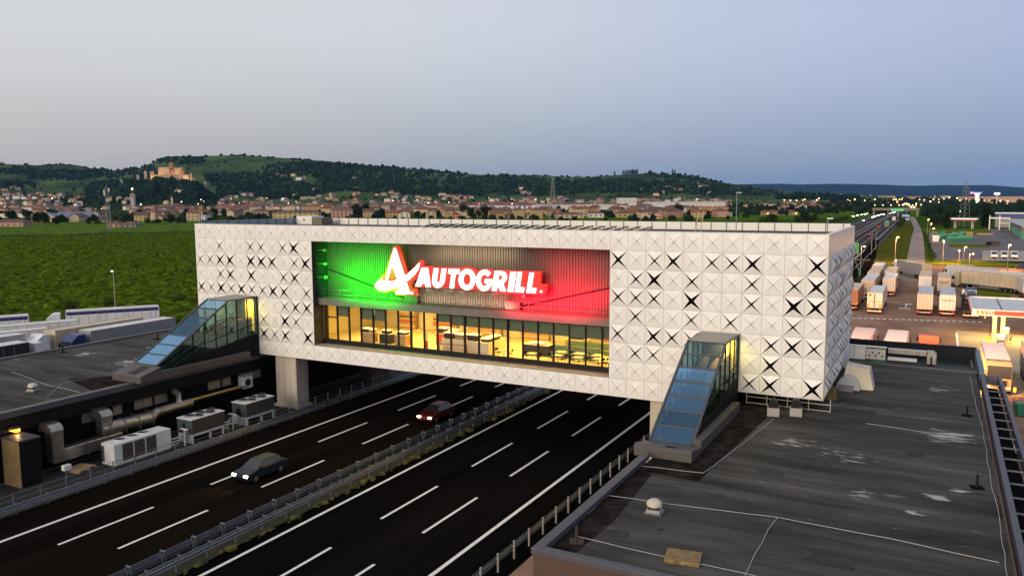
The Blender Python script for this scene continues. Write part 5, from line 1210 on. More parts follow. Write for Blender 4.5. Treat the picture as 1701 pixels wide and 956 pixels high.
truck('white topped lorry between the pale box lorry and the red cab', (67.1, 45.8), 0, L=10.5, side=TW, roof=TW, rear=TNAVY, cab_h=3.2)
truck('flatbed lorry with a red cab behind the low building', (70.7, 46.5), 0, L=11.2, cabm=CABR, flat_bed=True, cab_h=3.25)
truck('tan fronted lorry facing the barred light well with an orange side lamp', (77.8, 55), PI, L=11.5, side=TBEI, roof=TW, rear=TW, cabm=mat('cab_tan', (.17, .135, .085), .45), cab_h=3.55, H=3.3, blunt=True)
truck('grey sided lorry at the picture edge beside the tan fronted one', (82.0, 54), PI, L=14.5, side=TGREY, roof=TW, rear=TW, cabm=CABE)
o = empty('side_lamp', (79.2, 38.6, 1.05), 0, 'small orange lamp on the corner of the tan fronted lorry', 'lamp')
m = MB(); m.box(-.14, .1, -.12, .02, -.2, .3); m.build('lens', emis('lens_amber', (1, .40, .03), 2.0), o)
# lorries behind the far low building
truck('grey sided lorry with a blue cab right behind the dusty roof', (-30.6, 20.4), PI, L=13.6, side=TGREY, roof=TW, rear=TW, cabm=CABB)
truck('beige roofed lorry one bay beyond the grey sided one', (-34.9, 18.2), PI, L=13.6, side=TBEI, roof=TBEI, rear=TW)
truck('navy sided lorry with a white cab facing the blue cab', (-29.9, -15.5), 0, L=13.6, side=TNAVY, roof=TW, rear=TW)
truck('white lorry with a blue stripe and sloping white cab next to the vineyard', (-43.5, 28.6), math.radians(180-35), L=13.6, side=TW, roof=TW, stripe=TBLUE)
truck('white lorry with a blue stripe at the picture edge next to the vineyard', (-52.8, 12.4), math.radians(180-30), L=13.6, side=TW, roof=TW, stripe=TBLUE)
truck('plain white lorry between the striped ones and the dusty roof', (-41.0, 12.6), math.radians(180-25), L=13.6, side=TW, roof=TW)
truck('second plain white lorry, lower in the row near the picture edge', (-39.6, 7.2), math.radians(180-20), L=13.6, side=TW, roof=TW, H=3.7)
truck('dull grey lorry with blotchy pale side behind the navy trailer', (-36.2, 1.5), math.radians(180-6), L=9, side=mat('blotch_side', (.30, .34, .40), .5, var=.3, scale=.6, c2=(.55, .53, .5)), roof=TW, cabm=CABR)
truck('white topped lorry peeping out behind the glazed tube by the vines', (-14.5, 45), math.radians(150), L=8, side=TW, roof=TW)
# car carrier
cc = truck('dark car carrier with stacked blue and white cars beside the pump canopy', (76.8, 101.2), 0, L=13, flat_bed=True, cabm=CABW, bar=REFL)
m = MB()
for x in (-1.2, 1.2):
    for y in (.3, 4.3, 8.5, 12.6): m.box(x-.06, x+.06, y-.06, y+.06, 1.3, 3.0)
    m.box(x-.07, x+.07, 0, 12.8, 2.9, 3.02)
m.box(-1.13, 1.13, .5, 12.6, 2.93, 2.98); m.build('upper_deck', TDK, cc)
for k, (nm, c_) in enumerate((('carblue', (.03, .07, .2)), ('carwhite', (.6, .6, .6)), ('carblue', 0))):
    car(['dark blue car on the rear of the carrier deck', 'white car in the middle of the carrier deck', 'blue car at the cab end of the carrier deck'][k], (76.8, 103.4+4.3*k, 3.0), 0, (nm, c_), 'off')
# vans
def van(lab, loc, rz):
    o = empty('van', (*loc, 0), rz, lab, 'van', 'white vans parked in the far lot')
    m = MB(); m.prism([(-2.6, .35), (-2.6, 2.35), (-2.4, 2.5), (1.3, 2.5), (2.0, 1.5), (2.75, 1.2), (2.85, .35)], 'x', -.98, .98); m.build('body', CABW, o, bevel=.08)
    m = MB(); m.add([(-.85, 2.06, 1.52), (.85, 2.06, 1.52), (.8, 1.42, 2.4), (-.8, 1.42, 2.4), (-.85, 1.9, 1.5), (.85, 1.9, 1.5), (.8, 1.3, 2.38), (-.8, 1.3, 2.38)], [(0, 1, 2, 3), (0, 1, 5, 4), (2, 3, 7, 6)]); m.build('windscreen', WSC, o)
    for s in (-1, 1):
        for y in (-1.7, 1.8):
            m = MB(); m.disc((s*.9, y, .35), .35, 'x', .24, 14); m.build('wheel', RUBBER, o)
        m = MB(); m.box(s*.7-.16, s*.7+.16, 2.76, 2.84, .8, 1.05); m.build('headlight', mat('lens_clear', (0, 0, 0)), o)
        m = MB(); m.box(min(s*.98, s*1.0), max(s*.98, s*1.0), .5, 1.5, 1.5, 2.1); m.build('side_window', WSC, o)
    m = MB(); m.box(-.8, .8, 2.8, 2.88, .38, .72); m.build('bumper', TDK, o)
    return o
van('white van, outermost of three, nearest the row of lamp posts', (88, 261.4), PI)
van('white van in the middle of the three on the pale pad', (91, 261.6), PI)
van('white van of the three standing behind the tall lit lamp post', (94, 262.4), PI)
# trucks on the far motorway
truck('green backed lorry driving away on the far motorway', (38.6, 543), .03, L=12, side=TW, roof=TW, rear=mat('green_door', (.02, .22, .06), .5))
truck('white backed lorry driving away ahead of the green one', (36.6, 678), .03, L=12, side=TW, roof=TW, rear=TW)

# ================================================================== LAMPS
LAMPC = (1, .46, .13)
HEADM = emis('lamp_sodium', (1, .55, .18), 22)
def street_lamp(lab, base, h=8.5, rz=0, e=900, arm=1.2, color=LAMPC, head=None, group=None, lit=True):
    o = empty('street_lamp', (base[0], base[1], 0), rz, lab, 'street lamp', group)
    m = MB(); m.tube([(0, 0, 0), (0, 0, h*.5), (0, 0, h)], [.10, .08, .06], 7); m.build('pole', mat('lamp_pole', (.30, .28, .25), .5, metal=.3), o)
    m = MB(); m.tube([(0, 0, h-.05), (arm*.6, 0, h+.12), (arm, 0, h+.1)], .04, 6); m.build('arm', MATS['lamp_pole'], o)
    m = MB(); m.box(arm-.1, arm+.5, -.14, .14, h+.04, h+.2); m.build('housing', GREYM, o)
    if lit:
        m = MB(); m.blob((arm+.2, 0, h-.02), (.24, .17, .12), 0, 2, 0); m.build('lens', head or HEADM, o)
        if e: lamp('POINT', (arm+.2, 0, h-.35), e, color, o, .2, name='street_light')
    return o
def LP(px, py, h): p = P(px, py, h); return (p.x, p.y)
street_lamp('tall lit lamp post on the verge behind the turned grey lorry', LP(1488.5, 393.5, 8.5), e=16000, arm=.4)
street_lamp('lit lamp post rising beside the bridge corner over the first lorries', LP(1431, 409, 8.5), e=1500, arm=.5)
street_lamp('lit lamp post beside the green bins', LP(1568, 399.6, 7.3), h=7.3, e=9000, arm=-.3)
street_lamp('bright lamp post in front of the yard lane, between the two dimmer lamps', LP(1594, 415.7, 4.4), h=4.4, e=4500, arm=-.3)
street_lamp('lamp post with its arm over the long white lorry', LP(1611, 421, 3.9), h=3.9, e=3500, arm=.7)
street_lamp('small lit lamp by the grass island in the yard', LP(1602, 410, 4.6), h=4.6, e=3000, arm=.3)
street_lamp('tallest bright lamp post standing by the white vans', LP(1675.5, 406.5, 7.5), h=7.5, e=9000, arm=.2)
for i, (x, y) in enumerate(((1541.5, 364), (1545.5, 371.5), (1549.8, 379))):
    street_lamp(['lit lamp post by the service road, farthest of the row of three', 'lit lamp post by the service road, middle of the row of three', 'lit lamp post by the service road, closest of the row of three'][i], LP(x, y, 8.5), e=2500, arm=.2)
street_lamp('lamp post with a cold white flare behind the red edged canopy', LP(1594, 351, 10), h=10, e=800, arm=.3, color=(.75, .7, 1), head=emis('lamp_cold', (.8, .75, 1), 25))
street_lamp('lone lamp post with a pale violet glow at the vineyard edge', LP(188, 450, 8.5), e=260, arm=-.5, color=(.9, .8, 1), head=emis('lamp_violet', (.85, .7, 1), 10))
for i, (x, y) in enumerate(((1449, 384), (1456, 380))):
    street_lamp(['slim unlit post lit by its neighbours at the motorway edge, nearer one', 'slim unlit post lit by its neighbours at the motorway edge, farther one'][i], LP(x, y, 8.5), e=0, arm=.6, lit=False)

for k, x in enumerate((60.5, 67.0, 73.2)):
    o = empty('floodlight', (x, 30.32, 5.6), 0, ['sodium floodlight on the rear wall of the low building next to the bridge corner', 'sodium floodlight in the middle of the rear wall of the low building', 'sodium floodlight at the light well end of the rear wall'][k], 'floodlight')
    m = MB(); m.box(-.05, .05, 0, .3, .0, .1); m.build('arm', GREYM, o)
    m = MB(); m.box(-.25, .25, .3, .45, -.15, .25); m.build('housing', TDK, o)
    m = MB(); m.box(-.2, .2, .45, .47, -.1, .2); m.build('lens', HEADM, o)
    lamp('SPOT', (0, .7, .05), 110000, (1, .40, .13), o, .25, (0, 70, -3), 2.2, .9, name='flood_light')

# ================================================================== PETROL STATION
cn_ = empty('petrol_canopy', (90, 81, 0), 0, 'flat white petrol station canopy with red lettering and a red band', 'canopy')
CX = lambda mb: setattr(mb, 'v', [(p[0]-90, p[1]-81, p[2]) for p in mb.v])
def cnb(mb, nm, mt, par=None, **k): CX(mb); return mb.build(nm, mt, par or cn_, **k)
m = MB(); m.box(76.3, 104, 73.3, 89.9, 4.75, 5.05); cnb(m, 'roof', mat('canopy_roof', (.55, .56, .56), .5, var=.08, scale=.4))
m = MB(); m.box(79.8, 79.95, 73.4, 89.8, 5.05, 5.1); cnb(m, 'roof_gutter', BLACK)
m = MB(); m.box(76, 104.3, 73, 73.3, 4.4, 5.3); m.box(76, 76.3, 73.3, 90, 4.4, 5.3); m.box(76, 104.3, 89.9, 90.2, 4.4, 5.3); cnb(m, 'fascia', mat('fascia_white', (.66, .62, .56), .4))
m = MB(); m.box(78.75, 104.3, 72.96, 73.0, 4.55, 5.2); cnb(m, 'fascia_band', mat('fascia_red', (.36, .012, .02), .4))
m = MB(); m.box(75.96, 76, 73.3, 90, 4.45, 4.7); cnb(m, 'fascia_edge', mat('edge_orange', (.5, .2, .1), .5))
GL['E'] = [[(0, 0), (0, 1), (1, 1), (1, .78), (.35, .78), (.35, .61), (.9, .61), (.9, .39), (.35, .39), (.35, .22), (1, .22), (1, 0)]]
GL['S'] = [[(0, .05), (.0, .26), (.62, .26), (.68, .36), (.2, .42), (0, .6), (.02, .84), (.2, 1), (.95, 1), (.95, .78), (.4, .78), (.35, .68), (.8, .6), (1, .42), (.98, .16), (.8, 0), (.1, 0)]]
xx = 76.55
for chx, w in (('E', .44), ('S', .46), ('S', .46), ('O', .56)):
    o_ = flat('letter', [[(xx+x*w-90, 4.62+z*.5) for x, z in lp] for lp in GL[chx]], 72.93-81, 72.98-81, MATS['fascia_red'], cn_); xx += w+.07
for i, (x, y) in enumerate(((79.3, 80.2), (80.4, 80.6), (88, 80.2), (96, 80.2))):
    m = MB(); m.box(x-.28, x+.28, y-.28, y+.28, 0, 4.75); cnb(m, 'column', mat('column_cream', (.62, .54, .36), .5), bevel=.03)
for x in (78, 82, 86, 91): 
    m = MB(); m.box(x-.5, x+.5, 77, 77.6, 4.7, 4.75); cnb(m, 'downlight', emis('canopy_light', (1, .74, .34), 5))
lamp('AREA', (-8.5, -1.0, 4.65), 2600, (1, .68, .26), cn_, 9, sy=9, name='canopy_area_light')
m = MB(); m.box(77.6, 77.75, 73.6, 73.9, 3.9, 4.5); cnb(m, 'hanging_marker', mat('marker_yellow', (.6, .42, .02), .5))
for i, (x, y, lab) in enumerate(((79.6, 70.5, 'blue fronted petrol pump closest to the lorries'), (80.6, 77.5, 'white topped petrol pump behind the blue one'))):
    o = empty('petrol_pump', (x, y, 0), 0, lab, 'petrol pump')
    m = MB(); m.box(-.8, .8, -.5, .5, 0, .14); m.build('plinth', mat('plinth_yellow', (.5, .38, .06), .6), o)
    m = MB(); m.box(-.42, .42, -.26, .26, .14, 1.35); m.build('body', mat('pump_blue', (.012, .06, .22), .35) if i == 0 else CABW, o, bevel=.03)
    m = MB(); m.box(-.46, .46, -.3, .3, 1.35, 2.0); m.build('display', REFL, o, bevel=.03)
    m = MB(); m.box(-.48, .48, -.32, .32, 2.0, 2.2); m.build('header', emis('pump_header', (1, .9, .7), .9), o)
    m = MB(); m.tube([(.44, 0, 1.2), (.62, -.1, .8), (.55, -.1, .4), (.46, -.05, .9)], .025, 6); m.build('hose', RUBBER, o)
    for k in range(3):
        m = MB(); m.box(-.35, .35, -.275, -.26, .3+.32*k, .5+.32*k); m.build('panel', CABW if i == 0 else GREYM, o)
for i, (x, y, lab) in enumerate(((78.6, 79.6, 'yellow bollard foot at the black pipe under the canopy'), (81.4, 79.4, 'small dark bollard beside the pumps'))):
    o = empty('bollard', (x, y, 0), 0, lab, 'bollard')
    m = MB(); m.tube([(0, 0, 0), (0, 0, .4)], [.3, .25] if i == 0 else .08, 10); m.build('base', MATS['marker_yellow'] if i == 0 else TDK, o)
    m = MB(); m.tube([(.15, 0, .3), (.15, 0, 3.0 if i == 0 else .8)], .05, 6); m.build('pipe', TDK, o)
p = P(1697, 690, 0); o = empty('wheeled_bin', (p.x, p.y, 0), .3, 'dark green wheeled bin by the grey sided lorry', 'bin')
m = MB(); m.add([(-.5, -.5, .1), (.5, -.5, .1), (.5, .5, .1), (-.5, .5, .1), (-.65, -.6, 1.2), (.65, -.6, 1.2), (.65, .6, 1.2), (-.65, .6, 1.2)], [(0, 1, 5, 4), (1, 2, 6, 5), (2, 3, 7, 6), (3, 0, 4, 7), (0, 3, 2, 1)]); m.build('tub', mat('bin_green', (.02, .14, .08), .5), o)
m = MB(); m.box(-.7, .7, -.65, .65, 1.2, 1.32); m.build('lid', MATS['bin_green'], o, bevel=.04)
# direction board on the roof side pole next to the bridge
o = empty('traffic_signal_pole', (54.4, 150, 0), 0, 'green pole with forked arms at the truck park entrance beside the bridge', 'pole')
m = MB(); m.tube([(0, 0, 0), (0, 0, 4.4)], .16, 8); m.tube([(0, 0, 3.2), (-1., 0, 6.2)], .08, 6); m.tube([(0, 0, 3.2), (1., 0, 6.2)], .08, 6); m.build('pole', mat('pole_green', (.04, .16, .13), .5), o)
m = MB(); m.box(-1.6, 2.4, -.06, .06, 6.1, 6.5); m.build('board', TNAVY, o)
p = PD(1416.5, 412, 230); o = empty('road_sign', (p.x, p.y, 0), 0, 'green motorway sign peeping out beside the bridge corner', 'road sign')
m = MB(); m.box(-1.6, 1.6, -.05, .05, p.z-1.6, p.z+1.6); m.build('board', mat('sign_green', (.01, .22, .06), .4), o)
m = MB(); m.tube([(0, .1, 0), (0, .1, p.z+1.6)], .12, 6); m.build('post', GALV, o)

# ================================================================== YARD BEYOND THE LOT
bins = []
for k in range(34):
    t_ = rng.random(); p = Vector((68.5+14.5*t_, 366+5*t_+rng.uniform(0, 60), 0)) if k > 12 else Vector((75+.75*k, 365+.7*k, 0))
    if k == 0:
        o = empty('recycling_bin', p, 0, 'green recycling container in the packed rows of the far yard', 'bin', 'green containers in the far yard')
        m = MB(); m.add([(-1, -.8, 0), (1, -.8, 0), (1, .8, 0), (-1, .8, 0), (-1.15, -1, 1.9), (1.15, -1, 1.9), (1.15, 1, 1.9), (-1.15, 1, 1.9)], [(0, 1, 5, 4), (1, 2, 6, 5), (2, 3, 7, 6), (3, 0, 4, 7), (0, 3, 2, 1)]); m.build('tub', mat('recycling_green', (.012, .16, .085), .45), o, bevel=.08)
        m = MB(); m.prism(arc(0, 1.9, 1.1, .6, 0, 180, 8), 'y', -.95, .95); m.build('lid', mat('recycling_lid', (.03, .24, .12), .45), o)
        bin0 = o
    else:
        o = copy_tree(bin0); o.location = p
    o.rotation_euler = (0, 0, rng.uniform(-.1, .1))
for i, (px, py, lab) in enumerate(((1554, 401, 'small white kiosk at the yard gate'), (1608, 391, 'yellow skip behind the green containers'), (1645, 407.5, 'dark metal skip by the grass island'), (1653.5, 408, 'brown skip beside the dark one'), (1636, 390, 'long brown timber stack at the far lawn edge'))):
    p = P(px, py, 0); w = (1.6, 2.4, 1.7, 1.7, 4.)[i]; h = (2.8, 2.2, 1.5, 1.5, .8)[i]
    o = empty(('kiosk', 'skip', 'skip', 'skip', 'timber_stack')[i], p, 0, lab, ('kiosk', 'skip', 'skip', 'skip', 'timber stack')[i])
    m = MB(); m.add([(-w*.85, -1.0, 0), (w*.85, -1.0, 0), (w*.85, 1, 0), (-w*.85, 1, 0), (-w, -1.2, h), (w, -1.2, h), (w, 1.2, h), (-w, 1.2, h)], [(0, 1, 5, 4), (1, 2, 6, 5), (2, 3, 7, 6), (3, 0, 4, 7), (0, 3, 2, 1), (4, 5, 6, 7)])
    m.build('body', (CABW, mat('skip_yellow', (.4, .26, .03), .6), TDK, mat('skip_brown', (.07, .035, .025), .7), WOODM)[i], o, bevel=.05)
    m = MB(); m.box(-w-.1, w+.1, -1.3, 1.3, h, h+.12); m.build('rim', (REFL, TDK, TDK, TDK, WOODM)[i], o)
gb = empty('warehouse', (123, 455, 0), 0, 'green walled shed with a red and white roof edge at the far yard', 'shed')
m = MB(); m.add([(-16.8, -52, 0), (20, -52, 0), (20, 62, 0), (-14.2, 62, 0), (-16.8, -52, 5.2), (20, -52, 5.2), (20, 62, 5.2), (-14.2, 62, 5.2)], [(0, 1, 5, 4), (1, 2, 6, 5), (2, 3, 7, 6), (3, 0, 4, 7), (4, 5, 6, 7)]); m.build('wall', mat('shed_green', (.06, .20, .12), .6, var=.15, scale=.1), gb)
m = MB(); m.add([(-17.2, -52.4, 5.2), (20, -52.4, 5.2), (20, 62.4, 5.2), (-14.6, 62.4, 5.2), (-17.2, -52.4, 6.1), (20, -52.4, 6.1), (20, 62.4, 6.1), (-14.6, 62.4, 6.1)], [(0, 1, 5, 4), (1, 2, 6, 5), (2, 3, 7, 6), (3, 0, 4, 7), (0, 3, 2, 1)]); m.build('roof_edge', mat('edge_red', (.32, .04, .03), .5), gb)
m = MB(); m.box(-16.5, 20, -51.8, 61.8, 6.1, 6.5); m.build('roof', mat('shed_roof', (.36, .38, .37), .5), gb)
for k in range(5):
    m = MB(); y = -48+18*k; x = -16.8+2.6*(y+52)/114; m.box(x-.25, x-.02, y, y+6, .3, 4.2); m.build('door', mat('shed_door', (.10, .30, .2), .5), gb)
gt = empty('gate_portal', (103.6, 525, 0), -.1, 'white steel portal frame beside the green shed', 'portal')
for x in (-5.4, 0, 5.4):
    m = MB(); m.box(x-.3, x+.3, -.3, .3, 0, 9 if x < 5 else 7); m.build('column', SCR, gt)
m = MB(); m.box(-5.4, 5.4, -.35, .35, 7, 7.8); m.box(0, 5.4, -.3, .3, 4, 4.5); m.build('beam', SCR, gt)
bb = empty('depot_building', (112, 575, 0), -.1, 'low depot with a deep blue band behind the white portal', 'building')
m = MB(); m.box(-8, 14, -6, 6, 0, 6); m.build('wall', mat('depot_wall', (.30, .27, .24), .7), bb)
m = MB(); m.box(-8.1, 14.1, -6.1, 6.1, 6, 9.2); m.build('band', mat('depot_blue', (.012, .035, .16), .5), bb)
m = MB(); m.box(-8.4, 14.4, -6.4, 6.4, 9.2, 9.9); m.build('roof_edge', SCR, bb)
c2_ = empty('petrol_canopy', (84.5, 540, 0), -.15, 'far white canopy with a red edge in front of the cypress', 'canopy')
m = MB(); m.box(-7.5, 7.5, -5, 5, 5.2, 6.2); m.build('edge', mat('canopy_red', (.40, .03, .03), .5), c2_)
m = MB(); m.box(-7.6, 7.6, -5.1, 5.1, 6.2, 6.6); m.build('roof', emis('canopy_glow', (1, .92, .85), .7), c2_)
for x in (-5, 5):
    for y in (-3, 3):
        m = MB(); m.box(x-.2, x+.2, y-.2, y+.2, 0, 5.2); m.build('column', SCR, c2_)
# gantry sign and overpass
p = PD(1490.5, 348.4, 760); o = empty('gantry_sign', (p.x, p.y, 0), .05, 'long green gantry sign over the motorway before the overpass', 'road sign')
m = MB(); m.box(-5.6, 5.6, -.15, .15, p.z-1.4, p.z+1.4); m.build('board', emis('gantry_green', (.02, .30, .10), .55), o)
for k in range(4):
    m = MB(); m.box(-4.8+2.7*k, -3.4+2.7*k, -.2, -.16, p.z-.3, p.z+.3); m.build('board_mark', mat('board_white', (.7, .7, .7), .5), o)
for x in (-8, 8):
    m = MB(); m.box(x-.25, x+.25, -.2, .2, 0, p.z+1.2); m.build('post', GALV, o)
m = MB(); m.box(-8, 8, .2, .5, p.z+.9, p.z+1.3); m.build('truss', GALV, o)
p = PD(1504.5, 361, 640); o = empty('road_sign', (p.x, p.y, 0), .05, 'blue and white road sign beside the service road', 'road sign')
m = MB(); m.box(-2.6, 2.6, -.1, .1, p.z-2.2, p.z+2.2); m.build('board', mat('board_bluewhite', (.40, .48, .56), .5), o)
m = MB(); m.box(-2.4, 2.4, -.14, -.1, p.z-.9, p.z+.9); m.build('board_band', mat('band_blue', (.02, .08, .26), .5), o)
for x in (-2, 2):
    m = MB(); m.tube([(x, .15, 0), (x, .15, p.z+2)], .12, 6); m.build('post', GALV, o)
ov = empty('overpass_bridge', (32, 852, 0), 0, 'low concrete road overpass across the far motorway', 'bridge')
m = MB(); m.box(-24, 19, -5, 5, 6.6, 7.8); m.build('deck', mat('overpass_concrete', (.20, .16, .12), .8), ov)
m = MB(); m.box(-24, 19, -5.1, -4.8, 7.8, 8.7); m.box(-24, 19, 4.8, 5.1, 7.8, 8.7); m.build('parapet', mat('overpass_concrete', (0, 0, 0)), ov)
for x in (-22.6, 0, 17.6):
    m = MB(); m.box(x-.8, x+.8, -4, 4, 0, 6.6); m.build('pier', MATS['overpass_concrete'], ov)
for k in range(6):
    p = Vector((10+7.6*k, 849, 8.7)); o = empty('street_lamp', (p.x, p.y, 7.8), 0, 'amber lamp on the far overpass', 'street lamp', 'lamps on the overpass')
    m = MB(); m.tube([(0, 0, 0), (0, 0, 4)], .1, 5); m.build('pole', GREYM, o)
    m = MB(); m.blob((0, 0, 4.1), (.55, .5, .4), 0, 1, 0); m.build('lens', emis('far_lamp', (1, .48, .14), 12), o)
# ================================================================== TREES
LEAF = [mat('leaf_dark', (.010, .020, .006), 1, var=.5, scale=.5, spec=.05), mat('leaf_mid', (.022, .040, .009), 1, var=.5, scale=.5, spec=.05), mat('leaf_olive', (.045, .058, .012), 1, var=.4, scale=.5, spec=.05)]
BARK = mat('bark', (.06, .045, .035), .9)
def tree_proto(h, rx, dens, mats2, cyp=False):
    o = empty('tree', (0, 0, 0))
    m = MB(); th = h*.3
    m.tube([(0, 0, 0), (.06*h*.1, 0, th), (0, .05, h*.55)], [h*.035, h*.025, h*.012], 7)
    if not cyp:
        for k in range(5):
            a = k*1.3; m.tube([(0, 0, th+.05*h*k), (rx*.5*math.cos(a), rx*.5*math.sin(a), th+.22*h+.03*h*k)], [h*.015, h*.006], 5)
    m.build('trunk', BARK, o)
    m = MB()
    n = dens
    for k in range(n):
        while True:
            q = rng.uniform(-1, 1, 3)
            if q @ q < 1: break
        if cyp:
            z = (q[2]+1)/2; rr_ = rx*math.sin(min(1, z*1.25+.15)*PI*.86)**.8*.9; c = (q[0]*rr_, q[1]*rr_, .05*h+z*h*.93)
        else:
            c = (q[0]*rx, q[1]*rx, h*.62+q[2]*h*.38+.1*h*math.sin(3*q[0]+2*q[1]))
        s = (.09 if cyp else .11)*h*rng.uniform(.5, 1.1); s = min(s, 1.3)
        # a small spray of leaf faces
        for j in range(7):
            d = rng.normal(size=3)*s*.55; a = rng.normal(size=3); a /= np.linalg.norm(a); b_ = np.cross(a, rng.normal(size=3)); b_ /= np.linalg.norm(b_)
            p = np.array(c)+d; u = a*s*.42; v = b_*s*.30
            m.add([p-u, p-v*.9, p+u, p+v], [(0, 1, 2, 3)], int(rng.random() < .35))
    m.build('crown', mats2, o, fix=False); return o
PROT = [tree_proto(9, 3.6, 230, [LEAF[0], LEAF[1]]), tree_proto(7, 3.4, 200, [LEAF[1], LEAF[0]]), tree_proto(11, 4.0, 260, [LEAF[0], LEAF[1]]), tree_proto(5, 2.8, 150, [LEAF[1], LEAF[2]]), tree_proto(14, 1.7, 190, [LEAF[0], LEAF[0]], True)]
used = set()
def tree(i, p, s, lab, group, name='tree', sx=None):
    if i in used: o = copy_tree(PROT[i])
    else: o = PROT[i]; used.add(i)
    o.name = name; o.location = p; o.scale = ((sx or s), (sx or s), s); o.rotation_euler = (0, 0, rng.uniform(0, 6))
    return tag(o, lab, 'tree', group)
G1 = 'trees along the near edge of the town'
for (px, py, s, i) in ((75, 374, 1.15, 0), (96, 375, 1.2, 1), (62, 372, 1.0, 0), (20, 372, 1.1, 2), (30, 373, .9, 1), (45, 366, 1.2, 0), (87, 368, 1.3, 2), (110, 371, .8, 1), (137, 365, 1.1, 0), (148, 374, .9, 1), (158, 374, 1.0, 0), (166, 374, .9, 3), (204, 373, .8, 1), (225, 373, .7, 3), (232, 366, 1.2, 0), (245, 373, .8, 1), (255, 373, .9, 3), (262, 373, .7, 1), (285, 373, .9, 0), (297, 373, .9, 1), (305, 372, .8, 3), (310, 362, 1.1, 0), (357, 361, 1.1, 2), (372, 360, 1.0, 0),
                     (590, 359, 1.2, 2), (597, 360, 1.3, 0), (606, 359, 1.25, 2), (616, 360, 1.1, 0), (626, 360, 1.1, 1), (636, 360, 1.0, 0), (530, 356, .9, 1), (440, 349, 1.0, 0), (772, 361, 1.5, 2), (782, 362, 1.2, 0), (806, 361, 1.3, 2), (813, 362, 1.2, 0), (795, 361, 1., 1), (1008, 360, .9, 1), (1014, 361, .8, 0), (1031, 361, .8, 1), (1062, 361, .7, 3), (1128, 358, 1.3, 2), (1145, 361, .9, 0), (1155, 361, .8, 1), (1174, 361, .8, 0), (927, 354, 1.1, 0), (935, 354, 1.0, 1)):
    p = P(px, py, 0); tree(i, p, s*rng.uniform(.9, 1.1), 'bushy dark green tree at the edge of the fields below the town', G1)
G2 = 'trees in the fields beyond the bridge roof'
for (px, py, s, i) in ((1283, 374, 1.2, 1), (1272, 373, 1.0, 3), (1337, 374, 1.1, 0), (1350, 372, 1.0, 1), (1325, 372, .9, 1), (1232, 346, 1.2, 0), (1220, 345, 1., 1), (1315, 351, 1., 0), (1352, 356, 1., 1), (1408, 350, 1.2, 0), (1422, 351, 1.3, 2), (1440, 350, 1.1, 0), (1395, 350, 1., 1), (1265, 371, .9, 3), (1455, 346, 1.1, 0), (1375, 352, 1.2, 2), (1362, 353, .9, 1), (1432, 338, 1.6, 2)):
    p = P(px, py, 0); tree(i, p, s*rng.uniform(.9, 1.1), 'dark leafy tree in the meadows between the bridge and the far motorway', G2)
for k in range(16):   # hedge between service road and motorway
    y = 520+24*k; tree(3, (44.5+off(y)+8-.004*(y-520)+rng.uniform(-1, 1), y, 0), rng.uniform(.7, 1.1), 'shrub in the hedge between the service road and the far motorway', 'shrubs between service road and motorway', 'shrub')
for k in range(9):
    y = 600+14*k; tree(3, (2.2-.012*(y-600)-off(y)*0-4, y, 0), .8, 'shrub in the dark hedge beside the far carriageway', 'shrubs beside the far carriageway', 'shrub')
for (px, py, s, lab) in ((1573, 381, 1.55, 'dark cypress standing alone before the red edged canopy'), (1637, 380, 2.2, 'tall black cypress beside the white portal frame')):
    p = P(px, py, 0); tree(4, p, s*.53, lab, None, 'cypress_tree', sx=s*.75)
p0 = P(1543, 371, 0)
for k in range(12):
    p = P(1546+rng.uniform(0, 26), rng.uniform(371, 375), 0); tree(1, p, rng.uniform(.9, 1.2), 'round bush of the green hedge behind the lit lamp row', 'bushes of the hedge beyond the service road', 'bush')
for k in range(12):
    tree(3, (70+rng.uniform(-1.5, 1.5)*.4-.028*(250+22*k-246), 250+18*k, 0), rng.uniform(.18, .32), 'low bush along the yard fence', 'bushes along the yard fence', 'bush')
for k in range(14):
    p = Vector((-60-3.2*k+rng.uniform(-1, 1), 62-6*k+rng.uniform(-2, 2), 0)); tree(3, p, rng.uniform(.35, .55), 'yellow green bush where the lorry yard meets the vineyard', 'bushes at the vineyard edge', 'bush')
for k in range(5):
    tree(3, (-30+4*k, 92+5*k+rng.uniform(-2, 2), 0), rng.uniform(.6, .8), 'yellow flecked bush beside the corner of the white bridge', 'bushes by the far bridge corner', 'bush')
tree(3, (57.2, 134, 0), .8, 'dark bush beside the forked green pole', None, 'bush'); tree(3, (55.5, 126, 0), .7, 'dark bush squeezed between the bridge corner and the lorries', None, 'bush')
# cypresses on the ridge
for k, px in enumerate((1021, 1035, 1038.5, 1042, 1045, 1048, 1050.5, 1053, 1055.5, 1058.5, 1117, 1121)):
    w = WR-15; z = hz(px, w); p = PG(px, w, z-1)
    tree(4, p, (1.6 if k else 1.3)*rng.uniform(.9, 1.1), 'black cypress on the crest of the hill against the sky', 'cypresses on the hill crest', 'cypress_tree', sx=1.7)
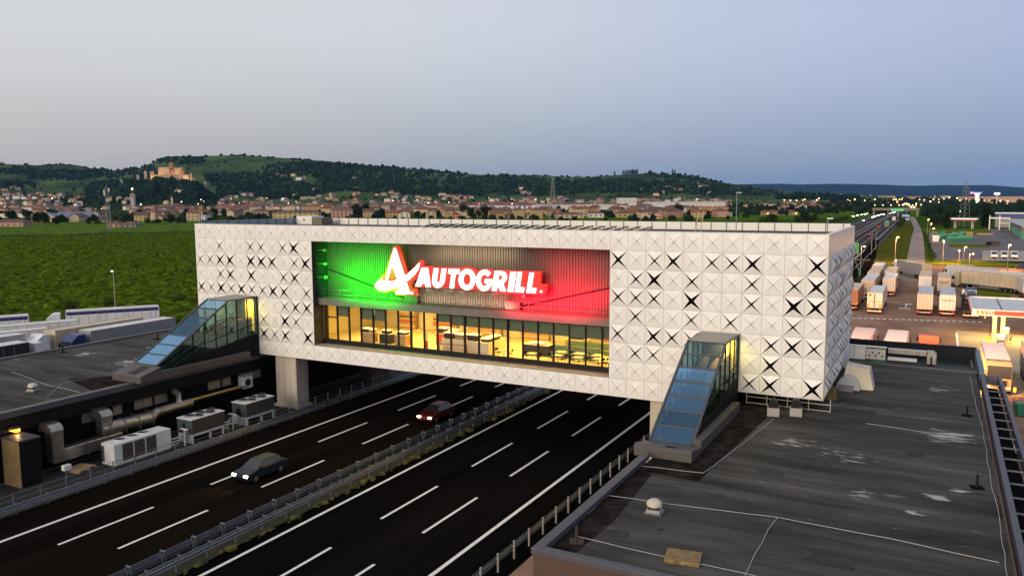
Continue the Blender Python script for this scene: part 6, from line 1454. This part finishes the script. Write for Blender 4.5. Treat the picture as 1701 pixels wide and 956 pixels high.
# far tree belts: one mass each
def belt(name, lab, fn, n, r0, r1, mats2):
    m = MB()
    for k in range(n):
        p = fn(); r = rng.uniform(r0, r1); m.blob((p[0], p[1], p[2]+r*.5), (r, r, r*rng.uniform(.8, 1.3)), int(rng.random() < .4), 1, .32)
    return tag(m.build(name, mats2, fix=False), lab, 'wood', kind='stuff')
def fb1():
    px = rng.uniform(1536, 1760); w = rng.uniform(820, 1150); return PG(px, w, rng.uniform(0, 5))
belt('tree_belt', 'dark belt of trees across the plain behind the yard', fb1, 520, 2.5, 5.5, [WOOD, LEAF[0]])
def fb2():
    px = rng.uniform(1290, 1425); w = rng.uniform(2350, 2500); return PG(px, w, rng.uniform(0, max(2, 24-abs(px-1330)*.12)))
belt('tree_belt', 'dark wood ending the hill above the orange lamps', fb2, 330, 5, 9, [WOOD, WOOD])
def fb3():
    px = rng.uniform(1240, 1480); w = rng.uniform(900, 1900); return PG(px, w, rng.uniform(0, 2))
belt('tree_belt', 'scattered dark trees in the plain left of the motorway', fb3, 260, 2.5, 5.5, [WOOD, LEAF[0]])
def fb4():
    while True:
        px = rng.uniform(-20, 1240); py = rng.uniform(332, 366)
        w = 21.8*FPX/(py-324.3)
        if w < 2300: return PG(px, w, max(0, hz(px, w)))
belt('town_trees', 'dark garden trees among the roofs of the town', fb4, 400, 2.0, 4.2, [WOOD, LEAF[0]])
def fb5():
    px = rng.uniform(1380, 1760); w = rng.uniform(1500, 6000); return PG(px, w, rng.uniform(0, 3))
belt('tree_belt', 'low dark trees of the far plain below the blue mountains', fb5, 420, 4, 9, [WOOD, WOOD])

# ================================================================== TOWN
ROOFS = [mat('tile_%s' % n, c, .8, var=.25, scale=.4) for n, c in (('red', (.15, .048, .030)), ('brown', (.10, .052, .038)), ('dull', (.115, .07, .052)), ('orange', (.20, .07, .032)), ('grey', (.13, .115, .11)))]
WALLS = [mat('plaster_%s' % n, c, .8, var=.12, scale=.3) for n, c in (('cream', (.46, .35, .22)), ('white', (.58, .52, .46)), ('ochre', (.38, .25, .11)), ('pink', (.40, .22, .16)), ('grey', (.28, .25, .22)), ('yellow', (.42, .31, .13)))]
WIN = mat('window_dark', (.03, .03, .035), .3); WINL = emis('window_lit', (1, .62, .22), 1.6)
def house_proto(w, d, h, rh, kind, wall, roof, chim=True, wins=False):
    o = empty('house', (0, 0, 0))
    m = MB(); m.box(-w/2, w/2, -d/2, d/2, -3, h)
    if kind == 'gable': m.add([(-w/2, -d/2, h), (-w/2, d/2, h), (-w/2, 0, h+rh), (w/2, -d/2, h), (w/2, d/2, h), (w/2, 0, h+rh)], [(0, 1, 2), (3, 5, 4)])
    m.build('wall', wall, o)
    e = .6; m = MB()
    if kind == 'gable':
        m.add([(-w/2-e, -d/2-e, h-.2), (w/2+e, -d/2-e, h-.2), (w/2+e, 0, h+rh), (-w/2-e, 0, h+rh), (-w/2-e, d/2+e, h-.2), (w/2+e, d/2+e, h-.2),
               (-w/2-e, -d/2-e, h), (w/2+e, -d/2-e, h), (w/2+e, 0, h+rh+.25), (-w/2-e, 0, h+rh+.25), (-w/2-e, d/2+e, h), (w/2+e, d/2+e, h)],
              [(6, 7, 8, 9), (9, 8, 11, 10), (0, 1, 7, 6), (4, 5, 11, 10), (0, 6, 9, 3), (3, 9, 10, 4), (1, 7, 8, 2), (2, 8, 11, 5)])
    else:
        r_ = max(.5, w/2-d/2*.9)
        m.add([(-w/2-e, -d/2-e, h), (w/2+e, -d/2-e, h), (w/2+e, d/2+e, h), (-w/2-e, d/2+e, h), (-r_, 0, h+rh), (r_, 0, h+rh)], [(0, 1, 5, 4), (1, 2, 5), (2, 3, 4, 5), (3, 0, 4), (0, 3, 2, 1)])
    rf = m.build('roof', roof, o)
    if chim:
        m = MB(); m.box(w*.2-.3, w*.2+.3, -.9, -.3, h+rh*.4, h+rh+.8); m.build('chimney', ROOFS[2], rf)
    if wins:
        for k in range(max(2, int(w/3.4))):
            x = -w/2+w*(k+.5)/max(2, int(w/3.4))
            for z in np.arange(1.2, h-1.2, 2.9):
                m = MB(); m.box(x-.5, x+.5, -d/2-.06, -d/2-.01, z, z+1.4); m.build('window', WIN, o)
    return o
HP = []
for i in range(14):
    w = rng.uniform(10, 20); d = rng.uniform(8, 12); h = rng.choice([5.5, 6, 6.5, 8.5])
    HP.append(house_proto(w, d, h, rng.uniform(1.8, 3), 'gable' if i % 2 else 'hip', WALLS[rng.choice([0, 0, 1, 2, 3, 4, 5, 1])], ROOFS[rng.choice([0, 0, 1, 1, 2, 3])], True, i < 6))
usedh = set()
HG = 'tiled houses of the town below the hills'
def house(i, p, rz, lab='tiled roofed house among the crowded roofs of the town below the hills', group=HG, s=1.):
    if i in usedh: o = copy_tree(HP[i])
    else: o = HP[i]; usedh.add(i)
    o.location = p; o.rotation_euler = (0, 0, rz); o.scale = (s, s, s); return tag(o, lab, 'house', group)
face = YAW
taken = []
n = 0
while n < 250:
    px = rng.uniform(-8, 1215) if n < 232 else rng.uniform(1190, 1420)
    if px < 330: py = rng.choice([rng.uniform(334, 350), rng.uniform(334, 366)])
    elif px < 760: py = rng.uniform(334, 359)
    elif px < 1200: py = rng.uniform(333, 342) if rng.random() < .3 else rng.uniform(347, 360)
    else: py = rng.uniform(336, 352)
    w = 21.8*FPX/(py-324.3)
    if w > 2100: w = rng.uniform(1500, 2100)
    if any(abs(px-a)*w/FPX < 9 and abs(w-b_) < 11 for a, b_ in taken): continue
    if px < 60 and py > 352: continue
    if 435 < px < 535 and 343 < py: continue
    taken.append((px, w)); p = PG(px, w, max(0, hz(px, w))); 
    small = rng.integers(0, 6) if w < 1000 else rng.integers(6, 14)
    house(int(small), p, face+rng.choice([0, PI/2, 0])+rng.uniform(-.4, .4)); n += 1
m = MB(); cnt = 0
while cnt < 620:
    px = rng.uniform(-15, 1200)
    if px < 420: w = rng.uniform(1500, 2350)
    else: w = rng.uniform(1400, 2150)
    z = ground_at(px, w)
    if z > (22 if kz(px, w) > 0 else 34): continue
    p = PG(px, w, z); X = Matrix.Translation(p) @ Matrix.Rotation(face+rng.uniform(-.5, .5)+rng.choice([0, PI/2]), 4, 'Z')
    w_, d, h, rh = rng.uniform(9, 19), rng.uniform(8, 11), rng.uniform(5, 8), rng.uniform(1.8, 2.8)
    m.box(-w_/2, w_/2, -d/2, d/2, -3, h, int(rng.integers(0, 4)), X)
    r_ = max(.5, w_/2-d*.4); e = .6
    m.add([(-w_/2-e, -d/2-e, h), (w_/2+e, -d/2-e, h), (w_/2+e, d/2+e, h), (-w_/2-e, d/2+e, h), (-r_, 0, h+rh), (r_, 0, h+rh)], [(0, 1, 5, 4), (1, 2, 5), (2, 3, 4, 5), (3, 0, 4)], 4+int(rng.integers(0, 4)), X); cnt += 1
tag(m.build('distant_roofs', [WALLS[0], WALLS[1], WALLS[4], WALLS[3], ROOFS[0], ROOFS[1], ROOFS[2], ROOFS[3]], fix=False), 'crowded small roofs of the old town reaching up to the foot of the hills', 'roofs', kind='stuff')
HG2 = 'houses scattered on the lower hill slopes'
for (px, py) in ((460, 292), (472, 295), (488, 293), (497, 299), (505, 297), (524, 317), (590, 298), (593, 323), (860, 320), (870, 322), (866, 315), (880, 323), (1065, 318), (1108, 313), (1112, 314), (1120, 317), (1130, 318), (1165, 312), (1172, 311), (1098, 322), (1090, 325), (300, 322), (380, 325), (395, 323), (8, 317), (22, 315), (30, 316), (66, 324), (1180, 322), (650, 322), (660, 325), (735, 325), (745, 327), (12, 326)):
    q = on_slope(px, py)
    if q: house(int(rng.integers(6, 14)), q[1], face+rng.uniform(-.5, .5), 'pale house standing alone among the woods of the hill slope', HG2)
def block(lab, px, py, wpx, hpx, wall, roof, kind='flat', rz=0., name='apartment_block', d=12, rows=0, colsn=0, rh=2.2, lit=0.):
    w_ = 21.8*FPX/(py-324.3); W_ = wpx*w_/FPX; H_ = hpx*w_/FPX; p = PG(px, w_, 0)
    o = empty(name, p, face+rz, lab, 'building')
    m = MB(); m.box(-W_/2, W_/2, 0, d, 0, H_)
    if kind == 'gable2': m.prism([(-W_/2, H_), (W_/2, H_), (0, H_+rh)], 'y', 0, d)
    m.build('wall', wall, o)
    m = MB()
    if kind == 'flat': m.box(-W_/2-.4, W_/2+.4, -.4, d+.4, H_, H_+.5)
    elif kind == 'hip': m.add([(-W_/2-.8, -.8, H_), (W_/2+.8, -.8, H_), (W_/2+.8, d+.8, H_), (-W_/2-.8, d+.8, H_), (-W_/2+d*.4, d/2, H_+rh), (W_/2-d*.4, d/2, H_+rh)], [(0, 1, 5, 4), (1, 2, 5), (2, 3, 4, 5), (3, 0, 4)])
    elif kind == 'gable2': m.add([(-W_/2-.5, -.5, H_-.1), (0, -.5, H_+rh), (0, d, H_+rh), (-W_/2-.5, d, H_-.1), (W_/2+.5, -.5, H_-.1), (W_/2+.5, d, H_-.1), (0, -.5, H_+rh+.3), (-W_/2-.5, -.5, H_+.2), (W_/2+.5, -.5, H_+.2), (0, d, H_+rh+.3), (-W_/2-.5, d, H_+.2), (W_/2+.5, d, H_+.2)], [(7, 6, 9, 10), (6, 8, 11, 9), (0, 1, 6, 7), (1, 4, 8, 6)])
    m.build('roof', roof, o)
    for r in range(rows):
        for c in range(colsn):
            x = -W_/2+W_*(c+.5)/colsn; z = H_*(r+.3)/rows; ww = min(.9, W_/colsn*.28)
            m = MB(); m.box(x-ww, x+ww, -.08, -.01, z, z+min(1.6, H_/rows*.5)); m.build('window', WINL if rng.random() < lit else WIN, o)
    return o
Y_ = WALLS[5]; C_ = WALLS[0]; Wt = WALLS[1]
block('yellow three storey apartment block in front of the town', 491, 361.5, 76, 13, Y_, ROOFS[1], 'hip', 0, d=12, rows=3, colsn=9)
block('yellow ochre apartment block with long roof behind the three storey one', 528, 346, 52, 8, WALLS[2], ROOFS[0], 'hip', .1, rows=2, colsn=6)
block('pink and grey apartment block with balconies', 568, 357, 34, 13, WALLS[3], ROOFS[2], 'hip', .1, rows=3, colsn=5)
block('white modern house with flat roofs left of the bridge top', 327, 361, 30, 8, mat('plaster_bright', (.62, .62, .62), .6), WALLS[1], 'flat', -.2, name='modern_house', rows=2, colsn=4)
block('salmon cottage with a plain front behind the lattice mast', 189, 373, 18, 8, WALLS[3], ROOFS[2], 'hip', .1, name='cottage', rows=1, colsn=2)
block('long brown roofed house beside the salmon cottage', 212, 373, 26, 6, WALLS[4], ROOFS[2], 'hip', .1, name='long_house', rows=1, colsn=3)
block('orange house above the yellow one near the white modern house', 262, 357, 11, 8, mat('plaster_orange', (.52, .20, .11), .8), ROOFS[0], 'hip', 0, name='townhouse', rows=1, colsn=2)
block('small bright yellow house below the orange one', 266, 363, 9, 7, Y_, ROOFS[0], 'gable2', 0, name='townhouse')
block('white gabled house left of the dark trees above the bridge', 672, 359, 18, 8, mat('plaster_ivory', (.60, .56, .44), .7), ROOFS[1], 'gable2', .2, name='gabled_house', rows=2, colsn=2)
block('cream gabled house over the middle of the bridge roof', 716, 359.5, 17, 9, C_, ROOFS[1], 'gable2', .1, name='gabled_house', rows=2, colsn=2)
block('salmon house right of the cream gabled one', 757, 360, 11, 7, mat('plaster_salmon', (.55, .22, .13), .8), ROOFS[0], 'hip', 0, name='townhouse', rows=1, colsn=2)
block('pink gabled house right of the field lawn over the bridge', 1091, 361, 18, 6, mat('plaster_rose', (.62, .33, .26), .8), ROOFS[0], 'gable2', .1, name='gabled_house', rows=1, colsn=3)
for k, (px, lab) in enumerate(((856, 'brown roofed terrace left of the lattice pylon, first of three'), (889, 'brown roofed terrace left of the lattice pylon, next to it'), (946, 'long brown roofed terrace right of the lattice pylon'))):
    block(lab, px, 359.5, (34, 36, 48)[k], 6, C_, ROOFS[0], 'hip', 0, name='terrace_row', rows=1, colsn=6)
for k, (px, wv, lab) in enumerate(((990, 26, 'white walled house with brown roof behind the solar panels'), (1038, 26, 'yellowish house with brown roof near the pink gabled one'), (1205, 24, 'white house with a brown hipped roof near the roof masts'), (1248, 16, 'yellow lit house in the meadow beyond the roof masts'), (1290, 14, 'pale house with red roof far in the meadow'))):
    block(lab, px, (359, 359, 358, 346, 345)[k], wv, 7, (Wt, Y_, Wt, Y_, Wt)[k], ROOFS[k % 3], 'hip', .1*k, name='farmhouse', rows=1, colsn=3)
block('long yellow lit sheds beyond the bridge roof', 1295, 356, 62, 5, WALLS[2], ROOFS[0], 'hip', 0, name='long_shed', rows=1, colsn=8, lit=.5)
block('long orange lit block beneath the dark wood', 1375, 334, 36, 6, WALLS[2], ROOFS[1], 'flat', 0, name='lit_block', rows=1, colsn=6, lit=.8)
block('bright cream block at the end of the dark wood', 1398, 335, 12, 9, mat('plaster_glow', (.62, .50, .38), .7), Wt, 'flat', 0, name='lit_block', rows=1, colsn=2, lit=.5)
block('white gabled sheds at the picture edge before the town', 18, 355, 60, 5, mat('plaster_ivory', (0, 0, 0)), ROOFS[0], 'gable2', 0, name='farm_shed', rh=3)
sf = block('large shed with a blue grey roof and cream gable before the town', 78, 362, 55, 7, C_, mat('roof_blue', (.12, .15, .20), .5), 'gable2', -.5, name='farm_shed', d=45, rh=5)
block('white walled long shed left of the lattice mast', 160, 364, 24, 4, mat('plaster_ivory', (0, 0, 0)), ROOFS[2], 'hip', 0, name='farm_shed')
block('red roofed long barn at the picture edge', 14, 371, 50, 9, WALLS[3], ROOFS[1], 'hip', 0, name='barn', rows=1, colsn=5, lit=.2)
# winery: white tanks under a red roof
block('long white winery hall with a red roof', 830, 348, 112, 10, Wt, mat('roof_winered', (.16, .03, .03), .6), 'hip', 0, name='winery_hall', d=30, rh=5)
tk = None
for k in range(13):
    w_ = 21.8*FPX/(350-324.3); p = PG(778+8.2*k, w_, 0)
    if tk is None:
        tk = empty('wine_tank', p, 0, 'white upright tank in the row under the winery roof', 'tank', 'white tanks of the winery'); o = tk
        m = MB(); m.tube([(0, 0, 0), (0, 0, 8.6)], 2.7, 14); m.build('vessel', mat('tank_white', (.55, .53, .52), .4), o)
        m = MB(); m.tube([(0, 0, 8.6), (0, 0, 9.6)], [2.7, .5], 14); m.build('dome', MATS['tank_white'], o)
    else: o = copy_tree(tk); o.location = p
WH = mat('warehouse_white', (.52, .50, .46), .6); WO = mat('warehouse_orange', (.42, .20, .10), .7)
block('long white warehouse right of the winery', 950, 346, 150, 8, WH, mat('roof_pale', (.42, .41, .40), .6), 'flat', 0, name='warehouse', d=40)
block('white factory block with a raised top over the long warehouses', 1042, 343, 30, 16, WH, WH, 'flat', 0, name='factory', d=30, rows=2, colsn=4)
block('long pale warehouse with an orange lit end', 1140, 345, 130, 11, WH, MATS['roof_pale'], 'flat', 0, name='warehouse', d=40, rows=1, colsn=3, lit=1.)
block('orange brick warehouse in front of the long pale one', 1165, 349, 90, 7, WO, ROOFS[0], 'flat', 0, name='warehouse', d=25)
block('long pink lit hall on the far plain below the mountains', 1690, 337, 160, 10, mat('hall_pink', (.50, .30, .22), .7), ROOFS[4], 'flat', 0, name='far_hall', d=60, rows=1, colsn=12, lit=.6)
for k in range(16):
    px = 1400+rng.uniform(0, 300); block('pale block on the far plain %s' % ['near the overpass', 'below the mountains'][k % 2], px, rng.uniform(329.5, 333), rng.uniform(8, 26), rng.uniform(2, 5), WALLS[int(rng.integers(0, 5))], ROOFS[int(rng.integers(0, 5))], 'flat', 0, name='far_block', d=40, rows=1, colsn=3, lit=.5)['group'] = 'pale blocks of the far plain %s' % ['near the overpass', 'below the mountains'][k % 2]
# water tower and tall sign on the plain
p = PG(1622.5, 2200, 0); o = empty('water_tower', p, face, 'white flared water tower with a blue lit rim', 'water tower')
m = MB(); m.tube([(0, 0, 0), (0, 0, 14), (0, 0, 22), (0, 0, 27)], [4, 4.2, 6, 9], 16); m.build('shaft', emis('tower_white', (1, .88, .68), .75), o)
m = MB(); m.tube([(0, 0, 27), (0, 0, 29.4)], [11, 12.5], 16); m.build('rim', emis('tower_blue', (.16, .22, 1), 1.6), o)
m = MB(); m.box(-19, -12, -1, 1, 25, 30); m.build('red_sign', emis('tower_red', (1, .25, .35), 1.2), o)
p = PG(1655, 1500, 0); o = empty('tall_sign', p, face, 'tall white sign on a single post above the far plain', 'sign')
m = MB(); m.tube([(0, 0, 0), (0, 0, 22)], .8, 8); m.build('post', SCR, o)
m = MB(); m.box(-5, 5, -1, 1, 22, 26); m.build('board', emis('sign_cream', (1, .9, .85), 1.1), o)

# ------------------------------------------------------------------ bell tower, church, castle
STONE = mat('castle_stone', (.40, .29, .18), .9, var=.3, scale=.12); BRICK = mat('castle_brick', (.36, .15, .08), .9, var=.25, scale=.12)
w_ = 1500; p = PG(222, w_, 0); o = empty('bell_tower', p, face, 'tall slender bell tower with a bright lamp at its top below the castle', 'bell tower')
m = MB(); m.box(-3.4, 3.4, -3.4, 3.4, 0, 24); m.build('shaft', mat('tower_stone', (.34, .29, .25), .8, var=.2, scale=.2), o)
m = MB()
for x in (-2.6, 2.6):
    for y in (-2.6, 2.6): m.box(x-.7, x+.7, y-.7, y+.7, 24, 30)
m.box(-3.2, 3.2, -3.2, 3.2, 30, 31); m.build('belfry', MATS['tower_stone'], o)
m = MB(); m.tube([(0, 0, 31), (0, 0, 39)], [2.6, .2], 8); m.build('spire', ROOFS[2], o)
m = MB(); m.blob((0, -1, 40), (1.6, 1.6, 1.6), 0, 1, 0); m.build('beacon', emis('beacon', (1, .72, .40), 9), o)
p = PG(276, 1480, 0); o = empty('parish_church', p, face, 'domed parish church with a small bell turret under the castle', 'church')
m = MB(); m.box(-13, 13, 0, 20, 0, 9); m.build('nave', C_, o)
m = MB(); m.add([(-14, -1, 9), (14, -1, 9), (14, 21, 9), (-14, 21, 9), (-5, 10, 13), (5, 10, 13)], [(0, 1, 5, 4), (1, 2, 5), (2, 3, 4, 5), (3, 0, 4)]); m.build('roof', ROOFS[2], o)
m = MB(); m.tube([(-2, 8, 11), (-2, 8, 15), (-2, 8, 18)], [6, 6, 1], 8); m.build('drum', C_, o)
m = MB(); m.box(8, 11, 4, 7, 9, 21); m.prism([(7.8, 21), (11.2, 21), (9.5, 25)], 'y', 3.8, 7.2); m.build('turret', WALLS[0], o)
CW = 1850.
ca = PG(288, CW, 0); ck = empty('hill_castle', (ca.x, ca.y, 0), face, 'floodlit medieval castle with battlements and a brick keep on the wooded knoll', 'castle')
sc_ = CW/FPX
def cpos(px, py): return ((px-288)*sc_, 21.8+(324.5-py)*sc_)
def merlon(mb, x0, x1, y0, y1, z):
    n = max(2, int((x1-x0)/2.6))
    for k in range(n):
        xa = x0+(x1-x0)*k/n; mb.box(xa, xa+(x1-x0)/n*.55, y0, y1, z, z+1.6)
for (a, b_, top, bot, y0, d, mt, nm) in ((255, 318, 286.5, 297, -6, 3, STONE, 'outer_wall'), (264, 283, 274, 290, 6, 16, STONE, 'palace'), (283, 290, 277, 290, 8, 12, BRICK, 'inner_wall'), (289, 303, 274.5, 290, 9, 14, STONE, 'east_wing'), (280, 286, 266, 290, 14, 8, BRICK, 'keep'), (300, 308, 279, 290, 4, 10, BRICK, 'gatehouse'), (252, 258, 281, 294, 0, 6, STONE, 'corner_tower'), (282, 289, 288, 295, -9, 4, STONE, 'gate_tower')):
    x0_, zt = cpos(a, top); x1_, zb = cpos(b_, bot); m = MB(); m.box(x0_, x1_, y0, y0+d, zb-4, zt); merlon(m, x0_, x1_, y0, y0+1.2, zt); merlon(m, x0_, x1_, y0+d-1.2, y0+d, zt); q = m.build(nm, mt, ck)
    if nm in ('palace', 'east_wing', 'gatehouse'):
        for k in range(3):
            xx_ = x0_+(x1_-x0_)*(k+.5)/3; m = MB(); m.box(xx_-.7, xx_+.7, y0-.1, y0-.02, zb+(zt-zb)*.45, zb+(zt-zb)*.45+2.4); m.build('window', WIN, ck)
for k, (px, py) in enumerate(((258, 293), (270, 288), (282, 290), (296, 289), (306, 291), (314, 294))):
    x, z = cpos(px, py); lamp('POINT', (x, -16 if k in (0, 5) else -2.2, z+1.5), 8000, (1, .52, .20), ck, 1.2, name='castle_light')
# town wall stepping down the hill with its towers
wallpts = [(320, 286), (328, 293), (336, 301), (345, 310), (352, 317), (357, 324)]
for k, ((a, pa), (b_, pb)) in enumerate(zip(wallpts[:-1], wallpts[1:])):
    x0_, z0_ = cpos(a, pa); x1_, z1_ = cpos(b_, pb); m = MB()
    m.add([(x0_, -6, z0_-12), (x1_, -6, z1_-12), (x1_, -6, z1_), (x0_, -6, z0_), (x0_, -4, z0_-12), (x1_, -4, z1_-9), (x1_, -4, z1_), (x0_, -4, z0_)], [(0, 1, 2, 3), (4, 5, 6, 7), (3, 2, 6, 7), (0, 3, 7, 4), (1, 2, 6, 5)])
    m.build('curtain_wall', mat('wall_stone', (.30, .24, .18), .9, var=.3, scale=.2), ck)
for (px, top, bot) in ((322, 284, 298), (344.5, 298, 312), (247, 280, 291), (234.5, 286, 293), (207, 294, 302)):
    x, zt = cpos(px, top); _, zb = cpos(px, bot); m = MB(); m.box(x-2.6, x+2.6, -8, -3, zb-5, zt); merlon(m, x-2.6, x+2.6, -8, -7, zt); m.build('wall_tower', MATS['wall_stone'], ck)
for (px, py, e) in ((330, 303, 9000), (338, 311, 9000), (358, 325, 20000)):
    x, z = cpos(px, py); lamp('POINT', (x, -13, z), e, (1, .66, .34), ck, 1., name='castle_light')
m = MB(); x, z = cpos(358, 325.5); m.blob((x, -14, z), (2.2, 2, 2), 0, 1, 0); m.build('gate_lamp', emis('beacon', (1, 1, 1), 1), ck)

# ------------------------------------------------------------------ lattice masts
def pylon(lab, px, w, ztop, wb, wt, secs, arms=(), name='lattice_pylon', mt=None, r=.10):
    p = PG(px, w, 0); o = empty(name, p, face+.3, lab, 'pylon'); mt = mt or mat('pylon_grey', (.20, .19, .19), .6, metal=.3)
    hw = lambda z: (wb+(wt-wb)*z/ztop)/2
    for i in range(4):
        s1, s2 = ((-1, -1), (1, -1), (1, 1), (-1, 1))[i]
        m = MB(); m.tube([(s1*hw(0), s2*hw(0), 0), (s1*hw(ztop), s2*hw(ztop), ztop)], r*1.3, 5); m.build('leg', mt, o)
    m = MB(); zs = [ztop*(1-(1-k/secs)**1.15) for k in range(secs+1)]
    for a, b_ in zip(zs[:-1], zs[1:]):
        for i in range(4):
            c = ((-1, -1), (1, -1), (1, 1), (-1, 1)); (s1, s2), (t1, t2) = c[i], c[(i+1) % 4]
            m.tube([(s1*hw(a), s2*hw(a), a), (t1*hw(b_), t2*hw(b_), b_)], r*.6, 4, cap=False); m.tube([(t1*hw(a), t2*hw(a), a), (s1*hw(b_), s2*hw(b_), b_)], r*.6, 4, cap=False)
    m.build('bracing', mt, o)
    for (z, l) in arms:
        m = MB(); m.tube([(-l, 0, z), (0, 0, z+1), (l, 0, z)], r, 5); m.tube([(-l, 0, z), (l, 0, z)], r, 5); m.build('crossarm', mt, o)
    return o
pylon('tall lattice pylon standing in the town above the middle of the bridge', 918, 720, 39, 6.5, .8, 12, ((30, 3.5), (34, 2.5)), r=.13)
am = pylon('lattice antenna mast with pale panels at its top beside the salmon cottage', 181.5, 540, 29.5, 2.6, 1.8, 12, name='antenna_mast', r=.11)
for (x, z) in ((-1.6, 26.5), (-1.5, 24.8), (1.4, 27.5)):
    m = MB(); m.box(x-.35, x+.35, -1.2, -.9, z-1, z+1.2); m.build('antenna_panel', SCR, am)
m = MB(); m.tube([(0, 0, 29.5), (0, 0, 32)], .08, 5); m.build('spike', GREYM, am)
pylon('lattice pylon rising behind the far canopy at the yard lawn', 1601, 560, 31, 5.5, 1.6, 10, ((24, 3.),), r=.08)
# ------------------------------------------------------------------ small lights of town and plain
def dot(px, py, w, r, material, lab, grp):
    p = PD(px, py, w); zg = max(0, hz(px, w)); z = max(p.z, zg+4)
    o = empty('street_lamp', (p.x, p.y, zg-.5), 0, lab, 'street lamp', grp)
    m = MB(); m.tube([(0, 0, 0), (0, 0, z-zg+.5)], .08*r+.05, 5); m.build('pole', GREYM, o)
    m = MB(); m.blob((0, 0, z-zg+.5), (r, r, r*.8), 0, 1, 0); m.build('lens', material, o)
FL = emis('far_lamp', (1, .48, .14), 12); FW = emis('far_lamp_white', (1, .85, .6), 8); FS = emis('far_lamp_soft', (1, .55, .2), 5)
for k in range(80):
    px = rng.uniform(0, 1180); py = rng.uniform(328, 356); dot(px, py, rng.uniform(900, 1600), rng.uniform(.35, .7), FS if k % 3 else FW, 'tiny warm lamp among the roofs of the town', 'lamps in the town')
for (px, py) in ((1303, 332), (1313, 333), (1323, 333), (1333, 332.5), (1337, 331), (1357, 332), (1360, 329), (1408, 332), (1412, 333.5), (1420, 331), (1436, 333), (1453, 331), (1466, 339), (1468, 337), (1472, 336), (1476, 336.5), (1484, 331.5), (1488, 331), (1490, 335), (1494, 331), (1498, 331), (1527, 331.5), (1535, 332), (1534, 336), (1545, 334.5), (1551, 331), (1559, 331.5), (1559, 335.5), (1568, 330), (1577, 328), (1581, 336), (1588, 335.5), (1590, 329), (1595, 332.5), (1604, 330), (1612, 336.5), (1626, 332), (1635, 332.5), (1648, 337), (1662, 333.5), (1674, 334), (1674, 338.5), (1689, 337.5), (1695, 333)):
    dot(px+rng.uniform(-.5, .5), py, rng.uniform(1500, 2100), rng.uniform(.9, 1.5), FL, 'amber lamp in the far plain under the blue mountains', 'amber lamps of the far plain')
for k in range(60):
    dot(rng.uniform(1385, 1701), rng.uniform(325.5, 331), rng.uniform(2600, 4500), rng.uniform(.6, 1.3), FS, 'faint lamp on the far plain near the horizon', 'faint lamps near the horizon')
for k, (px, py) in enumerate(((1500, 340), (1503, 338.5), (1506, 338), (1510, 339), (1512, 343), (1516, 341), (1519, 344.5), (1522, 338), (1530, 340), (1514, 348), (1518, 353))):
    dot(px, py, 900+30*k, .8, [FW, FL, FL][k % 3], 'bright lamp round the far overpass', 'lamps round the overpass')

# ------------------------------------------------------------------ air
hm = MB(); hm.box(-18500, 18500, -18500, 18500, -6, 420)
hzm = bpy.data.materials.new('haze_air'); hzm.use_nodes = True; t = hzm.node_tree; t.nodes.clear()
o_ = t.nodes.new('ShaderNodeOutputMaterial'); pv = t.nodes.new('ShaderNodeVolumePrincipled'); pv.inputs['Color'].default_value = (.20, .42, .90, 1); pv.inputs['Density'].default_value = HAZE
t.links.new(pv.outputs[0], o_.inputs['Volume'])
if HAZE > 0: tag(hm.build('haze', hzm), kind='stuff')
